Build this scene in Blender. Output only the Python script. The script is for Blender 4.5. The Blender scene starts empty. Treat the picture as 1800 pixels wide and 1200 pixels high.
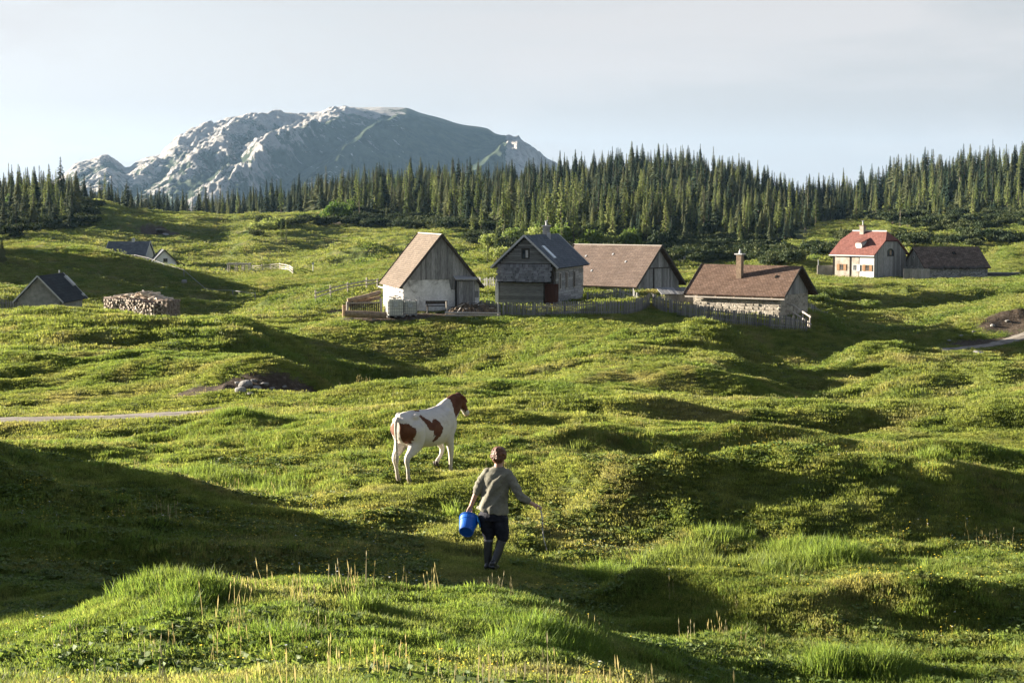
import bpy, bmesh, math, random
import numpy as np
from mathutils import Vector, Matrix, Euler

# ------------------------------------------------------------------ camera, sky, sun, exposure
S = bpy.context.scene
COL = S.collection
F = 3000.0                       # focal length in pixels of the 1800-wide photograph
PITCH = math.atan(230.0 / F)
CZ = 10.0                        # camera height above the zero level
CP, SP = math.cos(PITCH), math.sin(PITCH)
cam_data = bpy.data.cameras.new('camera')
cam_data.sensor_width = 36.0
cam_data.lens = F / 1800.0 * 36.0
cam_data.clip_start = 0.1
cam_data.clip_end = 40000.0
cam = bpy.data.objects.new('camera', cam_data)
COL.objects.link(cam)
cam.location = (0, 0, CZ)
cam.rotation_euler = (math.pi / 2 - PITCH, 0, 0)
S.camera = cam

SUN_AZ = math.radians(158.0)     # measured from +X, counter-clockwise: the sun stands left, a little behind the scene
SUN_EL = math.radians(11.5)
SUN = Vector((math.cos(SUN_AZ) * math.cos(SUN_EL), math.sin(SUN_AZ) * math.cos(SUN_EL), math.sin(SUN_EL)))

world = bpy.data.worlds.new('World')
S.world = world
world.use_nodes = True
wn, wl = world.node_tree.nodes, world.node_tree.links
wn.clear()
w_out = wn.new('ShaderNodeOutputWorld')
w_bg = wn.new('ShaderNodeBackground')
w_sky = wn.new('ShaderNodeTexSky')
w_sky.sky_type = 'NISHITA'
w_sky.sun_disc = False
w_sky.sun_elevation = SUN_EL
w_sky.sun_rotation = math.pi / 2 - SUN_AZ
w_sky.altitude = 1500.0
w_sky.air_density = 1.0
w_sky.dust_density = 1.0
w_sky.ozone_density = 2.5
w_hs = wn.new('ShaderNodeHueSaturation')
w_hs.inputs['Saturation'].default_value = 0.0
w_hs.inputs['Value'].default_value = 0.53
# thin cirrus veils
w_tc = wn.new('ShaderNodeTexCoord')
w_mp = wn.new('ShaderNodeMapping')
w_mp.inputs['Scale'].default_value = (2.2, 2.2, 9.0)
w_mp.inputs['Rotation'].default_value = (0.0, math.radians(16), math.radians(12))
w_nz = wn.new('ShaderNodeTexNoise')
w_nz.inputs['Scale'].default_value = 1.6
w_nz.inputs['Detail'].default_value = 7.0
w_nz.inputs['Roughness'].default_value = 0.55
w_nz.inputs['Distortion'].default_value = 0.6
w_rp = wn.new('ShaderNodeMapRange')
w_rp.inputs['From Min'].default_value = 0.46
w_rp.inputs['From Max'].default_value = 0.62
w_rp.inputs['To Min'].default_value = 0.0
w_rp.inputs['To Max'].default_value = 0.8
w_mx = wn.new('ShaderNodeMixRGB')
w_mx.inputs['Color2'].default_value = (2.62, 2.54, 2.52, 1)
w_bg.inputs['Strength'].default_value = 0.050
wl.new(w_tc.outputs['Generated'], w_mp.inputs['Vector'])
wl.new(w_mp.outputs['Vector'], w_nz.inputs['Vector'])
wl.new(w_nz.outputs['Fac'], w_rp.inputs['Value'])
wl.new(w_sky.outputs['Color'], w_hs.inputs['Color'])
wl.new(w_rp.outputs['Result'], w_mx.inputs['Fac'])
# the milky band near the horizon gives way to clearer blue higher up
w_hs2 = wn.new('ShaderNodeHueSaturation'); w_hs2.inputs['Saturation'].default_value = 1.0; w_hs2.inputs['Value'].default_value = 0.62
w_sp = wn.new('ShaderNodeSeparateXYZ'); w_el = wn.new('ShaderNodeMapRange'); w_el.interpolation_type = 'SMOOTHSTEP'
w_el.inputs['From Min'].default_value = 0.05; w_el.inputs['From Max'].default_value = 0.5
w_m2 = wn.new('ShaderNodeMixRGB')
wl.new(w_tc.outputs['Generated'], w_sp.inputs[0]); wl.new(w_sp.outputs['Z'], w_el.inputs['Value'])
wl.new(w_sky.outputs['Color'], w_hs2.inputs['Color']); wl.new(w_el.outputs['Result'], w_m2.inputs['Fac'])
wl.new(w_hs.outputs['Color'], w_m2.inputs['Color1']); wl.new(w_hs2.outputs['Color'], w_m2.inputs['Color2'])
wl.new(w_m2.outputs['Color'], w_mx.inputs['Color1'])
wl.new(w_mx.outputs['Color'], w_bg.inputs['Color'])
wl.new(w_bg.outputs['Background'], w_out.inputs['Surface'])

sun_data = bpy.data.lights.new('sun', 'SUN')
sun_data.energy = 5.0
sun_data.angle = math.radians(0.5)
sun_data.color = (1.0, 0.89, 0.73)
sun = bpy.data.objects.new('sun', sun_data)
COL.objects.link(sun)
sun.rotation_euler = SUN.to_track_quat('Z', 'Y').to_euler()

S.view_settings.view_transform = 'Standard'
S.view_settings.look = 'None'
S.view_settings.exposure = 2.5
S.view_settings.gamma = 1.0
S.view_settings.use_curve_mapping = False
S.render.engine = 'CYCLES'
S.cycles.max_bounces = 6
S.cycles.diffuse_bounces = 3
S.cycles.glossy_bounces = 2
S.cycles.transmission_bounces = 3
S.cycles.transparent_max_bounces = 6
S.cycles.volume_bounces = 0
S.cycles.use_denoising = True
S.cycles.use_adaptive_sampling = True

# ------------------------------------------------------------------ helpers
rnd = random.Random(11)
rng = np.random.default_rng(11)

def tag(o, label=None, cat=None, group=None, kind=None):
    if label: o['label'] = label
    if cat: o['category'] = cat
    if group: o['group'] = group
    if kind: o['kind'] = kind
    return o

def ray(px, py):
    u, v = (px - 900.0) / F, (600.0 - py) / F
    w = CP + v * SP
    return u / w, (-SP + v * CP) / w          # X/Y and (Z-CZ)/Y

def at(px, py, Y):
    a, t = ray(px, py)
    return Vector((a * Y, Y, CZ + t * Y))

_prm = np.random.default_rng(5).permutation(4096)
def _hash(ix, iy, seed):
    return _prm[(_prm[(ix + seed * 131) & 4095] + iy) & 4095] / 4095.0
def vnoise(x, y, seed=0):
    x = np.asarray(x, float); y = np.asarray(y, float)
    ix = np.floor(x).astype(np.int64); iy = np.floor(y).astype(np.int64)
    fx = x - ix; fy = y - iy
    fx = fx * fx * fx * (fx * (fx * 6 - 15) + 10); fy = fy * fy * fy * (fy * (fy * 6 - 15) + 10)
    a = _hash(ix, iy, seed); b = _hash(ix + 1, iy, seed)
    c = _hash(ix, iy + 1, seed); d = _hash(ix + 1, iy + 1, seed)
    return (a + (b - a) * fx) * (1 - fy) + (c + (d - c) * fx) * fy      # 0..1
def fbm(x, y, oct=4, seed=0, gain=0.5):
    s = 0; amp = 1.0; tot = 0
    for k in range(oct):
        s = s + amp * (vnoise(x * 2 ** k + 17.3 * k, y * 2 ** k - 9.1 * k, seed + k) * 2 - 1)
        tot += amp; amp *= gain
    return s / tot

def nd(nt, typ, **kw):
    n = nt.nodes.new(typ)
    for k, v in kw.items():
        if k in n.inputs.keys() if hasattr(n.inputs, 'keys') else False:
            n.inputs[k].default_value = v
        else:
            setattr(n, k, v)
    return n

def new_mat(name, rough=0.85, spec=0.2):
    m = bpy.data.materials.new(name)
    m.use_nodes = True
    nt = m.node_tree
    b = nt.nodes['Principled BSDF']
    b.inputs['Roughness'].default_value = rough
    b.inputs['Specular IOR Level'].default_value = spec
    return m, nt, b

def ramp(nt, fac, stops):
    r = nt.nodes.new('ShaderNodeValToRGB')
    e = r.color_ramp.elements
    while len(e) > 1: e.remove(e[-1])
    e[0].position, e[0].color = stops[0][0], (*stops[0][1], 1)
    for p, c in stops[1:]:
        q = e.new(p); q.color = (*c, 1)
    nt.links.new(fac, r.inputs['Fac'])
    return r.outputs['Color']

def noise_node(nt, scale, detail=5, rough=0.55, vec=None, stretch=None, dist=0.0, coord='Object'):
    n = nt.nodes.new('ShaderNodeTexNoise')
    n.inputs['Scale'].default_value = scale
    n.inputs['Detail'].default_value = detail
    n.inputs['Roughness'].default_value = rough
    n.inputs['Distortion'].default_value = dist
    if vec is None:
        tc = nt.nodes.new('ShaderNodeTexCoord')
        vec = tc.outputs[coord]
    if stretch:
        mp = nt.nodes.new('ShaderNodeMapping')
        mp.inputs['Scale'].default_value = stretch
        nt.links.new(vec, mp.inputs['Vector']); vec = mp.outputs['Vector']
    nt.links.new(vec, n.inputs['Vector'])
    return n.outputs['Fac']

def mixc(nt, fac, a, b, mode='MIX'):
    m = nt.nodes.new('ShaderNodeMixRGB')
    m.blend_type = mode
    for s, v in (('Fac', fac), ('Color1', a), ('Color2', b)):
        if isinstance(v, (int, float)): m.inputs[s].default_value = v
        elif isinstance(v, tuple): m.inputs[s].default_value = (*v, 1)
        else: nt.links.new(v, m.inputs[s])
    return m.outputs['Color']

def mathn(nt, op, a, b=None, clamp=False):
    m = nt.nodes.new('ShaderNodeMath'); m.operation = op; m.use_clamp = clamp
    for i, v in enumerate((a, b)):
        if v is None: continue
        if isinstance(v, (int, float)): m.inputs[i].default_value = v
        else: nt.links.new(v, m.inputs[i])
    return m.outputs[0]

def maprange(nt, v, a, b, c=0.0, d=1.0):
    m = nt.nodes.new('ShaderNodeMapRange')
    for k, x in (('From Min', a), ('From Max', b), ('To Min', c), ('To Max', d)): m.inputs[k].default_value = x
    nt.links.new(v, m.inputs['Value'])
    return m.outputs['Result']

def bump(nt, b, h, strength=0.5, dist=0.05):
    n = nt.nodes.new('ShaderNodeBump')
    n.inputs['Strength'].default_value = strength
    n.inputs['Distance'].default_value = dist
    nt.links.new(h, n.inputs['Height'])
    nt.links.new(n.outputs['Normal'], b.inputs['Normal'])

def simple_mat(name, c1, c2, scale=6.0, rough=0.85, spec=0.2, stretch=None, bmp=0.3, bdist=0.02, detail=6, per_object=0.0, coord='Object', c3=None):
    """two- or three-tone weathered material; per_object shifts brightness from piece to piece"""
    m, nt, b = new_mat(name, rough, spec)
    f = noise_node(nt, scale, detail, 0.6, stretch=stretch, coord=coord)
    stops = [(0.32, c1), (0.68, c2)] if c3 is None else [(0.3, c1), (0.52, c2), (0.7, c3)]
    c = ramp(nt, f, stops)
    if per_object:
        oi = nt.nodes.new('ShaderNodeObjectInfo')
        v = maprange(nt, oi.outputs['Random'], 0, 1, 1 - per_object, 1 + per_object)
        c = mixc(nt, 1.0, c, v, 'MULTIPLY')
    nt.links.new(c, b.inputs['Base Color'])
    if bmp: bump(nt, b, f, bmp, bdist)
    return m

def mesh_obj(name, verts, faces, mat=None, parent=None, smooth=False):
    me = bpy.data.meshes.new(name)
    me.from_pydata([tuple(v) for v in verts], [], faces)
    if smooth: me.polygons.foreach_set('use_smooth', [True] * len(me.polygons))
    if mat is not None:
        for m_ in (mat if isinstance(mat, (list, tuple)) else [mat]): me.materials.append(m_)
    me.update()
    return link(name, me, parent)

def link(name, me, parent=None, loc=None, rot=None, scale=None):
    o = bpy.data.objects.new(name, me)
    COL.objects.link(o)
    if parent is not None: o.parent = parent
    if loc is not None: o.location = loc
    if rot is not None: o.rotation_euler = rot
    if scale is not None: o.scale = scale
    return o

def np_mesh(name, V, Q, smooth=True):
    """quads or triangles from numpy arrays, fast"""
    me = bpy.data.meshes.new(name)
    n, k = Q.shape
    me.vertices.add(len(V)); me.vertices.foreach_set('co', np.asarray(V, np.float32).ravel())
    me.loops.add(n * k); me.loops.foreach_set('vertex_index', Q.astype(np.int32).ravel())
    me.polygons.add(n)
    me.polygons.foreach_set('loop_start', np.arange(0, n * k, k, dtype=np.int32))
    me.polygons.foreach_set('loop_total', np.full(n, k, np.int32))
    me.polygons.foreach_set('use_smooth', np.full(n, smooth, bool))
    me.update(calc_edges=True)
    return me

class MB:
    """collects boxes, prisms, tubes; build() links them as one mesh object"""
    def __init__(s): s.v = []; s.f = []
    def add(s, vs, fs):
        k = len(s.v); s.v += [tuple(v) for v in vs]; s.f += [tuple(i + k for i in f) for f in fs]; return s
    def box(s, x0, y0, z0, x1, y1, z1):
        return s.add([(x0, y0, z0), (x1, y0, z0), (x1, y1, z0), (x0, y1, z0), (x0, y0, z1), (x1, y0, z1), (x1, y1, z1), (x0, y1, z1)],
                     [(3, 2, 1, 0), (4, 5, 6, 7), (0, 1, 5, 4), (1, 2, 6, 5), (2, 3, 7, 6), (3, 0, 4, 7)])
    def bar(s, p, q, w, h, up=Vector((0, 0, 1))):
        """box from p to q, w wide, h high (centred)"""
        p, q = Vector(p), Vector(q); d = (q - p).normalized()
        sd = d.cross(up)
        if sd.length < 1e-4: sd = d.cross(Vector((1, 0, 0)))
        sd.normalize(); u = sd.cross(d).normalized()
        vs = []
        for e in (p, q):
            for a, b in ((-1, -1), (1, -1), (1, 1), (-1, 1)): vs.append(e + sd * (a * w / 2) + u * (b * h / 2))
        return s.add(vs, [(0, 1, 2, 3), (7, 6, 5, 4), (0, 4, 5, 1), (1, 5, 6, 2), (2, 6, 7, 3), (3, 7, 4, 0)])
    def tube(s, pts, rad, n=8, cap=True):
        pts = [Vector(p) for p in pts]
        if isinstance(rad, (int, float)): rad = [rad] * len(pts)
        k = len(s.v); ref = None
        for i, p in enumerate(pts):
            d = (pts[min(i + 1, len(pts) - 1)] - pts[max(i - 1, 0)]).normalized()
            if ref is None: ref = d.orthogonal().normalized()
            ref = (ref - d * ref.dot(d)).normalized(); bi = d.cross(ref)
            for j in range(n):
                t = 2 * math.pi * j / n
                s.v.append(tuple(p + (ref * math.cos(t) + bi * math.sin(t)) * rad[i]))
        for i in range(len(pts) - 1):
            for j in range(n):
                a = k + i * n + j; b = k + i * n + (j + 1) % n
                s.f.append((a, b, b + n, a + n))
        if cap:
            s.f.append(tuple(k + j for j in reversed(range(n))))
            s.f.append(tuple(k + (len(pts) - 1) * n + j for j in range(n)))
        return s
    def prism(s, poly, axis, a, b):
        """extrude 2D poly (list of (p,q)) along axis 'x','y','z' from a to b"""
        def mk(p, q, t):
            return {'x': (t, p, q), 'y': (p, t, q), 'z': (p, q, t)}[axis]
        n = len(poly)
        vs = [mk(p, q, a) for p, q in poly] + [mk(p, q, b) for p, q in poly]
        fs = [tuple(range(n)), tuple(reversed(range(n, 2 * n)))] + [(i, i + n, (i + 1) % n + n, (i + 1) % n) for i in range(n)]
        s.add(vs, fs); return s
    def mesh(s, name, mat=None, smooth=False):
        me = bpy.data.meshes.new(name)
        me.from_pydata(s.v, [], s.f)
        bm = bmesh.new(); bm.from_mesh(me); bmesh.ops.recalc_face_normals(bm, faces=bm.faces); bm.to_mesh(me); bm.free()
        if smooth: me.polygons.foreach_set('use_smooth', [True] * len(me.polygons))
        if mat is not None: me.materials.append(mat)
        return me
    def build(s, name, mat=None, parent=None, smooth=False, **kw):
        return link(name, s.mesh(name, mat, smooth), parent, **kw)

def empty(name, loc, rz=0.0, label=None, cat=None, group=None, kind=None):
    o = bpy.data.objects.new(name, None)
    o.empty_display_size = 0.3
    COL.objects.link(o); o.location = loc; o.rotation_euler = (0, 0, rz)
    return tag(o, label, cat, group, kind)

# ------------------------------------------------------------------ terrain: profile rows at given distances, each a curve of where the ground shows
LAYERS = {
 9:   [(-2500,1150),(-900,1180),(0,1235),(600,1225),(900,1240),(1200,1300),(1500,1400),(1800,1440),(2700,1400)],
 13:  [(-2500,1130),(-900,1130),(0,1150),(300,1140),(600,1120),(900,1135),(1200,1190),(1500,1290),(1800,1300),(2700,1300)],
 16.5:[(-2500,1120),(-900,1110),(0,1068),(200,1030),(400,1006),(560,994),(700,1008),(860,1016),(950,1040),(1050,1083),(1200,1132),(1350,1175),(1500,1182),(1800,1185),(2700,1160)],
 19.5:[(-2500,980),(-900,1000),(-300,1030),(0,1046),(200,1032),(560,1028),(860,1042),(1000,1078),(1150,1085),(1300,1075),(1500,1080),(1800,1075),(2700,1060)],
 23.4:[(-2500,500),(-1200,640),(-900,760),(-600,890),(-300,950),(0,972),(400,988),(560,990),(860,985),(1000,1005),(1200,1020),(1500,1018),(1800,1020),(2700,960)],
 26.3:[(-2500,200),(-1200,420),(-900,430),(-600,620),(-300,745),(0,838),(280,905),(450,930),(600,938),(860,940),(1000,955),(1200,962),(1500,952),(1800,965),(2700,900)],
 28.3:[(-2500,150),(-1200,340),(-900,370),(-600,520),(-300,655),(0,760),(280,830),(450,866),(600,886),(860,896),(1000,895),(1200,888),(1500,878),(1800,890),(2700,860)],
 33:  [(-2500,150),(-1200,340),(-900,430),(-600,580),(-300,705),(0,806),(280,850),(600,850),(770,842),(900,838),(1200,815),(1350,812),(1500,826),(1800,820),(2700,790)],
 36:  [(-2500,400),(-1200,520),(-900,600),(-600,680),(-300,745),(0,800),(300,812),(600,812),(770,808),(900,808),(1100,796),(1200,798),(1500,800),(1800,792),(2700,740)],
 38.5:[(-2500,500),(-1200,640),(-900,700),(-300,742),(0,762),(300,776),(600,778),(750,775),(900,768),(1200,755),(1500,760),(1800,750),(2700,700)],
 42:  [(-2500,600),(-900,710),(0,758),(300,762),(450,748),(600,748),(780,748),(1000,742),(1200,740),(1500,742),(1800,725),(2700,660)],
 45:  [(-2500,640),(-900,720),(0,746),(300,744),(450,728),(600,716),(780,708),(1000,710),(1200,715),(1500,716),(1800,698),(2700,640)],
 52:  [(-2500,620),(-900,690),(0,722),(300,718),(400,706),(500,692),(600,675),(700,662),(780,657),(900,660),(1100,672),(1300,684),(1500,686),(1650,685),(1720,674),(1800,663),(2100,632),(2700,600)],
 60:  [(-2500,600),(-900,670),(0,700),(300,688),(450,668),(520,682),(600,716),(780,718),(900,714),(1300,740),(1500,745),(1800,720),(2700,660)],
 72:  [(-2500,480),(-900,560),(0,630),(300,632),(430,636),(500,660),(570,698),(650,706),(780,700),(900,680),(1000,662),(1150,655),(1300,680),(1400,706),(1550,712),(1700,700),(1800,680),(2700,620)],
 86:  [(-2500,400),(-900,470),(0,545),(60,539),(180,550),(330,574),(420,594),(500,630),(580,668),(650,684),(780,680),(900,650),(1000,628),(1120,608),(1250,612),(1340,652),(1420,676),(1500,664),(1600,655),(1700,670),(1800,672),(2700,600)],
 98: [(-2500,440),(-900,510),(0,554),(60,548),(180,556),(330,577),(450,606),(560,658),(650,674),(780,670),(880,648),(1000,616),(1100,598),(1250,606),(1340,650),(1400,676),(1480,656),(1560,636),(1620,640),(1800,650),(2700,580)],
 110: [(-2500,480),(-900,540),(0,572),(180,574),(330,575),(450,598),(560,624),(650,636),(780,632),(880,610),(1000,584),(1100,582),(1180,598),(1250,614),(1400,632),(1500,636),(1620,628),(1700,618),(1800,616),(2700,540)],
 118: [(-2500,500),(-900,540),(0,566),(180,564),(330,566),(450,566),(560,558),(620,553),(900,552),(1100,553),(1180,560),(1250,567),(1400,577),(1500,600),(1620,611),(1700,610),(1800,600),(2700,520)],
 128: [(-2500,470),(-900,530),(0,568),(180,572),(330,572),(450,560),(520,548),(600,544),(700,544),(850,545),(1000,538),(1100,530),(1200,535),(1300,541),(1400,548),(1450,562),(1540,588),(1620,592),(1700,570),(1800,540),(2000,500),(2700,450)],
 145: [(-2500,460),(-900,520),(0,546),(150,552),(300,572),(400,570),(450,550),(520,528),(600,512),(660,504),(850,518),(1000,510),(1130,506),(1200,515),(1400,530),(1500,560),(1600,572),(1700,560),(1800,530),(2700,450)],
 170: [(-2500,450),(-900,490),(0,512),(150,530),(300,552),(400,556),(500,545),(600,520),(800,500),(1000,496),(1200,503),(1400,520),(1450,525),(1550,533),(1700,530),(1800,515),(2700,460)],
 200: [(-2500,430),(-900,455),(0,470),(150,490),(250,510),(400,524),(500,514),(600,498),(800,488),(1000,484),(1200,490),(1400,500),(1460,496),(1550,500),(1700,497),(1800,490),(2700,450)],
 220: [(-2500,420),(-900,440),(0,438),(60,435),(140,437),(220,455),(300,480),(400,500),(500,492),(600,484),(700,472),(900,474),(1150,486),(1300,490),(1400,486),(1460,484),(1530,487),(1600,489),(1750,489),(1800,485),(2700,440)],
 235: [(-2500,415),(-900,430),(0,430),(60,427),(140,430),(220,452),(300,474),(400,488),(500,478),(600,474),(700,462),(900,465),(1150,480),(1300,482),(1400,468),(1500,470),(1600,478),(1700,478),(1750,455),(1800,440),(2700,410)],
 265: [(-2500,405),(-900,420),(0,448),(150,462),(200,465),(310,466),(420,470),(500,468),(560,456),(600,440),(650,431),(700,433),(780,446),(900,450),(1100,468),(1300,468),(1400,455),(1600,450),(1800,440),(2700,400)],
 310: [(-2500,395),(-900,405),(0,436),(60,428),(130,432),(200,446),(300,458),(380,455),(450,440),(520,440),(600,445),(700,430),(800,430),(900,425),(1000,422),(1100,432),(1300,450),(1400,436),(1600,424),(1800,415),(2700,390)],
 370: [(-2500,385),(-900,390),(0,405),(100,396),(160,398),(250,410),(300,412),(380,424),(450,405),(520,400),(560,412),(640,410),(750,400),(900,396),(1000,395),(1100,402),(1300,424),(1380,418),(1500,408),(1600,402),(1800,396),(2700,380)],
 450: [(-2500,365),(-900,360),(0,368),(100,358),(165,353),(230,376),(320,381),(400,386),(500,382),(580,378),(700,388),(850,372),(1000,378),(1100,368),(1300,385),(1400,402),(1500,394),(1600,388),(1800,378),(2700,360)],
 560: [(-2500,355),(-900,345),(0,352),(160,372),(300,388),(400,388),(500,376),(700,350),(900,342),(1100,326),(1200,324),(1300,345),(1400,388),(1450,390),(1600,360),(1800,330),(2700,320)],
 700: [(-2500,350),(-900,340),(0,352),(160,372),(300,390),(400,380),(500,366),(620,345),(700,336),(900,330),(1000,318),(1100,305),(1200,303),(1300,318),(1400,352),(1450,352),(1600,322),(1800,300),(2700,300)],
 850: [(-2500,350),(-900,360),(0,370),(300,395),(500,385),(700,365),(900,360),(1100,335),(1200,335),(1400,365),(1600,345),(1800,322),(2700,320)],
 1200:[(-2500,380),(2700,380)],
 2500:[(-2500,384),(2700,384)],
 5000:[(-2500,378),(2700,378)],
 9500:[(-2500,374),(2700,374)],
}
def pchip(x, y, q):
    x = np.asarray(x, float); y = np.asarray(y, float)
    h = np.diff(x); d = np.diff(y, axis=0) / (h if y.ndim == 1 else h[:, None])
    m = np.zeros_like(y)
    a, b = d[:-1], d[1:]
    hh0 = h[:-1] if y.ndim == 1 else h[:-1, None]; hh1 = h[1:] if y.ndim == 1 else h[1:, None]
    ok = a * b > 0
    w1, w2 = 2 * hh1 + hh0, hh1 + 2 * hh0
    with np.errstate(divide='ignore', invalid='ignore'):
        mm = (w1 + w2) / (w1 / a + w2 / b)
    m[1:-1] = np.where(ok, mm, 0.0); m[0] = d[0]; m[-1] = d[-1]
    i = np.clip(np.searchsorted(x, q) - 1, 0, len(x) - 2)
    t = (q - x[i]) / h[i]
    if y.ndim > 1: t = t[:, None]; hi = h[i][:, None]
    else: hi = h[i]
    t = np.clip(t, 0, 1)
    return (y[i] * (1 + 2 * t) * (1 - t) ** 2 + m[i] * hi * t * (1 - t) ** 2 + y[i + 1] * t * t * (3 - 2 * t) + m[i + 1] * hi * t * t * (t - 1))

A0, A1, NA = -1.25, 1.25, 2501
_ag = np.linspace(A0, A1, NA)
_ys = []; _rows = []
for Yk, pts in LAYERS.items():
    aa = []; tt = []
    for px, py in pts:
        a, t = ray(px, py); aa.append(a); tt.append(t)
    _ys.append(math.log(Yk)); _rows.append(pchip(aa, tt, np.clip(_ag, aa[0], aa[-1])) * Yk)
# z relative to the camera, interpolated along log distance
_ys = [math.log(2.0), math.log(5.0)] + _ys
_rows = [np.full(NA, -1.75), np.full(NA, -2.0)] + _rows
NL = 1400
L0, L1 = math.log(2.0), math.log(9500.0)
_lg = np.linspace(L0, L1, NL)
_tab = pchip(np.array(_ys), np.array(_rows), _lg)          # [NL, NA]
_k = np.exp(-np.linspace(-2, 2, 31) ** 2); _k /= _k.sum()
_pad = np.pad(_tab, ((0, 0), (15, 15)), 'edge')
_tab = sum(_k[i] * _pad[:, i:i + NA] for i in range(31))
_k2 = np.exp(-np.linspace(-2, 2, 13) ** 2); _k2 /= _k2.sum()
_pad = np.pad(_tab, ((6, 6), (0, 0)), 'edge')
_tab = sum(_k2[i] * _pad[i:i + NL, :] for i in range(13))

def smooth01(t):
    t = np.clip(t, 0, 1); return t * t * (3 - 2 * t)

# level plots under buildings: (X, Y, inner radius, outer radius, Z) - filled in below
PADS = []
ROADS = []

def Hbase(X, Y):
    X = np.asarray(X, float); Y = np.maximum(np.asarray(Y, float), 2.01)
    u = (np.clip(X / Y, A0, A1 - 1e-6) - A0) / (A1 - A0) * (NA - 1)
    v = (np.clip(np.log(Y), L0, L1 - 1e-9) - L0) / (L1 - L0) * (NL - 1)
    i = np.clip(u.astype(int), 0, NA - 2); j = np.clip(v.astype(int), 0, NL - 2)
    fu = u - i; fv = v - j
    return (_tab[j, i] * (1 - fu) + _tab[j, i + 1] * fu) * (1 - fv) + (_tab[j + 1, i] * (1 - fu) + _tab[j + 1, i + 1] * fu) * fv + CZ

def road_dist(X, Y):
    d = np.full(np.shape(X), 1e9)
    for pts in ROADS:
        for (x0, y0), (x1, y1) in zip(pts[:-1], pts[1:]):
            dx, dy = x1 - x0, y1 - y0
            t = np.clip(((X - x0) * dx + (Y - y0) * dy) / (dx * dx + dy * dy), 0, 1)
            d = np.minimum(d, np.hypot(X - x0 - t * dx, Y - y0 - t * dy))
    return d

CALM = []         # (X, Y, inner radius, outer radius, share of the unevenness taken away)
BUMPS = []        # (X, Y, rx, ry, h)
def H(X, Y):
    X = np.asarray(X, float); Y = np.asarray(Y, float)
    z = Hbase(X, Y)
    near = smooth01((Y - 6) / 6); big = 0.3 + 0.7 * smooth01((Y - 18.5) / 9); mid = smooth01((Y - 55) / 50); far = smooth01((Y - 150) / 120)
    # hummocks: rounded crests, sharper troughs; cattle steps run along the slope
    wx = X + 1.5 * fbm(X / 6, Y / 6, 2, 70); wy = Y + 1.5 * fbm(X / 6, Y / 6, 2, 71)
    n = 0.0
    n = n + big * (0.55 + 0.40 * mid) * fbm(wx / 12, wy / 7, 2, 1)
    b = 0.5 - np.abs(fbm(wx / 4.6, wy / 2.3, 2, 9)) * 2.4
    n = n + big * (0.15 + 0.17 * mid) * b
    b2 = 0.4 - np.abs(fbm(wx / 1.15, wy / 0.8, 2, 19)) * 2.2
    n = n + 0.085 * b2 * smooth01((190 - Y) / 80)
    b3 = fbm(X / 0.4, Y / 0.33, 2, 29)
    n = n + 0.032 * b3 * smooth01((110 - Y) / 50)
    n = n + far * (1.3 * fbm(X / 30, Y / 26, 3, 40) + 0.6 * fbm(X / 8, Y / 6, 3, 44))
    n = n * near
    for sx_, sy_, r0, r1, k_ in CALM:
        n = n * (1 - k_ * (1 - smooth01((np.hypot((X - sx_), (Y - sy_)) - r0) / (r1 - r0))))
    n = n * (1 - smooth01((Y - 1200) / 900))
    z = z - 0.10 * smooth01((Y - 9) / 4) * (1 - smooth01((Y - 100) / 60))
    rd = road_dist(X, Y)
    n = n * (0.12 + 0.88 * smooth01((rd - 1.6) / 2.0))
    z = z + n
    Xw = X + (0.8 + .6 * mid) * fbm(X / 2.6, Y / 2.6, 3, 90) * 2; Yw = Y + (0.5 + .9 * mid) * fbm(X / 2.2 + 40, Y / 2.6, 3, 95) * 2
    for bx, by, rx, ry, h in BUMPS:
        z = z + h * np.exp(-np.minimum(((Xw - bx) / rx) ** 2 + ((Yw - by) / ry) ** 2, 30))
    for px_, py_, r0, r1, pz in PADS:
        w = 1 - smooth01((np.hypot(X - px_, Y - py_) - r0) / (r1 - r0))
        z = z * (1 - w) + (pz + 0.15 * (z - pz)) * w
    return z
def Hz(x, y): return float(H(np.array([x]), np.array([y]))[0])
# ------------------------------------------------------------------ ground
def apx(px, Y):                    # ground X for a picture column at distance Y (near the horizon row)
    return ray(px, 600)[0] * Y
ROADS.append([(apx(-1500, 44), 44), (apx(-600, 46), 46), (apx(0, 48.2), 48.2), (apx(200, 49), 49), (apx(330, 50.8), 50.8)])
ROADS.append([(apx(1600, 116), 116), (apx(1680, 117.2), 117.2), (apx(1740, 118.4), 118.4), (apx(1810, 120.6), 120.6), (apx(1900, 124), 124), (apx(2300, 136), 136)])

def add_pad(px, py, Y, r0, r1):
    p = at(px, py, Y); PADS.append((p.x, p.y, r0, r1, p.z)); return p
add_pad(776, 541, 125.5, 4.5, 8.5)       # white walled barn
add_pad(952, 532, 136, 5.2, 8)           # dark house
add_pad(1100, 509, 146, 4.2, 7.5)         # long brown roof
add_pad(1330, 546, 126, 4.0, 7.0)          # house with the tall chimney
add_pad(1525, 487, 222, 5.5, 10)         # red roof
add_pad(1665, 489, 222, 6.0, 10)         # old stone barn
add_pad(225, 459, 268, 4, 8)
add_pad(287, 467, 266, 4, 7)
add_pad(92, 549, 150, 4, 8)
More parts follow.
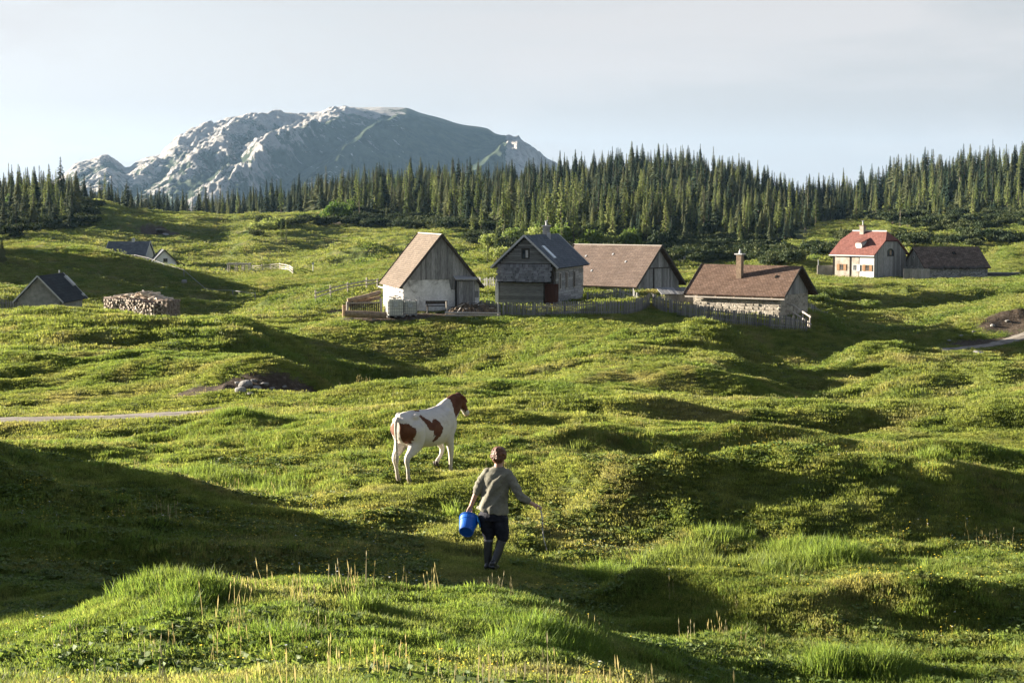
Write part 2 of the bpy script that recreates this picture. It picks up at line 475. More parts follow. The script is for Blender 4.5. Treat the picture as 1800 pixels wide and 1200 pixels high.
# rocky bank above the road
for px, Y, rx, ry, h in ((478, 60.5, 3.2, 1.3, 0.75), (330, 56.5, 3.0, 1.2, .45),
    (1150, 29.6, 3.4, 1.0, .62), (1500, 30.3, 2.8, 1.1, .58), (1760, 29.3, 1.8, 1.0, .5), (1080, 20.7, 1.4, .8, .36), (1350, 20.3, 2.0, .8, .46), (1620, 20.8, 1.5, .7, .36),
    (1050, 36.2, 2.2, 1.0, .40), (1350, 37.3, 2.4, 1.0, .42), (1660, 35.6, 2.0, .9, .5), (1120, 44.2, 2.6, 1.2, .38), (1480, 45.6, 2.8, 1.2, .42), (1770, 43.5, 1.8, 1.0, .5),
    (640, 39.5, 1.7, .8, .4), (430, 41.5, 1.8, .8, .36), (880, 41, 1.4, .8, .3), (1250, 92, 5, 2.4, .9), (1500, 97, 5, 2.5, 1.3), (1650, 78, 4.5, 2.2, 1.1), (1290, 70, 4.5, 1.8, .7), (980, 66, 4, 1.8, .6), (1400, 84, 4, 2.0, .8), (1100, 72, 3.5, 1.8, .6),
    (190, 82, 4, 1.8, .6), (400, 79, 3, 1.6, .7), (90, 70, 4, 1.6, .6), (300, 66, 3, 1.2, .45), (650, 94, 6.5, 8, -1.2), (800, 100, 6, 7, -1.1), (480, 84, 3.5, 3.2, .75), (900, 104, 5, 4, -.5), (1470, 165, 6, 3, 1.2), (1590, 172, 5, 3, 1.2), (1540, 188, 7, 3, .9), (1720, 176, 7, 4, 1.0),
    (480, 262, 9, 5, 1.6), (620, 250, 7, 5, 1.5), (180, 300, 14, 6, 2.0), (360, 320, 10, 6, 2.0), (240, 380, 12, 8, 2.0), (560, 330, 9, 6, 1.8), (720, 300, 9, 6, 1.6), (1700, 300, 14, 6, 1.6), (1560, 320, 12, 5, 1.6), (1450, 290, 9, 5, 1.4), (1810, 134, 4, 5, 0.5), (640, 125, 1.5, 1.5, -0.2)):
    BUMPS.append((apx(px, Y), Y, rx, ry, h))

for px, Y, r0, r1, k_ in ((930, 114, 6, 11, .8), (720, 115, 6, 10, .7), (1180, 114, 6, 11, .7), (1350, 114, 6, 11, .8), (460, 238, 14, 26, .85), (330, 235, 14, 26, .6), (866, 22, 1.5, 4, .7), (240, 106, 6, 10, .6), (80, 130, 8, 14, .6), (600, 140, 6, 10, .6), (1520, 200, 8, 18, .7), (1660, 205, 8, 18, .7), (280, 250, 10, 20, .6)):
    CALM.append((apx(px, Y), Y, r0, r1, k_))
an = np.concatenate([np.linspace(-1.2, -0.36, 50, endpoint=False), np.linspace(-0.36, 0.36, 640, endpoint=False), np.linspace(0.36, 1.2, 50)])
def lsp(a, b, n): return np.exp(np.linspace(math.log(a), math.log(b), n, endpoint=False))
yn = np.concatenate([lsp(2.2, 9, 24), lsp(9, 60, 250), lsp(60, 160, 170), lsp(160, 900, 190), lsp(900, 9400, 26), [9400.0]])
AA, YY = np.meshgrid(an, yn)
XX = AA * YY
ZZ = H(XX.ravel(), YY.ravel()).reshape(XX.shape)
V = np.stack([XX, YY, ZZ], -1).reshape(-1, 3)
nr, nc = XX.shape
idx = np.arange(nr * nc).reshape(nr, nc)
Q = np.stack([idx[:-1, :-1], idx[:-1, 1:], idx[1:, 1:], idx[1:, :-1]], -1).reshape(-1, 4)
me = np_mesh('ground', V, Q)
ground = link('ground', me)
tag(ground, kind='structure')

def gauss(X, Y, px, Yc, rx, ry):
    return np.exp(-((X - apx(px, Yc)) / rx) ** 2 - ((Y - Yc) / ry) ** 2)
def dirt_mask(X, Y):
    """bare soil: trodden yard, banks, slips"""
    X = np.asarray(X); Y = np.asarray(Y)
    m = 0
    for px, Yc, rx, ry, w in ((690, 118.5, 4.2, 1.6, 1.0), (830, 119.3, 3.4, 1.5, 1.1), (760, 119.5, 6, 1.2, 0.7), (640, 121, 3.0, 3.0, .7), (605, 131, 2.2, 1.6, .8), (560, 128, 1.5, 1.0, .6),
                              (1780, 123.5, 2.8, 1.8, 1.1), (1710, 120, 2.5, 1.5, .9), (475, 58.0, 4.2, 1.3, 1.4), (330, 53.5, 2.2, .8, 1.0), (560, 59, 1.6, 1.0, 1.0), (240, 51.5, 2.5, .6, .6),
                              (380, 14.1, .14, .09, 1.2), (1330, 26.8, .5, .35, .5), (1660, 36, .4, .3, 1.0),
                              (700, 560, 16, 10, .6), (785, 400, 9, 12, .9), (590, 405, 3.5, 12, .7), (280, 372, 6, 5, .9), (1100, 360, 5, 12, .3), (1390, 300, 8, 6, .3)):
        m = np.maximum(m, w * gauss(X, Y, px, Yc, rx, ry))
    rd = road_dist(X, Y)
    m = np.maximum(m, 0.6 * (1 - smooth01((rd - 1.1) / 0.8)))
    return m
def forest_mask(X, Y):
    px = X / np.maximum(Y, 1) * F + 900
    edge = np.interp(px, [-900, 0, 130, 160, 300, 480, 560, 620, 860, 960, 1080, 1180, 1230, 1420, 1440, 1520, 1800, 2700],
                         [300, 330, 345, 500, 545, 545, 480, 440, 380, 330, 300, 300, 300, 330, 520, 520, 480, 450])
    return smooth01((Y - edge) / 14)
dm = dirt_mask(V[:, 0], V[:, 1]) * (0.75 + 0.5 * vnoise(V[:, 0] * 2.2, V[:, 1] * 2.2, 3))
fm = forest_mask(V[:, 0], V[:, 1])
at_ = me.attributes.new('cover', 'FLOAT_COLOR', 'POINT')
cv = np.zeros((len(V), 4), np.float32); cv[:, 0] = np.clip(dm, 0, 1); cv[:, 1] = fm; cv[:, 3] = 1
at_.data.foreach_set('color', cv.ravel())

def grass_color(nt, pos, dark=1.0):
    """meadow colour from world position, shared by ground and blades"""
    n1 = noise_node(nt, 0.09, 4, 0.6, pos)
    n2 = noise_node(nt, 0.9, 5, 0.65, pos)
    n3 = noise_node(nt, 0.35, 4, 0.6, pos, dist=0.5)
    n4 = noise_node(nt, 2.6, 5, 0.7, pos)
    def k(*c): return tuple(v * dark for v in c)
    c = ramp(nt, n2, [(0.28, k(0.052, 0.080, 0.020)), (0.5, k(0.122, 0.150, 0.036)), (0.72, k(0.196, 0.208, 0.064))])
    lush = maprange(nt, n1, 0.48, 0.62)
    c = mixc(nt, mathn(nt, 'MULTIPLY', lush, 0.45), c, k(0.065, 0.125, 0.022))
    dry = maprange(nt, n3, 0.50, 0.68)
    c = mixc(nt, mathn(nt, 'MULTIPLY', dry, 0.62), c, k(0.225, 0.195, 0.090))
    c = mixc(nt, maprange(nt, n4, 0.58, 0.74, 0, .55), c, k(0.100, 0.078, 0.036))
    return c

m, nt, b = new_mat('ground_grass', 0.92, 0.1)
geo = nt.nodes.new('ShaderNodeNewGeometry')
pos = geo.outputs['Position']
gc = grass_color(nt, pos, 0.82)
att = nt.nodes.new('ShaderNodeAttribute'); att.attribute_name = 'cover'
sep = nt.nodes.new('ShaderNodeSeparateColor'); nt.links.new(att.outputs['Color'], sep.inputs[0])
nf = noise_node(nt, 5.0, 8, 0.7, pos)
nfar = noise_node(nt, 0.6, 8, 0.72, pos)
gc = mixc(nt, 0.55, gc, mixc(nt, 1.0, gc, ramp(nt, nfar, [(0.3, (0.55, 0.6, 0.5)), (0.7, (1.5, 1.4, 1.4))]), 'MULTIPLY'))
soil = ramp(nt, nf, [(0.3, (0.030, 0.022, 0.016)), (0.56, (0.080, 0.060, 0.043)), (0.74, (0.20, 0.17, 0.14))])
dirtf = maprange(nt, mathn(nt, 'ADD', sep.outputs[0], mathn(nt, 'MULTIPLY', mathn(nt, 'SUBTRACT', nf, 0.5), 0.9)), 0.38, 0.55)
gc = mixc(nt, dirtf, gc, soil)
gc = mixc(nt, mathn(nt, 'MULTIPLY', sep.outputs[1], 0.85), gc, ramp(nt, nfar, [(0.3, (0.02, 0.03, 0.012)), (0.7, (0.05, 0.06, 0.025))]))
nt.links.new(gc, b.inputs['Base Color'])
hb = mathn(nt, 'ADD', mathn(nt, 'MULTIPLY', nf, 0.05), mathn(nt, 'MULTIPLY', nfar, 0.35))
bn = nt.nodes.new('ShaderNodeBump'); bn.inputs['Strength'].default_value = 0.9; bn.inputs['Distance'].default_value = 1.0
nt.links.new(hb, bn.inputs['Height']); nt.links.new(bn.outputs['Normal'], b.inputs['Normal'])
me.materials.append(m)
M_GROUND = m

# ------------------------------------------------------------------ gravel roads, draped 4 cm over the ground
M_GRAVEL = simple_mat('gravel', (0.13, 0.11, 0.09), (0.33, 0.30, 0.26), 1.6, 0.95, 0.1, bmp=0.8, bdist=0.03, detail=12)
def road_strip(name, pts, w, n, label=None):
    P = [Vector((x, y, 0)) for x, y in pts]
    seg = [0]
    for a, b_ in zip(P[:-1], P[1:]): seg.append(seg[-1] + (b_ - a).length)
    vs = []; k = 13
    for i in range(n):
        s = seg[-1] * i / (n - 1)
        j = max(q for q in range(len(seg)) if seg[q] <= s + 1e-9); j = min(j, len(P) - 2)
        p = P[j].lerp(P[j + 1], (s - seg[j]) / (seg[j + 1] - seg[j])); d = (P[j + 1] - P[j]).normalized(); nn = Vector((-d.y, d.x, 0))
        for q in range(k):
            t = q / (k - 1) * 2 - 1
            ww = w * (1 + 0.16 * (vnoise(s * 0.7, t > 0 and 5 or 9, 3) - .5) * 2)
            vs.append(p + nn * t * ww / 2)
    A = np.array(vs); tt = np.tile(np.linspace(-1, 1, k), n)
    z = H(A[:, 0], A[:, 1]) + 0.05 * (1 - np.abs(tt) ** 6) - 0.03 * np.abs(tt) ** 6 - 0.03 * np.exp(-((np.abs(tt) - .45) / .14) ** 2) + 0.02
    A[:, 2] = z
    ii = np.arange(n * k).reshape(n, k)
    Qr = np.stack([ii[:-1, :-1], ii[:-1, 1:], ii[1:, 1:], ii[1:, :-1]], -1).reshape(-1, 4)
    if True: Qr = Qr[:, ::-1]
    me_ = np_mesh(name, A, Qr); me_.materials.append(M_GRAVEL)
    return tag(link(name, me_), label, None, None, 'structure')
road_strip('gravel_road', ROADS[0], 2.9, 260)
road_strip('gravel_path', ROADS[1], 1.5, 200)

# ------------------------------------------------------------------ limestone mountain
def build_mountain():
    sil = [(-700, 372), (-300, 366), (-60, 352), (60, 336), (108, 312), (135, 288), (160, 281), (185, 273), (205, 284), (224, 296), (245, 283), (281, 274), (300, 256), (322, 240), (345, 229), (362, 221), (380, 220), (395, 211), (430, 204),
           (462, 201), (488, 198), (530, 200), (560, 198), (600, 189), (640, 190), (672, 189), (712, 190), (740, 199), (775, 208), (812, 219), (856, 226), (872, 236), (895, 241), (908, 243), (922, 255), (940, 268), (960, 285), (985, 300), (1040, 330), (1150, 360), (1500, 372), (2200, 374)]
    px = np.linspace(-600, 2000, 1000)
    top = pchip([p for p, _ in sil], [q for _, q in sil], px)
    nv = 300
    Yb, Yt = 3500.0, 5200.0
    tt = np.linspace(0, 1, nv)
    PX, T = np.meshgrid(px, tt)
    Yv = Yb + (Yt - Yb) * T
    a = np.array([ray(p, 300)[0] for p in px])
    X = a[None, :] * Yv
    zt = np.array([ray(p, q)[1] for p, q in zip(px, top)]) * Yt        # crest height
    zb = np.full(len(px), ray(900, 386)[1] * Yb)
    # slope shape: gentle foot, steep face, rounded shoulder
    s = 0.62 * T + 0.38 * smooth01(T)
    Z = zb[None, :] + (zt - zb)[None, :] * s
    rel = np.clip((zt - zb) / 300.0, 0, 1)[None, :]
    # long spurs running down to the left; sunny flank to the left, steep dark flank to the right
    wob = 34 * fbm(PX / 95, T * 3.0, 4, 60)
    U = PX + (1 - T) * 330 + wob
    def saw(u, knots, hts, T):
        r = np.zeros_like(u)
        for (c, wl, wr), h in zip(knots, hts):
            d = u - c
            r = np.maximum(r, h * np.where(d < 0, np.clip(1 + d / wl, 0, 1), np.clip(1 - d / wr, 0, 1)))
        return r
    knots = [(250, 120, 50), (420, 130, 60), (560, 110, 60), (700, 120, 80), (830, 120, 110), (1085, 150, 80), (1330, 140, 70)]
    sp = saw(U, knots, [70, 90, 80, 110, 120, 120, 60], T)
    env = np.sin(np.clip(T * 1.04, 0, 1) * math.pi) ** 0.6 * (1 - smooth01((T - 0.55) / 0.42))
    Z = Z + (sp - 45) * env * rel * 0.72
    rg = 1 - np.abs(fbm(X / 230, Yv / 420, 4, 61, 0.55)) * 2
    rg2 = 1 - np.abs(fbm(X / 70, Yv / 110, 4, 62, 0.6)) * 2
    env2 = (1 - smooth01((T - 0.72) / 0.27) * 0.95) * smooth01(T / 0.08)
    leftw = 1 - 0.80 * smooth01((PX + (1 - T) * 260 - 640) / 60) * (1 - smooth01((PX - 850) / 40))
    rg3 = 1 - np.abs(fbm(X / 24, Yv / 34, 3, 63, 0.6)) * 2
    Z = Z + (26 * rg + 24 * rg2 * leftw + 10 * rg3 * (.25 + .75 * leftw)) * rel * env2 * (0.35 + 0.65 * leftw)
    Xv = X + 0.0; Vv = np.stack([Xv, Yv, Z + CZ], -1)
    # back side drops away
    back = Vv[-1:].copy(); back[..., 1] += 900; back[..., 2] -= 260
    Vv = np.concatenate([Vv, back], 0)
    r, c = Vv.shape[:2]; ii = np.arange(r * c).reshape(r, c)
    Qm = np.stack([ii[:-1, :-1], ii[:-1, 1:], ii[1:, 1:], ii[1:, :-1]], -1).reshape(-1, 4)
    me = np_mesh('mountain', Vv.reshape(-1, 3), Qm)
    # bare rock share: left part and the crest are rock, the long right-hand slope is scrub with few outcrops
    rock = 0.40 * leftw * smooth01((sp / 90) * 1.0 + (T - .30) * 1.2) + 0.42 * rg2 - 0.06
    rock += 0.45 * smooth01((T - .62) / .3) * (1 - smooth01((PX - 700) / 40))
    rock -= 0.9 * smooth01((PX - 705) / 25) * (1 - smooth01((PX - 878) / 20))
    rock += 0.55 * smooth01((PX - 880) / 20)
    gr = smooth01((T - .86) / .1) * smooth01((PX - 690) / 30) + 0.7 * smooth01((T - .93) / .05)
    col = np.zeros((r, c, 4), np.float32); col[:-1, :, 0] = np.clip(rock, 0, 1); col[:-1, :, 1] = np.clip(gr, 0, 1); col[-1] = col[-2]; col[..., 3] = 1
    at2 = me.attributes.new('cover', 'FLOAT_COLOR', 'POINT'); at2.data.foreach_set('color', col.reshape(-1))
    m, nt, b = new_mat('mountain_rock', 0.95, 0.05)
    g = nt.nodes.new('ShaderNodeNewGeometry'); pos = g.outputs['Position']
    n1 = noise_node(nt, 0.018, 10, 0.8, pos); n2 = noise_node(nt, 0.016, 10, 0.8, pos, dist=1.4); n3 = noise_node(nt, 0.07, 6, 0.7, pos)
    att = nt.nodes.new('ShaderNodeAttribute'); att.attribute_name = 'cover'
    sep = nt.nodes.new('ShaderNodeSeparateColor'); nt.links.new(att.outputs['Color'], sep.inputs[0])
    rk = ramp(nt, n1, [(0.36, (0.24, 0.225, 0.21)), (0.5, (0.46, 0.43, 0.40)), (0.62, (0.62, 0.585, 0.55))])
    sc = ramp(nt, n1, [(0.35, (0.030, 0.048, 0.028)), (0.65, (0.085, 0.105, 0.058))])
    gg = ramp(nt, n1, [(0.35, (0.10, 0.11, 0.06)), (0.65, (0.16, 0.15, 0.09))])
    f = mathn(nt, 'ADD', sep.outputs[0], mathn(nt, 'MULTIPLY', mathn(nt, 'SUBTRACT', n2, 0.5), 1.7))
    f = mathn(nt, 'ADD', f, mathn(nt, 'MULTIPLY', mathn(nt, 'SUBTRACT', n3, 0.5), 0.8)); f = maprange(nt, f, 0.50, 0.58)
    c1 = mixc(nt, mathn(nt, 'MULTIPLY', sep.outputs[1], 0.8), sc, gg)
    c1 = mixc(nt, f, c1, rk)
    nt.links.new(c1, b.inputs['Base Color'])
    bump(nt, b, n1, 1.0, 30.0)
    me.materials.append(m)
    o = link('mountain', me); tag(o, kind='structure')
build_mountain()
# ------------------------------------------------------------------ materials of the buildings
M_WOOD_GREY = simple_mat('weathered_grey_wood', (0.16, 0.158, 0.155), (0.35, 0.342, 0.33), 4.0, 0.9, 0.1, stretch=(6, 6, 0.6), bmp=0.5, bdist=0.02, per_object=0.32)
M_WOOD_GREYH = simple_mat('weathered_grey_wood_across', (0.12, 0.122, 0.128), (0.265, 0.265, 0.262), 4.0, 0.9, 0.1, stretch=(0.6, 6, 6), bmp=0.5, bdist=0.02, per_object=0.30)
M_WOOD_DARK = simple_mat('dark_wood', (0.035, 0.03, 0.027), (0.09, 0.078, 0.066), 4.0, 0.85, 0.15, stretch=(5, 5, 0.7), bmp=0.4, per_object=0.25)
M_WOOD_PALE = simple_mat('pale_bleached_wood', (0.30, 0.27, 0.235), (0.48, 0.44, 0.39), 5.0, 0.9, 0.1, stretch=(4, 4, 1), bmp=0.4, per_object=0.22)
M_WOOD_TAN = simple_mat('barked_log', (0.19, 0.13, 0.085), (0.40, 0.30, 0.21), 5.0, 0.9, 0.1, bmp=0.6, bdist=0.03, per_object=0.2)
M_PICKET = simple_mat('picket_wood', (0.13, 0.128, 0.122), (0.27, 0.26, 0.245), 5.0, 0.9, 0.1, stretch=(5, 5, 0.7), bmp=0.3, per_object=0.38)
M_TRIM = simple_mat('white_trim', (0.42, 0.42, 0.41), (0.56, 0.56, 0.55), 9.0, 0.7, 0.25, bmp=0.1)
M_SHADOWGAP = simple_mat('gap_shade_and_fittings', (0.012, 0.011, 0.010), (0.03, 0.027, 0.024), 8.0, 0.95, 0.05, bmp=0.1)  # near-black shade of gaps and openings as colour; also dark pipes and vents
M_RED_DOOR = simple_mat('red_brown_door_wood', (0.045, 0.022, 0.018), (0.085, 0.040, 0.031), 5.0, 0.8, 0.15, stretch=(6, 6, 0.5), bmp=0.3, per_object=0.2)
M_ORANGE = simple_mat('orange_shutter_wood', (0.17, 0.09, 0.04), (0.24, 0.13, 0.06), 6.0, 0.7, 0.2, bmp=0.1)
M_CLAP = simple_mat('silvery_clapboard', (0.20, 0.20, 0.20), (0.42, 0.415, 0.40), 4.0, 0.9, 0.1, stretch=(6, 0.8, 6), bmp=0.5, bdist=0.02, per_object=0.30)
M_METAL = simple_mat('galvanised_metal', (0.30, 0.31, 0.32), (0.48, 0.49, 0.50), 8.0, 0.45, 0.5, bmp=0.1)
M_BRICK = simple_mat('sooty_render', (0.15, 0.11, 0.08), (0.29, 0.215, 0.15), 6.0, 0.9, 0.1, bmp=0.4)
def glass_mat():
    m, nt, b = new_mat('window_glass', 0.08, 0.6)
    f = noise_node(nt, 2.0, 2)
    nt.links.new(ramp(nt, f, [(0.4, (0.02, 0.025, 0.03)), (0.6, (0.06, 0.07, 0.08))]), b.inputs['Base Color'])
    return m
M_GLASS = glass_mat()

def plaster_mat():
    m, nt, b = new_mat('patchy_white_plaster', 0.9, 0.1)
    f = noise_node(nt, 0.9, 8, 0.62, dist=0.7); g = noise_node(nt, 6, 8, 0.7)
    c = ramp(nt, f, [(0.34, (0.30, 0.29, 0.27)), (0.44, (0.62, 0.61, 0.58)), (0.62, (0.76, 0.75, 0.72))])
    c = mixc(nt, 0.5, c, mixc(nt, 1.0, c, ramp(nt, g, [(0.3, (0.5, 0.5, 0.5)), (0.6, (1.15, 1.15, 1.15))]), 'MULTIPLY'))
    nt.links.new(c, b.inputs['Base Color']); bump(nt, b, g, 0.6, 0.03)
    return m
M_PLASTER = plaster_mat()
def stone_mat(name, c1, c2, mortar, scale):
    m, nt, b = new_mat(name, 0.95, 0.08)
    tc = nt.nodes.new('ShaderNodeTexCoord')
    mp = nt.nodes.new('ShaderNodeMapping'); mp.inputs['Scale'].default_value = (1, 1, 1.7)
    nt.links.new(tc.outputs['Object'], mp.inputs['Vector'])
    v = nt.nodes.new('ShaderNodeTexVoronoi'); v.inputs['Scale'].default_value = scale; v.feature = 'DISTANCE_TO_EDGE'
    v2 = nt.nodes.new('ShaderNodeTexVoronoi'); v2.inputs['Scale'].default_value = scale
    nt.links.new(mp.outputs[0], v.inputs['Vector']); nt.links.new(mp.outputs[0], v2.inputs['Vector'])
    s = nt.nodes.new('ShaderNodeSeparateColor'); nt.links.new(v2.outputs['Color'], s.inputs[0])
    c = ramp(nt, s.outputs[0], [(0.0, c1), (1.0, c2)])
    e = maprange(nt, v.outputs['Distance'], 0.02, 0.09)
    c = mixc(nt, e, mortar, c)
    g = noise_node(nt, 5, 8, 0.7)
    c = mixc(nt, 0.6, c, mixc(nt, 1.0, c, ramp(nt, g, [(0.3, (0.55, 0.55, 0.55)), (0.7, (1.3, 1.3, 1.3))]), 'MULTIPLY'))
    nt.links.new(c, b.inputs['Base Color']); bump(nt, b, e, 0.8, 0.05)
    return m
M_STONE = stone_mat('field_stone_masonry', (0.24, 0.22, 0.19), (0.46, 0.42, 0.36), (0.46, 0.41, 0.34), 2.6)
M_STONE_PALE = stone_mat('whitewashed_stone', (0.20, 0.20, 0.195), (0.46, 0.46, 0.44), (0.14, 0.14, 0.135), 3.2)

def roof_mat(name, c1, c2, row=0.2, width=0.3, streak=0.5, moss=None):
    """shingle courses: the colour of each shingle and the shadow-catching relief of each course"""
    m, nt, b = new_mat(name, 0.92, 0.08)
    tc = nt.nodes.new('ShaderNodeTexCoord')
    br = nt.nodes.new('ShaderNodeTexBrick')
    br.inputs['Scale'].default_value = 1.0; br.inputs['Brick Width'].default_value = width; br.inputs['Row Height'].default_value = row
    br.inputs['Mortar Size'].default_value = 0.012; br.inputs['Bias'].default_value = 0.0
    br.inputs['Color1'].default_value = (*c1, 1); br.inputs['Color2'].default_value = (*c2, 1); br.inputs['Mortar'].default_value = (c1[0] * .45, c1[1] * .45, c1[2] * .45, 1)
    nt.links.new(tc.outputs['UV'], br.inputs['Vector'])
    g = noise_node(nt, 1.1, 7, 0.65)
    g2 = noise_node(nt, 9, 5, 0.7)
    c = mixc(nt, streak, br.outputs['Color'], mixc(nt, 1.0, br.outputs['Color'], ramp(nt, g, [(0.3, (0.6, 0.6, 0.6)), (0.7, (1.35, 1.33, 1.3))]), 'MULTIPLY'))
    c = mixc(nt, 0.6, c, mixc(nt, 1.0, c, ramp(nt, g2, [(0.3, (0.6, 0.6, 0.6)), (0.7, (1.4, 1.4, 1.4))]), 'MULTIPLY'))
    if moss: c = mixc(nt, maprange(nt, noise_node(nt, 1.7, 6, 0.7), 0.58, 0.68, 0, 0.7), c, moss)
    nt.links.new(c, b.inputs['Base Color'])
    bump(nt, b, mathn(nt, 'ADD', br.outputs['Fac'], g2), 0.6, -0.02)
    return m
M_ROOF_TAN = roof_mat('faded_brown_sheet_roof', (0.120, 0.096, 0.077), (0.150, 0.121, 0.098), 0.17, 0.6, 0.35)
M_ROOF_TAN2 = roof_mat('faded_pink_brown_roof', (0.128, 0.096, 0.080), (0.162, 0.124, 0.104), 0.17, 0.5, 0.45)
M_ROOF_BROWN = roof_mat('brown_shingle_roof', (0.115, 0.075, 0.056), (0.175, 0.12, 0.092), 0.16, 0.22, 0.6)
M_ROOF_SLATE = roof_mat('grey_slate_roof', (0.085, 0.098, 0.118), (0.130, 0.145, 0.168), 0.2, 0.3, 0.4)
M_ROOF_RED = roof_mat('red_tile_roof', (0.170, 0.072, 0.060), (0.235, 0.105, 0.088), 0.22, 0.24, 0.35)
M_ROOF_OLD = roof_mat('old_dark_shingle_roof', (0.085, 0.062, 0.05), (0.17, 0.125, 0.10), 0.22, 0.3, 0.7, moss=(0.22, 0.19, 0.16))
M_ROOF_BLACK = roof_mat('black_sheet_roof', (0.03, 0.033, 0.038), (0.042, 0.046, 0.052), 0.3, 0.5, 0.3)
M_ROOF_GREY = roof_mat('blue_grey_roof', (0.09, 0.10, 0.115), (0.14, 0.15, 0.165), 0.25, 0.3, 0.4)

def slab(name, P, thick, mat, parent, uvs=None):
    """sloping slab from four corner points (counter-clockwise seen from above); UV in metres along the slope"""
    P = [Vector(p) for p in P]
    n = (P[1] - P[0]).cross(P[-1] - P[0]).normalized()
    if n.z < 0: P.reverse(); n = -n
    vs = P + [p - n * thick for p in P]
    k = len(P)
    fs = [tuple(range(k)), tuple(reversed(range(k, 2 * k)))] + [(i, i + k, (i + 1) % k + k, (i + 1) % k) for i in range(k)]
    me = bpy.data.meshes.new(name); me.from_pydata([tuple(v) for v in vs], [], fs)
    uv = me.uv_layers.new(name='UVMap')
    e1 = Vector((-n.y, n.x, 0)).normalized(); e2 = n.cross(e1)
    for l in me.loops:
        v = Vector(me.vertices[l.vertex_index].co); uv.data[l.index].uv = (v.dot(e1), v.dot(e2))
    bm = bmesh.new(); bm.from_mesh(me); bmesh.ops.recalc_face_normals(bm, faces=bm.faces); bm.to_mesh(me); bm.free()
    me.materials.append(mat)
    return link(name, me, parent)

def house_root(name, px, py, Y, rz, label, cat):
    return empty(name, at(px, py, Y), rz, label, cat)

def board_run(parent, x0, x1, y, zb, ztop, mat, w=0.17, t=0.025, side=-1, name='board', gap=0.012):
    """upright boards on a wall in the x-z plane at y, from zb(x) to ztop(x)"""
    n = max(1, int(round((x1 - x0) / w))); w = (x1 - x0) / n
    for i in range(n):
        a = x0 + i * w + gap / 2; b_ = x0 + (i + 1) * w - gap / 2
        zb0, zb1 = zb(a), zb(b_)
        za, zc = ztop(a), ztop(b_)
        pr = rnd.uniform(0, 0.02)
        y0, y1 = (y + side * (t + pr), y - side * 0.005)
        mb = MB()
        pts = [(a, zb0 - rnd.uniform(0, .04)), (b_, zb1 - rnd.uniform(0, .04)), (b_, zc)]
        cx = (a + b_) / 2; zm = ztop(cx)
        if zm > max(za, zc) + 0.005: pts.append((cx, zm))
        pts.append((a, za))
        mb.prism(pts, 'y', y0, y1)
        mb.build(name, mat, parent)

def gable_shell(parent, W, L, he, hr, mat, below=0.8, ridge_x=0.0, name='wall'):
    """four walls with pointed gables, local origin at centre of plan"""
    mb = MB()
    poly = [(-W / 2, -below), (W / 2, -below), (W / 2, he), (ridge_x, hr), (-W / 2, he)]
    mb.prism(poly, 'y', -L / 2, L / 2)
    return mb.build(name, mat, parent)

def roof_pair(parent, W, L, he, hr, ov_e, ov_g, thick, mat, sag=0.0, verge=None, verge_w=0.16):
    """two roof slabs over a gabled shell; he, hr are wall heights at eave and ridge"""
    k = (hr - he) / (W / 2)
    lift = thick * math.sqrt(1 + k * k) + 0.02
    out = []
    for s in (-1, 1):
        xe = s * (W / 2 + ov_e); ze = he - k * ov_e + lift
        out.append(slab('roof', [(0.0, -L / 2 - ov_g, hr + lift), (0.0, L / 2 + ov_g, hr + lift), (xe, L / 2 + ov_g, ze), (xe, -L / 2 - ov_g, ze)], thick, mat, parent))
        if verge:
            for q in (-1, 1):
                yy = q * (L / 2 + ov_g + 0.02)
                mb = MB(); mb.bar((0, yy, hr + lift - .02), (xe, yy, ze - .02), 0.035, verge_w); mb.build('verge_board', verge, parent)
    return out

def window(parent, x, y, z, w, h, nx, ny, frame_mat, depth=0.05, glass=None, axis='x', cross=True, fw=0.05):
    """window facing (nx, ny); centre x,y,z on the wall face"""
    rz = math.atan2(nx, -ny)
    f = MB()
    f.box(-w / 2, -depth, -h / 2, -w / 2 + fw, 0.02, h / 2); f.box(w / 2 - fw, -depth, -h / 2, w / 2, 0.02, h / 2)
    f.box(-w / 2 + fw, -depth, h / 2 - fw, w / 2 - fw, 0.02, h / 2); f.box(-w / 2 + fw, -depth, -h / 2, w / 2 - fw, 0.02, -h / 2 + fw)
    if cross:
        f.box(-fw / 3, -depth * .7, -h / 2 + fw, fw / 3, 0.015, h / 2 - fw)
    o = f.build('window', frame_mat, parent, loc=(x, y, z), rot=(0, 0, rz))
    g = MB(); g.box(-w / 2 + fw * .9, -depth * .35, -h / 2 + fw * .9, w / 2 - fw * .9, 0.01, h / 2 - fw * .9)
    g.build('pane', glass or M_GLASS, o)
    return o

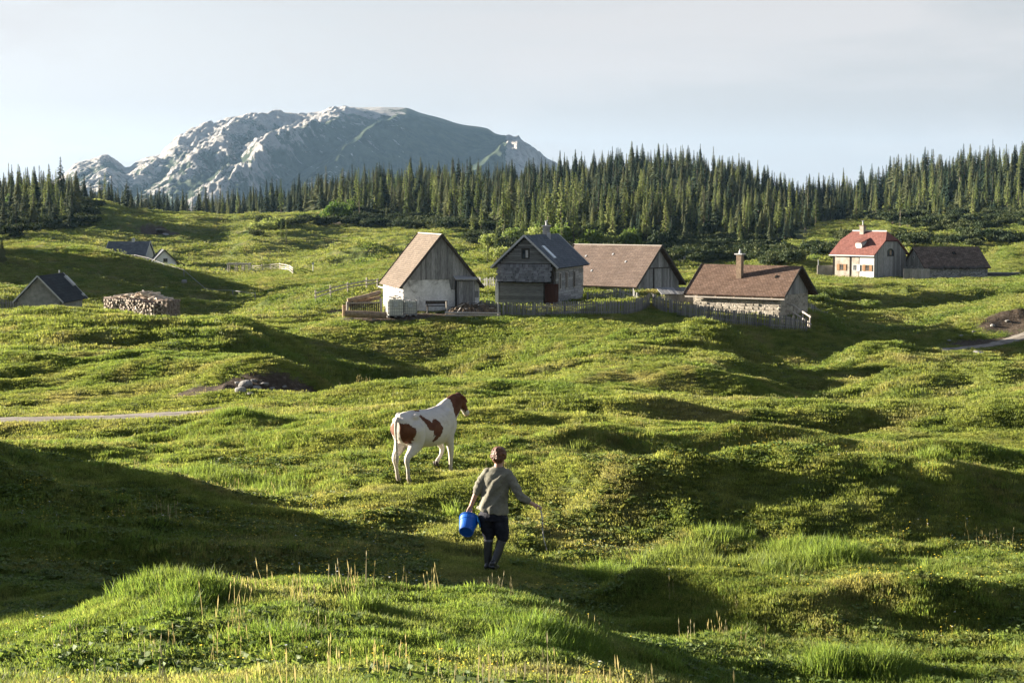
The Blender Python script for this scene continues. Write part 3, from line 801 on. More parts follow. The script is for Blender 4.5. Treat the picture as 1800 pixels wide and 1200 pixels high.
# ------------------------------------------------------------------ white walled barn with a steep tan roof
def barn_white():
    th = math.radians(14)
    W, L, he, hr = 5.55, 8.3, 1.60, 5.05
    p = at(776, 541, 121.5)
    r = empty('barn', (p.x - math.sin(th) * L / 2, p.y + math.cos(th) * L / 2, p.z), th, 'steep tan roofed barn with grey board gable over whitewashed walls, leftmost of the central huts', 'barn')
    gable_shell(r, W, L, he, hr, M_PLASTER)
    k = (hr - he) / (W / 2)
    top = lambda x: hr - abs(x) * k - 0.01
    def bot(x):
        return 2.02 if x < 0.62 else (1.30 if x < 1.55 else 1.98)
    board_run(r, -W / 2 + 0.36, W / 2 - .35, -L / 2, bot, top, M_WOOD_GREY, 0.17)
    roof_pair(r, W, L, he, hr, 0.28, 0.30, 0.10, M_ROOF_TAN, verge=M_WOOD_DARK)
    mb = MB(); mb.tube([(0, -L / 2 - .3, hr + .17), (0, L / 2 + .3, hr + .17)], 0.05, 6); mb.build('ridge_cap', M_WOOD_PALE, r)
    # lean-to door box on the gable
    d = MB(); d.box(0.98, -L / 2 - 0.55, -0.2, 2.32, -L / 2 - 0.03, 1.92); dd = d.build('porch', M_SHADOWGAP, r)
    board_run(dd, 1.0, 2.30, -L / 2 - 0.55, lambda x: -0.1, lambda x: 1.92, M_WOOD_GREY, 0.145)
    sr = MB(); sr.prism([(-L / 2 - 0.85, 2.0), (-L / 2, 2.22), (-L / 2, 2.28), (-L / 2 - 0.87, 2.06)], 'x', 0.86, 2.44); sr.build('porch_roof', M_WOOD_GREY, r)
    # small shuttered opening right of the door
    f = MB(); f.box(2.42, -L / 2 - .05, 0.55, 2.50, -L / 2 - .002, 1.30); f.box(2.58 + .35, -L / 2 - .05, .62, 3.0, -L / 2 - .002, .7)
    w_ = MB(); w_.box(-.30, -.04, -.27, .30, 0.01, .27); w_.build('hatch', M_METAL, r, loc=(2.42, -L / 2 - .01, 0.98)) if False else None
    h_ = MB(); h_.box(2.38, -L / 2 - .04, 0.72, 2.72, -L / 2 - .003, 1.18); h_.build('hatch', M_WOOD_GREY, r)
    # sooty plaster patches as raised remains of render
    g = MB()
    g.tube([(-W / 2 - .30, -L / 2 - .3, he - .42), (-W / 2 - .30, L / 2 + .3, he - .42)], 0.06, 6); g.build('gutter', M_WOOD_PALE, r)
    # board door on the sunny long wall
    b_ = MB(); b_.box(-W / 2 - .05, -1.2, -.1, -W / 2 - .003, -.2, 1.35); b_.build('door', M_WOOD_PALE, r)
    return r
BARN = barn_white()

# ------------------------------------------------------------------ dark shingled house
def dark_house():
    th = math.radians(16.5)
    W, L, he, hr = 4.30, 8.6, 3.02, 5.02
    p = at(924, 537, 132.0); sc = 1.056
    r = empty('house', (p.x + math.sin(th) * L / 2 * sc, p.y + math.cos(th) * L / 2 * sc, p.z), -th, 'small dark shingled house with slate roof, skylight and stub chimney', 'house')
    r.scale = (sc, sc, sc)
    # local frame: gable at -y; rotate clockwise so that the right wall shows
    gable_shell(r, W, L, he, hr, M_WOOD_DARK)
    k = (hr - he) / (W / 2)
    # weathered clapboards on the right wall
    zz = -.5
    while zz < he - .1:
        y_ = -L / 2 + .45
        while y_ < L / 2 - .02:
            y2 = min(L / 2, y_ + rnd.uniform(1.1, 2.4)); m_ = MB(); m_.box(W / 2 - .01, y_, zz, W / 2 + .03 + rnd.uniform(0, .03), y2 - .02, zz + .175); m_.build('clapboard', M_CLAP, r); y_ = y2
        zz += .19
    # gable top: horizontal boards above z=3.05
    z = 3.10
    while z < hr - 0.15:
        hw = (hr - z - .16) / k
        if hw > 0.1:
            xs = [(-hw, hw)]
            if 3.42 < z < 4.05: xs = [(-hw, -0.32), (0.32, hw)] if hw > .34 else []
            for a, b_ in xs:
                m_ = MB(); m_.box(a, -L / 2 - 0.05, z, b_, -L / 2 - .003, z + 0.14); m_.build('board', M_WOOD_GREYH, r)
        z += 0.155
    window(r, 0, -L / 2 - 0.04, 3.78, 0.58, 0.72, 0, -1, M_WOOD_DARK, 0.06)
    # white curtain behind the left pane of the gable window
    c_ = MB(); c_.box(-.02, -.03, -.27, .2, -.022, .27); c_.build('curtain', M_TRIM, r, loc=(0, -L / 2 - .045, 3.78))
    # projecting shingled storey band
    m_ = MB(); m_.prism([(-L / 2 - .52, 1.78), (-L / 2 - .04, 3.0), (-L / 2, 3.0), (-L / 2, 1.70), (-L / 2 - .46, 1.70)], 'x', -W / 2 + .12, W / 2 - .16); band = m_.build('pent_roof', M_SHADOWGAP, r)
    rows = 6
    for i in range(rows):
        t0 = i / rows; 
        n = 17
        for j in range(n):
            x0 = -W / 2 + .06 + (W - .20) * j / n + rnd.uniform(-.02, .02) + (0.1 if i % 2 else 0) - .05
            w_ = (W - .2) / n - .015
            zt, zb_ = 3.04 - 1.22 * t0, 3.04 - 1.22 * (t0 + 1 / rows) - .06 + rnd.uniform(-.03, .03)
            yt, yb = -L / 2 - .06 - .46 * t0, -L / 2 - .06 - .46 * (t0 + 1 / rows) - .05
            s_ = MB(); s_.add([(x0, yt - .02, zt), (x0 + w_, yt - .02, zt), (x0 + w_, yb - .02, zb_), (x0, yb - .02, zb_), (x0, yt + .0, zt), (x0 + w_, yt + .0, zt), (x0 + w_, yb + .02, zb_), (x0, yb + .02, zb_)],
                              [(0, 1, 2, 3), (7, 6, 5, 4), (0, 4, 5, 1), (3, 2, 6, 7), (0, 3, 7, 4), (1, 5, 6, 2)])
            s_.build('shingle', M_WOOD_GREYH, r)
    # log wall below: horizontal beams
    for i in range(8):
        m_ = MB(); m_.box(-W / 2 + .16, -L / 2 - .16, -.3 + i * .25, W / 2 - .75, -L / 2 - .003, -.3 + i * .25 + .235); m_.build('beam', M_WOOD_GREYH, r)
    # white rendered corner pillar at the left
    m_ = MB(); m_.box(-W / 2 - .12, -L / 2 - .22, -.4, -W / 2 + .12, -L / 2 - .004, 1.80); m_.build('corner_pillar', M_PLASTER, r)
    # red-brown double door at the right corner
    m_ = MB(); m_.box(W / 2 - .72, -L / 2 - .10, -.3, W / 2 - .62, -L / 2 - .004, 1.66); m_.build('door_post', M_WOOD_DARK, r)
    dr = MB(); dr.box(W / 2 - .60, -L / 2 - .30, -.2, W / 2 + .35, -L / 2 - .03, 1.62); d_ = dr.build('door', M_RED_DOOR, r)
    for i in range(4):
        m_ = MB(); m_.box(W / 2 - .59 + i * .235, -L / 2 - .325, -.15, W / 2 - .37 + i * .235, -L / 2 - .302, 1.6); m_.build('board', M_RED_DOOR, d_)
    roof_pair(r, W, L, he, hr, 0.42, 0.42, 0.09, M_ROOF_SLATE, verge=M_TRIM, verge_w=.13)
    # slender openings in the right wall
    for y in (-2.9, -1.0, 1.3):
        o = MB(); o.box(W / 2 - .02, y - .19, 1.22, W / 2 + .075, y + .19, 2.32); wn_ = o.build('window', M_SHADOWGAP, r)
        f = MB()
        f.box(W / 2 + .07, y - .27, 1.17, W / 2 + .12, y - .19, 2.37); f.box(W / 2 + .07, y + .19, 1.17, W / 2 + .12, y + .27, 2.37)
        f.box(W / 2 + .07, y - .19, 2.32, W / 2 + .12, y + .19, 2.38); f.box(W / 2 + .07, y - .19, 1.12, W / 2 + .12, y + .19, 1.20)
        f.build('frame', M_WOOD_PALE, wn_)
    # skylight: bright pane lying on the right slope
    n = Vector((k, 0, 1)).normalized()
    def on(x, y, up): return Vector((x, y, hr - k * x)) + n * (0.12 + .02 + up)
    a, b_ = 0.85, 1.80
    y0, y1 = -3.4, -2.75
    s_ = MB(); vs = [on(a, y0, .06), on(a, y1, .06), on(b_, y1, .06), on(b_, y0, .06), on(a, y0, -.02), on(a, y1, -.02), on(b_, y1, -.02), on(b_, y0, -.02)]
    s_.add(vs, [(0, 1, 2, 3), (7, 6, 5, 4), (0, 4, 5, 1), (1, 5, 6, 2), (2, 6, 7, 3), (3, 7, 4, 0)])
    sm, snt, sb = new_mat('skylight_glass', 0.12, 0.8)
    snt.links.new(ramp(snt, noise_node(snt, 3, 2), [(0.3, (0.42, 0.47, 0.52)), (0.7, (0.55, 0.6, 0.64))]), sb.inputs['Base Color'])
    s_.build('skylight', sm, r)
    c_ = MB(); c_.box(-.22, -.26, -.5, .22, .26, .62); ch = c_.build('chimney', M_WOOD_GREYH, r, loc=(0.05, 1.2, hr + .1))
    c_ = MB(); c_.box(-.28, -.32, .62, .28, .32, .70); c_.build('cap', M_METAL, ch)
    c_ = MB(); c_.tube([(0, 0, .70), (0, 0, 1.0)], .07, 8); c_.tube([(-.12, 0, 1.02), (.12, 0, 1.06)], .03, 6); c_.build('flue', M_METAL, ch)
    c_ = MB(); c_.box(-.16, -.05, -.62, .1, .05, .05); c_.build('flashing', M_METAL, ch, loc=(.3, -.28, .1))
    return r
DARK = dark_house()

# ------------------------------------------------------------------ long brown barn behind
def barn_long():
    th = math.radians(50)
    W, L, he, hr = 6.0, 8.0, 1.15, 3.95
    p = at(1155, 522, 143.0); sc = 1.05
    r = empty('barn', (p.x - math.sin(th) * L / 2 * sc, p.y + math.cos(th) * L / 2 * sc, p.z), th, 'low barn with broad pinkish brown roof right of the slate roofed house', 'barn')
    r.scale = (sc, sc, sc)
    gable_shell(r, W, L, he, hr, M_WOOD_GREY)
    k = (hr - he) / (W / 2)
    board_run(r, -W / 2 + .02, W / 2 - .02, -L / 2, lambda x: -.3, lambda x: min(2.30, hr - abs(x) * k - .01), M_WOOD_GREY, 0.22)
    board_run(r, -W / 2 + 1.15, W / 2 - 1.15, -L / 2 - .03, lambda x: 2.36, lambda x: hr - abs(x) * k - .01, M_WOOD_GREY, 0.22)
    m_ = MB(); m_.box(-1.9, -L / 2 - .10, 2.28, 1.9, -L / 2 - .003, 2.36); m_.build('tie_beam', M_WOOD_DARK, r)
    m_ = MB(); m_.box(-.62, -L / 2 - .09, -.2, -.54, -L / 2 - .03, 2.28); m_.build('door_post', M_WOOD_DARK, r)
    roof_pair(r, W, L, he, hr, 0.42, 0.45, 0.10, M_ROOF_TAN2, verge=M_WOOD_DARK)
    m_ = MB(); m_.tube([(0, -L / 2 - .45, hr + .15), (0, L / 2 + .45, hr + .15)], 0.05, 6); m_.build('ridge_cap', M_WOOD_PALE, r)
    # vent flaps on the sunny slope
    for x, y in ((-1.0, 2.4), (-1.4, -1.9), (-2.2, 0.9), (-.8, -.2)):
        v_ = MB(); v_.box(-.09, -.06, 0, .09, .06, .05); v_.build('roof_vent', M_METAL, r, loc=(x, y, hr + x * k + .15), rot=(0, -math.atan(k), 0))
    return r
barn_long()

# ------------------------------------------------------------------ stone house with the tall chimney
def stone_house():
    th = math.radians(55)
    W, L, he, hr = 4.5, 7.0, 1.47, 3.22
    p = at(1396, 550, 122.5)
    r = empty('house', (p.x - math.sin(th) * L / 2, p.y + math.cos(th) * L / 2, p.z), th, 'low field stone house with brown shingle roof and one very tall square chimney', 'house')
    gable_shell(r, W, L, he, hr, M_STONE)
    k = (hr - he) / (W / 2)
    # individual bigger face stones on the sunny wall
    zs = -.1
    while zs < he - .32:
        y = -L / 2 + .05
        h_ = rnd.uniform(.22, .34)
        while y < L / 2 - .4:
            w_ = rnd.uniform(.3, .75)
            if rnd.random() < .75:
                m_ = MB(); pr = rnd.uniform(.015, .06)
                a = (y + .03, y + w_ - .03); zz = (zs + .03, zs + h_ - .03)
                m_.add([(-W / 2 - pr, a[0] + .03, zz[0] + .02), (-W / 2 - pr, a[1] - .04, zz[0] + .03), (-W / 2 - pr, a[1] - .03, zz[1] - .03), (-W / 2 - pr, a[0] + .04, zz[1] - .02),
                        (-W / 2 + .02, a[0], zz[0]), (-W / 2 + .02, a[1], zz[0]), (-W / 2 + .02, a[1], zz[1]), (-W / 2 + .02, a[0], zz[1])],
                       [(0, 1, 2, 3), (0, 4, 5, 1), (1, 5, 6, 2), (2, 6, 7, 3), (3, 7, 4, 0)])
                m_.build('stone', M_STONE_PIECE, r)
            y += w_
        zs += h_
    board_run(r, -W / 2 + .08, W / 2 - .08, -L / 2, lambda x: 1.38, lambda x: hr - abs(x) * k - .01, M_WOOD_GREY, 0.18)
    roof_pair(r, W, L, he, hr, 0.45, 0.55, 0.12, M_ROOF_BROWN, verge=M_WOOD_DARK)
    m_ = MB(); m_.box(-W / 2 - .40, -L / 2 - .5, he - .42, -W / 2 - .30, L / 2 + .5, he - .33); m_.build('eave_pole', M_WOOD_PALE, r)
    m_ = MB(); m_.box(-W / 2 - .12, -L / 2 + .1, he - .24, -W / 2 - .003, L / 2 - .1, he - .10); m_.build('wall_plate', M_WOOD_TAN, r)
    for y in (-3.0, -1.5, 0.0, 1.5, 3.0):
        m_ = MB(); m_.box(-W / 2 - .38, y - .06, he - .33, -W / 2 - .004, y + .06, he - .25); m_.build('rafter_end', M_WOOD_TAN, r)
    # stacked logs under the far end of the eave
    # chimney
    xc, yc = -1.05, 0.35
    c_ = MB(); c_.box(-.2, -.2, -.4, .2, .2, 1.75); ch = c_.build('chimney', M_BRICK, r, loc=(xc, yc, hr + xc * k))
    c_ = MB(); c_.box(-.31, -.31, 1.753, .31, .31, 1.83); c_.build('cap', M_TRIM, ch)
    c_ = MB(); c_.tube([(0, 0, 1.83), (0, 0, 2.03)], [.10, .09], 8); c_.tube([(0, 0, 2.03), (0, 0, 2.15)], [.05, .04], 8); c_.build('flue', M_TRIM, ch)
    # roof hatch and rooftop hump
    c_ = MB(); c_.box(-.14, -.07, 0, .14, .07, .06); c_.build('roof_vent', M_SHADOWGAP, r, loc=(-1.0, -2.55, hr - 1.0 * k + .17), rot=(0, -math.atan(k), 0))
    return r
M_STONE_PIECE = simple_mat('field_stone', (0.25, 0.22, 0.185), (0.45, 0.41, 0.34), 5.0, 0.95, 0.08, bmp=0.6, bdist=0.03, per_object=0.28)
STONEH = stone_house()

# lean-to shed between the two low roofs
def lean_shed():
    p = at(1192, 533, 127.0); th = math.radians(6)
    r = empty('shed', p, th, 'small plank roofed lean-to shed left of the house with tall chimney', 'shed')
    mb = MB(); mb.prism([(-1.0, -.4), (1.0, -.4), (1.0, 1.05), (-1.0, .72)], 'x', -1.25, 1.25); mb.build('wall', M_SHADOWGAP, r)
    board_run(r, -1.25, 1.25, -1.0, lambda x: -.4, lambda x: .70, M_WOOD_GREY, .19)
    for i in range(9):
        x = -1.5 + i * .35
        m_ = MB(); m_.bar((x + .16, -1.25, .72 + rnd.uniform(0, .03)), (x + .16, 1.1, 1.12 + rnd.uniform(0, .03)), .31, .035)
        m_.build('plank', M_WOOD_GREYH, r)
    return r
lean_shed()

# ------------------------------------------------------------------ house with the red half-hipped roof
def red_house():
    th = math.radians(43)
    W, L, he, hr = 7.0, 6.4, 3.05, 5.70
    # corner nearest the camera is at px 1535
    c = at(1536, 488.5, 217.0)
    lx = Vector((math.cos(th), math.sin(th), 0)); ly = Vector((-math.sin(th), math.cos(th), 0))
    o = c + lx * (W / 2) + ly * (L / 2)
    r = empty('house', o, th, 'two storey house with red half-hipped tile roof and orange shutters on the grassy rise', 'house')
    k = (hr - he) / (W / 2)
    zc = 4.55; xh = (hr - zc) / k
    mb = MB()
    mb.prism([(-W / 2, -1.2), (W / 2, -1.2), (W / 2, he), (xh, zc), (-xh, zc), (-W / 2, he)], 'y', -L / 2, L / 2)
    mb.build('wall', M_WALL_WHITE, r)
    board_run(r, -W / 2 + .03, W / 2 - .03, -L / 2, lambda x: -.1, lambda x: min(zc - .01, hr - abs(x) * k - .01), M_WOOD_GREY, 0.27)
    t = 0.12; lift = t * math.sqrt(1 + k * k) + .02; oe, og = .4, .3
    run = 0.85                                        # how far the ridge is set back by the half hips
    for s in (-1, 1):
        xe = s * (W / 2 + oe); ze = he - k * oe + lift
        xx = s * xh; zz = zc + lift
        P = [(0, -L / 2 - og + run, hr + lift), (0, L / 2 + og - run, hr + lift), (xx, L / 2 + og, zz), (xe, L / 2 + og, ze), (xe, -L / 2 - og, ze), (xx, -L / 2 - og, zz)]
        slab('roof', P, t, M_ROOF_RED, r)
    for q in (-1, 1):
        y0 = q * (L / 2 + og); y1 = q * (L / 2 + og - run)
        slab('hip_roof', [(-xh + .002, y0 - q * .004, zc + lift - .004), (xh - .002, y0 - q * .004, zc + lift - .004), (0, y1, hr + lift - .006)], t * .9, M_ROOF_RED, r)
    m_ = MB(); m_.box(-W / 2 - oe - .09, -L / 2 - og, he - k * oe - .02, -W / 2 - oe + .02, L / 2 + og, he - k * oe + .10); m_.build('gutter', M_TRIM, r)
    m_ = MB(); m_.tube([(0, -L / 2 - og + run, hr + lift + .03), (0, L / 2 + og - run, hr + lift + .03)], .09, 6); m_.build('ridge_tiles', M_TRIM, r)
    # grey rough-cast left part, split by dark down pipes, on the sunny front (x = -W/2)
    m_ = MB(); m_.box(-W / 2 - .05, -.9, -.05, -W / 2 - .003, L / 2 - .2, he - .35); m_.build('wall_panel', M_STUCCO, r)
    for y in (0.45, L / 2 - .12):
        m_ = MB(); m_.box(-W / 2 - .12, y - .12, -.2, -W / 2 - .052, y + .04, he - .3); m_.build('drain_pipe', M_SHADOWGAP, r)
    for y, op in ((1.75, True), (-0.35, False), (-2.2, True)):
        w_ = window(r, -W / 2 - (.052 if y > -.9 else .01), y, 1.25, .62, .8, -1, 0, M_ORANGE if op else M_TRIM, .05)
        for s in (-1, 1):
            if op or s > 0:
                m_ = MB(); m_.box(-.2 + s * .55, -.07, -.42, .2 + s * .55 - .0, -.03, .42); m_.build('shutter', M_ORANGE if op else M_TRIM, w_)
    m_ = MB(); m_.box(-W / 2 - .5, -L / 2 - .02, -.7, -W / 2 - .004, L / 2 + .3, -.06); m_.build('plinth', M_TRIM, r)
    # arched dark window in the gable
    g = MB(); pts = [(-.62, 2.75), (.62, 2.75), (.62, 3.35)] + [(.62 * math.cos(a), 3.35 + .35 * math.sin(a)) for a in [math.pi * i / 8 for i in range(1, 8)]] + [(-.62, 3.35)]
    g.prism(pts, 'y', -L / 2 - .06, -L / 2 - .04); w_ = g.build('window', M_GLASS, r)
    g = MB(); g.box(-.70, -L / 2 - .10, 2.68, .70, -L / 2 - .061, 2.76); g.box(-.70, -L / 2 - .10, 2.76, -.62, -L / 2 - .061, 3.45); g.box(.62, -L / 2 - .10, 2.76, .70, -L / 2 - .061, 3.45); g.box(-.03, -L / 2 - .09, 2.76, .03, -L / 2 - .062, 3.7)
    g.build('frame', M_WOOD_DARK, w_)
    g = MB(); g.box(-.2, -L / 2 - .085, 2.85, .16, -L / 2 - .064, 3.45); g.build('curtain', M_WOOD_TAN, w_)
    # dormer on the sunny slope
    xd, yd, zd = -2.35, -.35, hr - 2.35 * k + lift
    d = MB(); d.tube([(xd - .55, yd, zd - .02), (xd + 1.0, yd, zd + .30)], [.5, .5], 12); dm_ = d.build('dormer', M_TRIM, r)
    slab('dormer_roof', [(xd - .75, yd - .62, zd + .42), (xd - .75, yd + .62, zd + .42), (xd + 1.15, yd + .62, zd + .95), (xd + 1.15, yd - .62, zd + .95)], .07, M_ROOF_RED, r)
    c_ = MB(); c_.box(-.3, -.3, -.6, .3, .3, .75); ch = c_.build('chimney', M_STUCCO, r, loc=(-.25, .9, hr + .1))
    c_ = MB(); c_.box(-.38, -.38, .753, .38, .38, .83); c_.build('cap', M_BRICK, ch)
    c_ = MB(); c_.tube([(0, 0, .83), (0, 0, 1.35)], .07, 8); c_.tube([(-.2, 0, 1.38), (.2, 0, 1.42)], .05, 6); c_.build('flue', M_METAL, ch)
    return r
M_WALL_WHITE = simple_mat('white_render', (0.45, 0.44, 0.42), (0.55, 0.54, 0.515), 3.0, 0.9, 0.1, bmp=0.15)
M_STUCCO = simple_mat('stained_rough_cast', (0.20, 0.175, 0.145), (0.36, 0.33, 0.285), 1.6, 0.95, 0.08, bmp=0.4, detail=9)
RED = red_house()

def terrace_wall():
    p = at(1452, 484.5, 222.5)
    r = empty('terrace_wall', p, math.radians(-4), 'white terrace parapet with slim posts left of the red roofed house', 'wall')
    mb = MB(); mb.box(-1.15, -.15, -1.2, 1.15, .15, 1.35); mb.build('parapet', M_STUCCO, r)
    for x in (-1.0, 1.0):
        m_ = MB(); m_.box(x - .06, -.06, 1.352, x + .06, .06, 2.1); m_.build('post', M_TRIM, r)
terrace_wall()

def old_barn():
    t = math.radians(78)
    W, L, he, hr = 6.6, 8.6, 1.35, 3.75
    c = at(1627, 489, 217.5)                                        # near corner of gable and camera-facing wall
    gx = Vector((math.cos(t), -math.sin(t), 0)); rd = Vector((math.sin(t), math.cos(t), 0))
    o = c - gx * (W / 2) + rd * (L / 2)
    r = empty('barn', o, -t, 'old stone barn with sagging dark shingle roof right of the red roofed house', 'barn')
    gable_shell(r, W, L, he, hr, M_STONE_PALE, below=1.0)
    k = (hr - he) / (W / 2)
    board_run(r, -W / 2 + .1, W / 2 - .1, -L / 2, lambda x: 1.5, lambda x: hr - abs(x) * k - .01, M_WOOD_GREY, .25)
    roof_pair(r, W, L, he, hr, .35, .3, .14, M_ROOF_OLD)
    for x, z, s in ((-.2, 2.6, .3), (-1.2, .9, .45), (1.2, 1.0, .36)):
        window(r, x, -L / 2 - .03, z, s * 1.3, s * 1.5, 0, -1, M_TRIM, .05, cross=False)
    # ragged courses of loose shingles on the lower roof
    for i in range(26):
        y = -L / 2 + .3 + i * (L - .6) / 26; x = W / 2 + .15 + rnd.uniform(-.15, .1)
        m_ = MB(); m_.bar((x, y, hr - x * k + .24), (x + .35, y + rnd.uniform(-.05, .05), hr - (x + .35) * k + .22), .26, .03); m_.build('shingle', M_WOOD_DARK, r)
    m_ = MB(); m_.box(-.25, -.2, 0, .25, .2, .1); m_.build('roof_hatch', M_SHADOWGAP, r, loc=(1.2, .6, hr - 1.2 * k + .2), rot=(0, math.atan(k), 0))
    return r
old_barn()

def board_gate():
    p = at(1611, 491.5, 214.0)
    r = empty('board_fence', p, math.radians(-3), 'grey upright board fence between the red roofed house and the old stone barn', 'fence')
    for i in range(12):
        m_ = MB(); m_.box(-1.6 + i * .27, -.02, -.3, -1.6 + i * .27 + .25, .02, 1.35 + rnd.uniform(-.04, .04)); m_.build('board', M_WOOD_GREY, r)
    for z in (.2, 1.0):
        m_ = MB(); m_.box(-1.62, .022, z, 1.66, .08, z + .1); m_.build('rail', M_WOOD_DARK, r)
board_gate()

# ------------------------------------------------------------------ hut at the left edge
def left_hut():
    W, L, he, hr = 3.6, 7.2, 0.75, 2.62
    p = at(70, 541, 147.0)
    r = empty('hut', (p.x, p.y + L / 2, p.z), math.radians(-1), 'small hut with black roof and grey plastered gable half hidden behind the left knoll', 'hut')
    gable_shell(r, W, L, he, hr, M_GREY_PLASTER)
    roof_pair(r, W, L, he, hr, .42, .35, .09, M_ROOF_BLACK, verge=M_TRIM, verge_w=.12)
    k = (hr - he) / (W / 2); n = Vector((k, 0, 1)).normalized()
    for x0, x1, y0, y1 in ((.25, 1.05, 3.05, 3.75), (1.75, 1.95, 3.2, 3.6)):  # skylight panes, their brightness put in as white colour
        def on(x, y, up): return Vector((x, y, hr - k * x)) + n * (.13 + up)
        vs = [on(x0, y0, .12), on(x0, y1, .12), on(x1, y1, .12), on(x1, y0, .12), on(x0, y0, -.02), on(x0, y1, -.02), on(x1, y1, -.02), on(x1, y0, -.02)]
        MB().add(vs, [(0, 1, 2, 3), (7, 6, 5, 4), (0, 4, 5, 1), (1, 5, 6, 2), (2, 6, 7, 3), (3, 7, 4, 0)]).build('hut_skylight', M_TRIM, r)
    c = MB(); c.tube([(-.05, 3.0, hr), (-.05, 3.0, hr + .4)], .06, 8); c.build('flue', M_METAL, r)
M_GREY_PLASTER = simple_mat('grey_rough_plaster', (0.20, 0.20, 0.19), (0.33, 0.32, 0.30), 3.0, 0.95, 0.08, bmp=0.3)
left_hut()

M_LIME = simple_mat('fresh_limewash', (.72, .72, .71), (.82, .82, .81), 4.0, .9, .1, bmp=.1)
def far_grey_house():
    W, L, he, hr = 5.0, 6.1, 1.5, 3.3
    p = at(222, 464, 262.0)
    r = empty('house', (p.x, p.y + W / 2, p.z), math.radians(88), 'distant house with long blue-grey roof seen broadside and pale walls', 'house')
    gable_shell(r, W, L, he, hr, M_WALL_WHITE)
    roof_pair(r, W, L, he, hr, .45, .2, .1, M_ROOF_GREY, verge=M_TRIM)
    c = MB(); c.box(-.2, -.2, -.3, .2, .2, .6); c.build('chimney', M_TRIM, r, loc=(0, -.6, hr))
    for y in (1.6, -1.0, -2.3):
        window(r, -W / 2 - .01, y, .7, .6, .7, -1, 0, M_TRIM, .05)
    # local -x faces ... camera side: repeat on +x
    for y in (-1.6, 1.0):
        window(r, W / 2 + .01, y, .7, .6, .7, 1, 0, M_TRIM, .05)
def far_cottage():
    W, L, he, hr = 3.5, 5.5, .62, 2.40
    p = at(289.5, 468.5, 258.0)
    th = math.radians(16)
    r = empty('cottage', (p.x - math.sin(th) * L / 2, p.y + math.cos(th) * L / 2, p.z), th, 'little white cottage with one dark square window in its gable, far left meadow', 'cottage')
    gable_shell(r, W, L, he, hr, M_LIME)
    roof_pair(r, W, L, he, hr, .4, .25, .09, M_ROOF_GREY, verge=M_WOOD_DARK)
    window(r, .12, -L / 2 - .01, .95, .62, .55, 0, -1, M_WOOD_DARK, .05)
    c = MB(); c.prism([(0, 1.05), (1.6, .35), (1.6, .25), (0, .95)], 'y', -1.2, 1.6)
    c.build('porch_roof', M_WOOD_DARK, r, loc=(W / 2 + .3, 0, -.3))
far_grey_house(); far_cottage()
# ------------------------------------------------------------------ placing by sight line
def hit(px, py, y0=60.0, y1=900.0, n=1600):
    """first place at or beyond y0 where the sight line through (px, py) meets the ground"""
    a, t = ray(px, py)
    ys = np.exp(np.linspace(math.log(y0), math.log(y1), n))
    d = H(a * ys, ys) - (CZ + t * ys)
    j = np.argmax(d >= 0)
    if d[j] < 0:
        j = int(np.argmax(d))
    if j == 0:
        b_ = np.where(d < 0)[0]
        if len(b_) == 0: j = 0
        else:
            k = b_[0]; e = np.where(d[k:] >= 0)[0]; j = k + (e[0] if len(e) else 0)
    y = float(ys[j])
    return Vector((a * y, y, float(H(np.array([a * y]), np.array([y]))[0])))

def gpt(px, Y):
    x = apx(px, Y); return Vector((x, Y, Hz(x, Y)))

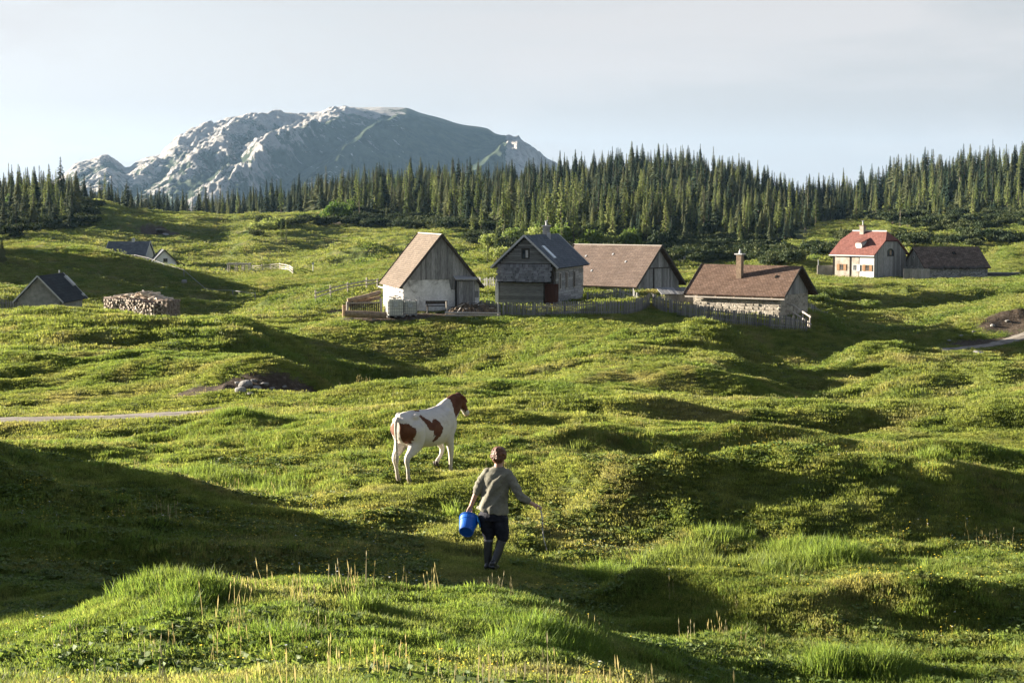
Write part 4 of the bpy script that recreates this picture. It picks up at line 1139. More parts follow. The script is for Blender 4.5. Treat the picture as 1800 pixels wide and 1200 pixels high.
def picket_fence(name, label, pts, h=1.0, pitch=0.14, w=0.085, mat=None, rails=(0.25, 0.75), lean=0.03, post_every=2.4, back=1, jag=0.04, top='flat', cat='fence', smooth_z=True):
    """pts: ground points; pickets, rails and posts as single parts"""
    mat = mat or M_PICKET
    P = [gpt(px, Y) for px, Y in pts]
    seg = [0.0]
    for a, b_ in zip(P[:-1], P[1:]): seg.append(seg[-1] + math.hypot(b_.x - a.x, b_.y - a.y))
    def pos(s):
        s = min(max(s, 0), seg[-1]); j = min(max(q for q in range(len(seg)) if seg[q] <= s + 1e-9), len(P) - 2)
        t = (s - seg[j]) / (seg[j + 1] - seg[j]); p = P[j].lerp(P[j + 1], t); d = (P[j + 1] - P[j]); d.z = 0; d.normalize()
        return p, d
    S_ = np.linspace(0, seg[-1], 200); gx = [pos(s)[0] for s in S_]
    gz = H(np.array([g.x for g in gx]), np.array([g.y for g in gx]))
    k = np.ones(15) / 15; gz = np.convolve(np.pad(gz, 7, 'edge'), k, 'valid')
    zf = lambda s: float(np.interp(s, S_, gz))
    p0, d0 = pos(seg[-1] / 2)
    root = empty(name, (p0.x, p0.y, zf(seg[-1] / 2)), 0, label, cat)
    O = Vector(root.location)
    n = int(seg[-1] / pitch)
    base = MB(); base.box(-w / 2, -.011, -.1, w / 2, .011, h)
    me = []
    for i in range(5):
        hh = h + rnd.uniform(-jag, jag); b_ = MB()
        if top == 'point': b_.prism([(-w / 2, -.12), (w / 2, -.12), (w / 2, hh - w * .5), (0, hh), (-w / 2, hh - w * .5)], 'y', -.011, .011)
        else: b_.prism([(-w / 2, -.12), (w / 2, -.12), (w / 2, hh - rnd.uniform(0, .02)), (-w / 2, hh)], 'y', -.011, .011)
        me.append(b_.mesh('picket', mat))
    for i in range(n):
        s = (i + .5) * pitch
        if rnd.random() < 0.02: continue
        p, d = pos(s)
        link('picket', rnd.choice(me), root, loc=Vector((p.x, p.y, zf(s))) - O, rot=(rnd.gauss(0, lean), rnd.gauss(0, lean), math.atan2(d.y, d.x)))
    m = max(1, int(round(seg[-1] / post_every)))
    ss = [seg[-1] * i / m for i in range(m + 1)]
    for zz in rails:
        for a, b_ in zip(ss[:-1], ss[1:]):
            pa, da = pos(a); pb, db = pos(b_)
            na = Vector((-da.y, da.x, 0)) * .045 * back
            r_ = MB(); r_.bar(Vector((pa.x, pa.y, zf(a) + h * zz)) + na - O, Vector((pb.x, pb.y, zf(b_) + h * zz)) + na - O, .06, .08); r_.build('rail', mat, root)
    for a in ss:
        pa, da = pos(a); na = Vector((-da.y, da.x, 0)) * .13 * back
        q = Vector((pa.x, pa.y, zf(a))) + na - O
        r_ = MB(); r_.tube([q + Vector((0, 0, -.3)), q + Vector((rnd.uniform(-.02, .02), 0, h * .97))], .055, 6); r_.build('post', mat, root)
    return root

def pole_fence(name, label, pts, h=1.0, rails=(0.5, 0.9), mat=None, r=0.05, post_r=0.06, extra=0.1, group=None):
    mat = mat or M_WOOD_PALE
    P = [gpt(px, Y) for px, Y in pts]
    root = empty(name, P[len(P) // 2], 0, label, 'fence', group)
    O = Vector(root.location)
    for p in P:
        m_ = MB(); m_.tube([p - O + Vector((0, 0, -.3)), p - O + Vector((rnd.uniform(-.05, .05), rnd.uniform(-.03, .03), h + rnd.uniform(0, extra)))], post_r, 7); m_.build('post', mat, root)
    for zz in rails:
        for a, b_ in zip(P[:-1], P[1:]):
            e = (b_ - a).normalized() * .15
            m_ = MB(); m_.tube([a - e - O + Vector((0, -.1, h * zz + rnd.uniform(-.05, .05))), b_ + e - O + Vector((0, -.1, h * zz + rnd.uniform(-.05, .05)))], [r, r * .8], 7); m_.build('rail', mat, root)
    return root

picket_fence('picket_fence', 'grey picket fence standing in front of the slate roofed house', [(884, 119.2), (960, 118.9), (1047, 118.4)], 1.0)
picket_fence('picket_fence', 'grey picket fence bending up towards the long pinkish roof', [(1049, 118.2), (1075, 118.4), (1102, 119.3), (1125, 121.2), (1143, 123.6)], 1.02)
picket_fence('picket_fence', 'long picket fence running down in front of the tall chimney house', [(1146, 123.6), (1172, 121.6), (1210, 120.2), (1260, 119.0), (1330, 118.2), (1418, 118.0)], 1.0)
picket_fence('picket_fence', 'gappy dark picket fence sloping down behind the slate roofed house', [(1030, 134), (1060, 131.5), (1120, 127.5)], 0.85, 0.2, 0.07, M_WOOD_GREY, jag=.08, lean=.05)
picket_fence('picket_fence', 'gappy picket fence seen between white barn and slate roofed house', [(826, 150), (874, 148)], 0.85, 0.2, 0.08, M_WOOD_GREY, jag=.08, lean=.06)
picket_fence('picket_fence', 'short low picket fence beside the dung heap at the white barn corner', [(843, 124.5), (876, 121.5)], 0.75, 0.15, 0.07, M_PICKET, lean=.04)
picket_fence('picket_fence', 'grey picket fence at the left edge before the black roofed hut', [(-60, 144), (0, 143.5), (62, 143)], 0.95, 0.16, 0.08)
picket_fence('picket_fence', 'low sunlit picket fence closing the yard right of the tall chimney house', [(1374, 119.6), (1420, 119.2)], 0.62, 0.16, 0.07, M_WOOD_PALE)
picket_fence('board_fence', 'shaded board fence in the dip right of the tall chimney house', [(1424, 128), (1454, 130)], 0.8, 0.16, 0.14)
pole_fence('pole_fence', 'sunlit pole railing climbing to the left wall of the white barn', [(556, 137), (582, 139.5), (612, 142), (645, 144), (664, 145)], 0.8, (0.95, 0.6), r=.06, extra=.25)
pole_fence('rail_fence', 'bleached rail fence stepping down beside the tall chimney house', [(1378, 121.8), (1394, 121.2), (1410, 120.2), (1423, 119.2)], 1.05, (0.92, 0.45), r=.07)
pole_fence('paddock_fence', 'far paddock fence of posts and slats in the left valley meadow', [(428, 245), (446, 245), (461, 244), (477, 244), (493, 243), (503, 240), (511, 233), (516, 227)], 1.0, (0.9, 0.6, 0.3), r=.06)
pole_fence('wire_fence', 'long thin fence dropping from the distant house across the shaded slope', [(218, 262), (226, 250), (240, 240), (262, 232), (290, 224), (325, 216), (365, 208), (410, 198), (450, 188)], 0.9, (0.95,), r=.03, mat=M_WOOD_GREY)
pole_fence('yard_fence', 'split rails and round posts fencing the dung heap', [(786, 118.2), (876, 117.9)], 1.0, (0.28, 0.12), r=.07, mat=M_WOOD_PALE)

# ------------------------------------------------------------------ liquid tanks in wire cages
def tank(px, Y, s, label, rz):
    p = gpt(px, Y)
    r = empty('caged_tank', p, rz, label, 'tank', 'caged tanks at the barn wall')
    hx, hy, h = .5 * s, .6 * s, 1.0 * s
    mb = MB(); mb.box(-hx + .03, -hy + .03, .14, hx - .03, hy - .03, h + .12); me = mb.mesh('tank_body', M_TANK)
    bm = bmesh.new(); bm.from_mesh(me); bmesh.ops.bevel(bm, geom=bm.edges, offset=.07, segments=2, affect='EDGES'); bm.to_mesh(me); bm.free()
    link('tank_body', me, r)
    c = MB()
    for i in range(8):
        x = -hx + 2 * hx * i / 7
        for y in (-hy, hy): c.tube([(x, y, .12), (x, y, h + .14)], .012, 4, False)
    for i in range(9):
        y = -hy + 2 * hy * i / 8
        for x in (-hx, hx): c.tube([(x, y, .12), (x, y, h + .14)], .012, 4, False)
    for k in range(6):
        z = .14 + h * k / 5
        c.tube([(-hx, -hy, z), (hx, -hy, z), (hx, hy, z), (-hx, hy, z), (-hx, -hy, z)], .013, 4, False)
    c.build('cage', M_CAGE, r)
    pl = MB()
    pl.box(-hx - .01, -hy - .01, .09, hx + .01, hy + .01, .12)
    for x in (-hx + .06, 0, hx - .06): pl.box(x - .06, -hy - .01, 0, x + .06, hy + .01, .088)
    pl.build('pallet', M_WOOD_GREY, r)
    m_ = MB(); m_.tube([(0, 0, h + .12), (0, 0, h + .17)], .11, 12); m_.build('lid', M_TRIM, r)
    m_ = MB(); m_.box(-.16, -hy - .03, .62 * h, .16, -hy - .016, .95 * h); m_.build('sign_plate', M_METAL, r)
    return r
M_CAGE = simple_mat('dull_cage_wire', (.16, .16, .16), (.26, .26, .26), 8, .6, .3, bmp=0)
M_TANK = simple_mat('milky_plastic', (0.52, 0.52, 0.47), (0.66, 0.66, 0.60), 3.0, 0.5, 0.35, bmp=0.05)
tank(693, 118.3, 1.12, 'larger caged white liquid tank with scrap wood lying on top', math.radians(14))
tank(720, 118.9, 0.92, 'smaller caged white liquid tank on its right, against the barn corner', math.radians(10))
def scrap(px, Y, z, n, spread, label, name, mat, thing_cat):
    p = gpt(px, Y); r = empty(name, p + Vector((0, 0, z)), 0, label, thing_cat)
    for i in range(n):
        a = rnd.uniform(0, math.pi); L = rnd.uniform(.4, 1.0); q = Vector((rnd.gauss(0, spread), rnd.gauss(0, .2), rnd.uniform(0.02, .28)))
        d = Vector((math.cos(a), math.sin(a) * .6, rnd.uniform(-.25, .25))) * L / 2
        m_ = MB(); m_.bar(q - d, q + d, rnd.uniform(.05, .12), rnd.uniform(.03, .06)); m_.build('board', mat, r)
    return r
scrap(694, 118.3, 1.27, 12, .25, 'jumble of scrap boards lying on the larger caged tank', 'scrap_wood', M_WOOD_PALE, 'scrap wood')

# log pen and trough log left of the tanks
def log_pen():
    p = gpt(640, 119.5)
    r = empty('pen', p, 0, 'log and board pen against the sunny side of the white barn', 'pen')
    m_ = MB(); m_.tube([(-1.15, .1, 1.05), (0.1, .4, 1.32), (1.1, .9, 1.62)], [.17, .18, .15], 10); m_.build('log', M_WOOD_TAN, r)
    m_ = MB(); m_.tube([(-1.2, .2, .72), (1.1, 1.0, 1.25)], [.14, .13], 10); m_.build('log', M_WOOD_TAN, r)
    for i in range(17):
        x = -.98 + i * .13; m_ = MB(); m_.box(x, -.02, .1, x + .1, .015, .98 + rnd.uniform(-.05, .05)); m_.build('board', M_WOOD_DARK, r)
    for x, hh in ((-1.15, 1.0), (1.2, 1.25)):
        m_ = MB(); m_.tube([(x, 0, -.3), (x, 0, hh)], .09, 8); m_.build('post', M_WOOD_PALE, r)
    m_ = MB(); m_.bar((-1.2, -.07, .9), (1.2, -.07, .96), .06, .1); m_.build('rail', M_WOOD_PALE, r)
    for x in (-1.45, -1.38): 
        m_ = MB(); m_.tube([(x, .3, -.3), (x, .4, .75)], .1, 8); m_.build('post', M_WOOD_TAN, r)
log_pen()
def trough():
    p = gpt(643, 117.6)
    r = empty('trough_log', p, math.radians(-4), 'thick pale barked log lying on two stones before the pen', 'log')
    m_ = MB(); m_.tube([(-1.42, 0, .40), (-.6, 0, .38), (.6, 0, .33), (1.45, 0, .30)], [.24, .25, .24, .23], 14); m_.build('log', M_WOOD_TAN, r)
    for x in (-.95, .55):
        m_ = MB(); m_.tube([(x - .12, 0, .04), (x + .12, 0, .04)], [.10, .08], 7); m_.build('stone', M_STONE_PIECE, r)
trough()
def bench():
    p = gpt(768, 120.2); p.z += 0
    r = empty('bench', p, math.radians(8), 'dark plank bench along the whitewashed barn wall', 'bench')
    m_ = MB(); m_.box(-.78, -.2, .46, .78, .2, .52); m_.build('seat', M_WOOD_DARK, r)
    m_ = MB(); m_.box(-.78, .16, .60, .78, .2, .84); m_.build('backrest', M_WOOD_DARK, r)
    for x in (-.65, .65):
        m_ = MB(); m_.box(x - .04, -.18, -.1, x + .04, .18, .458); m_.build('leg', M_WOOD_DARK, r)
        m_ = MB(); m_.box(x - .03, .202, .1, x + .03, .24, .84); m_.build('back_post', M_WOOD_DARK, r)
bench()
def dung_heap():
    p = gpt(832, 119.8)
    n = 34; vs = []; 
    for j in range(n):
        for i in range(n * 2):
            x = (i / (2 * n - 1) - .5) * 4.2; y = (j / (n - 1) - .5) * 2.6
            d = max(0, 1 - (abs(x) / 2.1) ** 2.2 - (abs(y) / 1.3) ** 2.2)
            z = .75 * d ** .7 * (1 + .45 * float(fbm(x * 1.5, y * 1.5, 3, 88))) + .16 * float(fbm(x * 5, y * 5, 2, 89)) * min(1, d * 3) - .1
            vs.append((x, y, z))
    fs = [(j * 2 * n + i, j * 2 * n + i + 1, (j + 1) * 2 * n + i + 1, (j + 1) * 2 * n + i) for j in range(n - 1) for i in range(2 * n - 1)]
    m = simple_mat('dung_and_straw', (0.025, 0.018, 0.013), (0.20, 0.15, 0.10), 5.0, 0.95, 0.1, bmp=1.0, bdist=.08, detail=12)
    r = empty('dung_heap', p, 0, 'dark dung and rubble heap behind the split rail fence', 'heap')
    mesh_obj('mound', vs, fs, m, r)
    for i in range(26):
        x, y = rnd.uniform(-1.7, 1.5), rnd.uniform(-1.2, .2); z = .75 * max(0, 1 - (abs(x) / 2.1) ** 2.2 - (abs(y) / 1.3) ** 2.2) ** .7
        d = Vector((rnd.uniform(-1, 1), rnd.uniform(-.4, .4), rnd.uniform(-.2, .5))).normalized() * rnd.uniform(.12, .35)
        m_ = MB(); m_.bar(Vector((x, y, z)) - d, Vector((x, y, z)) + d, .05, .04); m_.build('stick', M_WOOD_PALE if i % 3 == 0 else M_WOOD_DARK, r)
dung_heap()

# ------------------------------------------------------------------ woodpile
def woodpile():
    p0 = at(176, 560, 112.5); p1 = at(296, 562, 112.5)
    z0 = (Hz(p0.x, p0.y) + Hz(p1.x, p1.y)) / 2 + .32
    L = (p1.x - p0.x) * 1.16
    r = empty('firewood_pile', ((p0.x + p1.x) / 2, 114.0, z0), math.radians(-34), 'long stack of split pale firewood behind the left knoll', 'woodpile')
    ends = [M_LOG_END]
    mats = []
    prot = []
    for k in range(8):
        b_ = MB(); n = rnd.choice([3, 4, 5, 6]); R = .085
        ph = rnd.uniform(0, 6)
        pts = [(R * (.75 + .4 * rnd.random()) * math.cos(ph + 2 * math.pi * i / n), R * (.7 + .4 * rnd.random()) * math.sin(ph + 2 * math.pi * i / n)) for i in range(n)]
        b_.prism([(a, c) for a, c in pts], 'y', -.5, .5)
        me = b_.mesh('log', M_LOG_END)
        me.materials.append(M_LOG_BARK)
        for pl in me.polygons:
            if abs(pl.normal.y) < .5: pl.material_index = 1
        prot.append(me)
    cnt = 0
    top = lambda x: 1.42 + .16 * math.sin(x * 1.3 + 1) + .10 * math.sin(x * 3.1) - .12 * (x > L / 2 - .6)
    z = .08; row = 0
    bz = []
    while z < 1.75:
        x = -L / 2 + .45 + (row % 2) * .08
        while x < L / 2 - .35:
            if z < top(x) + .12:
                bz.append((x + rnd.uniform(-.03, .03), z + rnd.uniform(-.025, .025)))
            x += .158
        z += .142; row += 1
    for x, z in bz[:250]:
        link('log', rnd.choice(prot), r, loc=(x, -.35 + rnd.uniform(-.12, .10), z), rot=(rnd.gauss(0, .05), rnd.uniform(0, 6.3), rnd.gauss(0, .07)))
    # crib ends: crosswise logs
    for sx, xx in ((-1, -L / 2 + .2), (1, L / 2 - .05)):
        z = .06; k = 0
        while z < 1.40:
            if k % 2 == 0:
                for dy in (-.55, -.15, .3):
                    link('log', rnd.choice(prot), r, loc=(xx, dy, z), rot=(0, rnd.uniform(0, 6), math.pi / 2 + rnd.gauss(0, .05)), scale=(1, .62, 1))
            else:
                for dx in (-.2, .2):
                    link('log', rnd.choice(prot), r, loc=(xx + dx, -.1, z), rot=(0, rnd.uniform(0, 6), rnd.gauss(0, .05)), scale=(1, 1.1, 1))
            z += .125; k += 1
    # the rows behind, one heap
    mb = MB()
    for x, z in bz:
        if rnd.random() < .8:
            y = .45 + rnd.uniform(-.1, .1); mb.bar((x, y - .5, z), (x, y + .5, z + rnd.uniform(-.03, .03)), .14, .12, Vector((rnd.uniform(-.4, .4), 0, 1)))
    for i in range(40):
        x = rnd.uniform(-L / 2 + .3, L / 2 - .3); a = rnd.uniform(0, 3.1); d = Vector((math.cos(a), math.sin(a) * .5, rnd.uniform(-.1, .2))) * .4
        q = Vector((x, rnd.uniform(-.5, .5), top(x) + rnd.uniform(.06, .16))); mb.bar(q - d, q + d, .11, .09)
    o = mb.build('back_rows', M_LOG_END, r); o['kind'] = 'stuff'
    sd = MB()
    for k in range(10):
        for j in range(6):
            x = L / 2 + .30 + rnd.uniform(-.04, .05); y = -.5 + j * .21; z = .06 + k * .135 + rnd.uniform(-.02, .02)
            sd.bar((x - .25, y, z), (x + .28, y + rnd.uniform(-.03, .03), z), .17, .12)
    o = sd.build('shaded_end', M_LOG_BARK, r); o['kind'] = 'stuff'
M_LOG_END = simple_mat('cut_wood', (0.46, 0.38, 0.31), (0.66, 0.58, 0.49), 6.0, 0.9, 0.1, bmp=0.2, per_object=0.3)
M_LOG_BARK = simple_mat('bark', (0.13, 0.10, 0.085), (0.30, 0.25, 0.21), 6.0, 0.95, 0.05, bmp=0.4, per_object=0.3)
woodpile()

def shelter():
    p = gpt(422, 247)
    r = empty('open_shelter', p, 0, 'open wooden frame shelter beside the far paddock fence', 'shelter')
    for x in (-1.5, -.4, .6, 1.5):
        for y in (-.8, .8):
            m_ = MB(); m_.tube([(x, y, -.3), (x, y, 1.15)], .09, 6); m_.build('post', M_WOOD_PALE, r)
    for y in (-.8, .8):
        m_ = MB(); m_.bar((-1.7, y, 1.2), (1.7, y, 1.2), .12, .12); m_.build('beam', M_WOOD_PALE, r)
    for i in range(7):
        x = -1.5 + i * .5; m_ = MB(); m_.bar((x, -1.0, 1.3), (x, 1.0, 1.34), .3, .06); m_.build('plank', M_WOOD_GREY, r)
shelter()
scrap(368, 250, 0.0, 22, 1.6, 'heap of old boards on the far meadow right of the little white cottage', 'board_heap', M_WOOD_GREY, 'heap')
def signpost():
    p = gpt(551.5, 232); r = empty('signpost', p, 0, 'lone white marker post with a small round head on the far meadow', 'post')
    m_ = MB(); m_.tube([(0, 0, -.2), (0, 0, 1.0)], .06, 7); m_.build('post', M_TRIM, r)
    m_ = MB(); m_.tube([(0, -.03, 1.14), (0, .03, 1.14)], .17, 12); m_.build('disc', M_TRIM, r)
signpost()
def plank_stack():
    p = gpt(1757, 221); r = empty('plank_stack', p, math.radians(-8), 'stack of grey planks lying right of the old stone barn', 'planks')
    for k in range(5):
        for j in range(5):
            m_ = MB(); x = rnd.uniform(-.3, .3); m_.box(-2.3 + x, -1 + j * .42, .05 + k * .17, 2.2 + x, -.66 + j * .42, .16 + k * .17); m_.build('plank', M_WOOD_GREYH, r)
plank_stack()

# ------------------------------------------------------------------ rocks
M_ROCK = simple_mat('limestone', (0.15, 0.147, 0.14), (0.32, 0.31, 0.295), 2.5, 0.95, 0.08, bmp=0.7, bdist=.06, detail=10, per_object=.2)
def rock_mesh(seed, flat=.6):
    bm = bmesh.new(); bmesh.ops.create_icosphere(bm, subdivisions=3, radius=1)
    rr = random.Random(seed); cuts = [Vector((rr.gauss(0, 1), rr.gauss(0, 1), rr.gauss(0, 1))).normalized() for _ in range(9)]
    for v in bm.verts:
        d = v.co.normalized(); s = 1.0
        for c in cuts:
            t = d.dot(c)
            if t > .55: s = min(s, .62 / t + .12)
        s *= 1 + .1 * float(fbm(d.x * 3 + seed, d.y * 3 + d.z * 2, 3, 90))
        v.co = Vector((d.x * s, d.y * s, d.z * s * flat))
    me = bpy.data.meshes.new('rock'); bm.to_mesh(me); bm.free(); me.materials.append(M_ROCK); return me
RM = [rock_mesh(i, f) for i, f in enumerate((.5, .7, .6, .45))]
def rock(px, py, y0, w, label, group=None, sink=.25, sz=(1, 1, 1)):
    p = hit(px, py, y0)
    o = link('rock', RM[rnd.randrange(4)], None, loc=(p.x, p.y, p.z + w * .1), rot=(rnd.uniform(-.2, .2), rnd.uniform(-.2, .2), rnd.uniform(0, 6)), scale=(w / 2 * sz[0], w / 2 * sz[1], w / 2 * sz[2]))
    tag(o, label, 'rock', group); return o
g1 = 'limestone blocks in the bank above the road'
for px, py, w in ((432, 682, .62), (424, 690, .45), (452, 684, .3), (466, 680, .35), (478, 686, .25), (447, 672, .3), (500, 684, .2), (418, 676, .25), (488, 690, .18), (440, 694, .22)):
    rock(px, py, 53, w, 'pale limestone block showing in the dark bank above the gravel road', g1)
rock(283, 408, 300, 3.8, 'broad grey rock slab on the shaded left ridge', sz=(1, .7, .35))
rock(291, 414, 300, 2.2, 'smaller grey rock right below the broad slab on the left ridge', sz=(1, .7, .4))
rock(324, 496, 150, .9, 'small pale stone alone on the shaded valley slope')
rock(1198, 458, 240, 2.6, 'tall pale rock left of two in the shaded wood behind the low roofs', sz=(.6, .6, 1.6))
rock(1253, 456, 240, 2.4, 'pale rock right of two in the shaded wood behind the low roofs', sz=(1, .8, 1))
rock(1722, 622, 90, .9, 'flat pale stone in the shaded hollow at the right', sz=(1.3, .8, .5))
for px, py, w in ((1668, 600, .35), (1690, 592, .4), (1745, 574, .45), (1770, 565, .35), (1712, 585, .3)):
    rock(px, py, 112, w, 'pale stone in the gravel cut at the right edge', 'stones in the gravel cut at the right')
g3 = 'small stones on the trodden yard'
for i in range(16):
    rock(rnd.uniform(700, 870), rnd.uniform(546, 552), 112, rnd.uniform(.12, .25), 'small pale stone on the trodden yard before the barn', g3)
# ------------------------------------------------------------------ trees and shrubs
def leaf_mat(name, cols, var=0.35, trans=0.25, scale=0.6):
    m = bpy.data.materials.new(name); m.use_nodes = True
    nt = m.node_tree; b = nt.nodes['Principled BSDF']; out = nt.nodes['Material Output']
    b.inputs['Roughness'].default_value = 0.8; b.inputs['Specular IOR Level'].default_value = 0.15
    oi = nt.nodes.new('ShaderNodeObjectInfo'); geo = nt.nodes.new('ShaderNodeNewGeometry')
    f = noise_node(nt, scale, 4, 0.6, geo.outputs['Position'])
    f = mathn(nt, 'ADD', f, mathn(nt, 'MULTIPLY', mathn(nt, 'SUBTRACT', oi.outputs['Random'], .5), var))
    c = ramp(nt, f, [(0.3 + .4 * i / max(1, len(cols) - 1), c_) for i, c_ in enumerate(cols)])
    nt.links.new(c, b.inputs['Base Color'])
    t = nt.nodes.new('ShaderNodeBsdfTranslucent'); nt.links.new(mixc(nt, 1.0, c, (1.3, 1.4, .8), 'MULTIPLY'), t.inputs['Color'])
    mx = nt.nodes.new('ShaderNodeMixShader'); mx.inputs[0].default_value = trans
    nt.links.new(b.outputs[0], mx.inputs[1]); nt.links.new(t.outputs[0], mx.inputs[2]); nt.links.new(mx.outputs[0], out.inputs['Surface'])
    return m
M_SPRUCE = leaf_mat('spruce_needles', [(0.020, 0.040, 0.024), (0.048, 0.072, 0.036), (0.110, 0.122, 0.056)], .7, .15)
M_LARCH = leaf_mat('larch_needles', [(0.11, 0.15, 0.05), (0.19, 0.225, 0.08), (0.25, 0.27, 0.11)], .4, .35)
M_PINE = leaf_mat('dwarf_pine_needles', [(0.022, 0.038, 0.018), (0.042, 0.058, 0.024), (0.075, 0.088, 0.036)], .4, .12, .9)
M_BROAD = leaf_mat('broad_leaves', [(0.060, 0.105, 0.028), (0.105, 0.150, 0.040), (0.155, 0.190, 0.060)], .3, .35, .9)
M_DRYT = leaf_mat('dry_twigs', [(0.12, 0.09, 0.06), (0.20, 0.16, 0.11)], .3, .1)
M_TRUNK = simple_mat('tree_bark', (0.07, 0.055, 0.045), (0.19, 0.16, 0.135), 3.0, 0.95, 0.05, stretch=(4, 4, 1), bmp=.5)
M_TRUNK_PALE = simple_mat('pale_dead_bark', (0.24, 0.21, 0.185), (0.40, 0.37, 0.33), 3.0, 0.95, 0.05, stretch=(4, 4, 1), bmp=.5)

def conifer_meshes(seed, Hh=12.0, R=1.35, whorls=40, br=8, start=0.07, droop=0.45, mat=None, thin=0.0, power=1.0, bark=None, tuft=1.0):
    rr = random.Random(seed)
    vs, fs = [], []
    for w in range(whorls):
        t = start + (1 - start) * (w / whorls) ** 0.92
        z = Hh * t
        rad = R * (1 - t) ** power * (0.80 + .4 * rr.random()) + 0.07
        if t < start + .12: rad *= .55 + 3.6 * (t - start)
        n = max(4, int(br * (1 - .35 * t)))
        off = rr.uniform(0, 6.28)
        for i in range(n):
            if rr.random() < thin: continue
            a = off + 2 * math.pi * i / n + rr.uniform(-.3, .3)
            L = rad * rr.uniform(.6, 1.18)
            d = Vector((math.cos(a), math.sin(a), 0)); s = Vector((-math.sin(a), math.cos(a), 0))
            dz = -L * droop * rr.uniform(.6, 1.3)
            p0 = Vector((0, 0, z)) + d * .04
            p1 = Vector((0, 0, z + .10 * L)) + d * L * .5 + Vector((0, 0, dz * .35))
            p2 = Vector((0, 0, z)) + d * L + Vector((0, 0, dz + .06))
            wd = (.16 + .20 * L) * tuft
            k = len(vs)
            vs += [p0, p1 + s * wd + Vector((0, 0, -.05)), p1 - s * wd + Vector((0, 0, -.05)), p2, p1 + Vector((0, 0, .04)),
                   p1 + s * wd * .7 - Vector((0, 0, .16 * L + .05)), p1 - s * wd * .7 - Vector((0, 0, .16 * L + .05)), p2 - Vector((0, 0, .10)) - d * L * .12]
            fs += [(k, k + 1, k + 4), (k, k + 4, k + 2), (k + 1, k + 3, k + 4), (k + 4, k + 3, k + 2), (k + 4, k + 5, k + 7), (k + 4, k + 7, k + 6)]
    vs += [Vector((.06, 0, Hh * .93)), Vector((-.06, .05, Hh * .93)), Vector((0, -.06, Hh * .93)), Vector((0, 0, Hh * 1.015))]
    k = len(vs) - 4; fs += [(k, k + 1, k + 3), (k + 1, k + 2, k + 3), (k + 2, k, k + 3)]
    me = bpy.data.meshes.new('crown'); me.from_pydata([tuple(v) for v in vs], [], fs); me.materials.append(mat or M_SPRUCE)
    tb = MB(); tb.tube([(0, 0, -.5), (0, 0, Hh * .3), (0, 0, Hh * .93)], [.17 * Hh / 12, .12 * Hh / 12, .02], 6, False)
    return me, tb.mesh('trunk', bark or M_TRUNK)

SPR = [conifer_meshes(i, 12, r, w, 8, st, dr, thin=th) for i, (r, w, st, dr, th) in enumerate(
    [(1.75, 36, .05, .5, .05), (1.45, 38, .06, .6, .08), (2.05, 34, .04, .45, .10), (1.25, 34, .10, .6, .2), (1.6, 32, .16, .5, .28), (2.2, 36, .03, .4, .08), (1.0, 32, .08, .55, .28)])]
LAR = [conifer_meshes(20 + i, 10, r, 30, 7, st, .15, M_LARCH, th, .8) for i, (r, st, th) in enumerate([(1.4, .10, .22), (1.7, .14, .28), (1.1, .08, .2), (1.5, .2, .35)])]
SMA = [conifer_meshes(40 + i, 5, r, 24, 8, .03, .3, M_SPRUCE, .05, .9, tuft=1.1) for i, r in enumerate((1.1, 1.35, .9))]
DEAD = [conifer_meshes(60 + i, 11, .9, 26, 5, .25, .5, M_DRYT, .45, .6, bark=M_TRUNK_PALE, tuft=.4) for i in range(2)]

def bush_mesh(seed, mat, w=2.0, h=1.4, n=900, leaf=.17, lobes=10, up=.3):
    rr = np.random.default_rng(seed)
    c = np.stack([rr.normal(0, w * .24, lobes), rr.normal(0, w * .24, lobes), rr.uniform(.25, .62, lobes) * h], 1)
    R = rr.uniform(.24, .42, lobes) * min(w, h * 1.4)
    k = rr.integers(0, lobes, n)
    d = rr.normal(0, 1, (n, 3)); d[:, 2] = np.abs(d[:, 2]) * 1.0 - .25; d /= np.linalg.norm(d, axis=1)[:, None]
    P = c[k] + d * (R[k] * rr.uniform(.55, 1.05, n))[:, None]
    P[:, 2] = np.maximum(P[:, 2], .03)
    T = rr.normal(0, 1, (n, 3)); T[:, 2] += up; T /= np.linalg.norm(T, axis=1)[:, None]
    B = np.cross(T, rr.normal(0, 1, (n, 3))); B /= np.linalg.norm(B, axis=1)[:, None]
    l = (leaf * rr.uniform(.6, 1.4, n))[:, None]
    V = np.stack([P - T * l * .6, P + B * l * .45, P + T * l, P - B * l * .45], 1).reshape(-1, 3)
    Qd = np.arange(4 * n).reshape(n, 4)
    me = np_mesh('foliage', V, Qd, False); me.materials.append(mat)
    tb = MB()
    for i in range(4):
        e = Vector(c[i]); tb.tube([(rr.normal(0, .05), rr.normal(0, .05), -.15), tuple(e * .5), tuple(e)], [.05, .035, .015], 5, False)
    return me, tb.mesh('stem', M_TRUNK)
PIN = [bush_mesh(i, M_PINE, 3.2, 1.7, 1000, .22, 14, .9) for i in range(4)]
BRO = [bush_mesh(10 + i, M_BROAD, 2.4, 2.6, 1100, .20, 12, .2) for i in range(3)]
OLV = [bush_mesh(20 + i, M_LARCH, 2.4, 2.4, 900, .20, 12, .6) for i in range(3)]

def plant(kind, meshes, p, s, label, cat, group=None, sx=1.0, parts=('crown', 'trunk')):
    r = empty(kind, p, rnd.uniform(0, 6.28), label, cat, group)
    r.scale = (s * sx, s * sx, s)
    link(parts[0], meshes[0], r); link(parts[1], meshes[1], r)
    return r
def plant_px(kind, var, px, pyb, pyt, y0, label, cat, group=None, sx=1.0, H0=12.0, parts=('crown', 'trunk'), sink=0.0):
    p = hit(px, pyb, y0)
    hm = (pyb - pyt) / F * p.y
    p.z -= sink
    return plant(kind, rnd.choice(var) if isinstance(var, list) else var, p, hm / H0, label, cat, group, sx, parts)

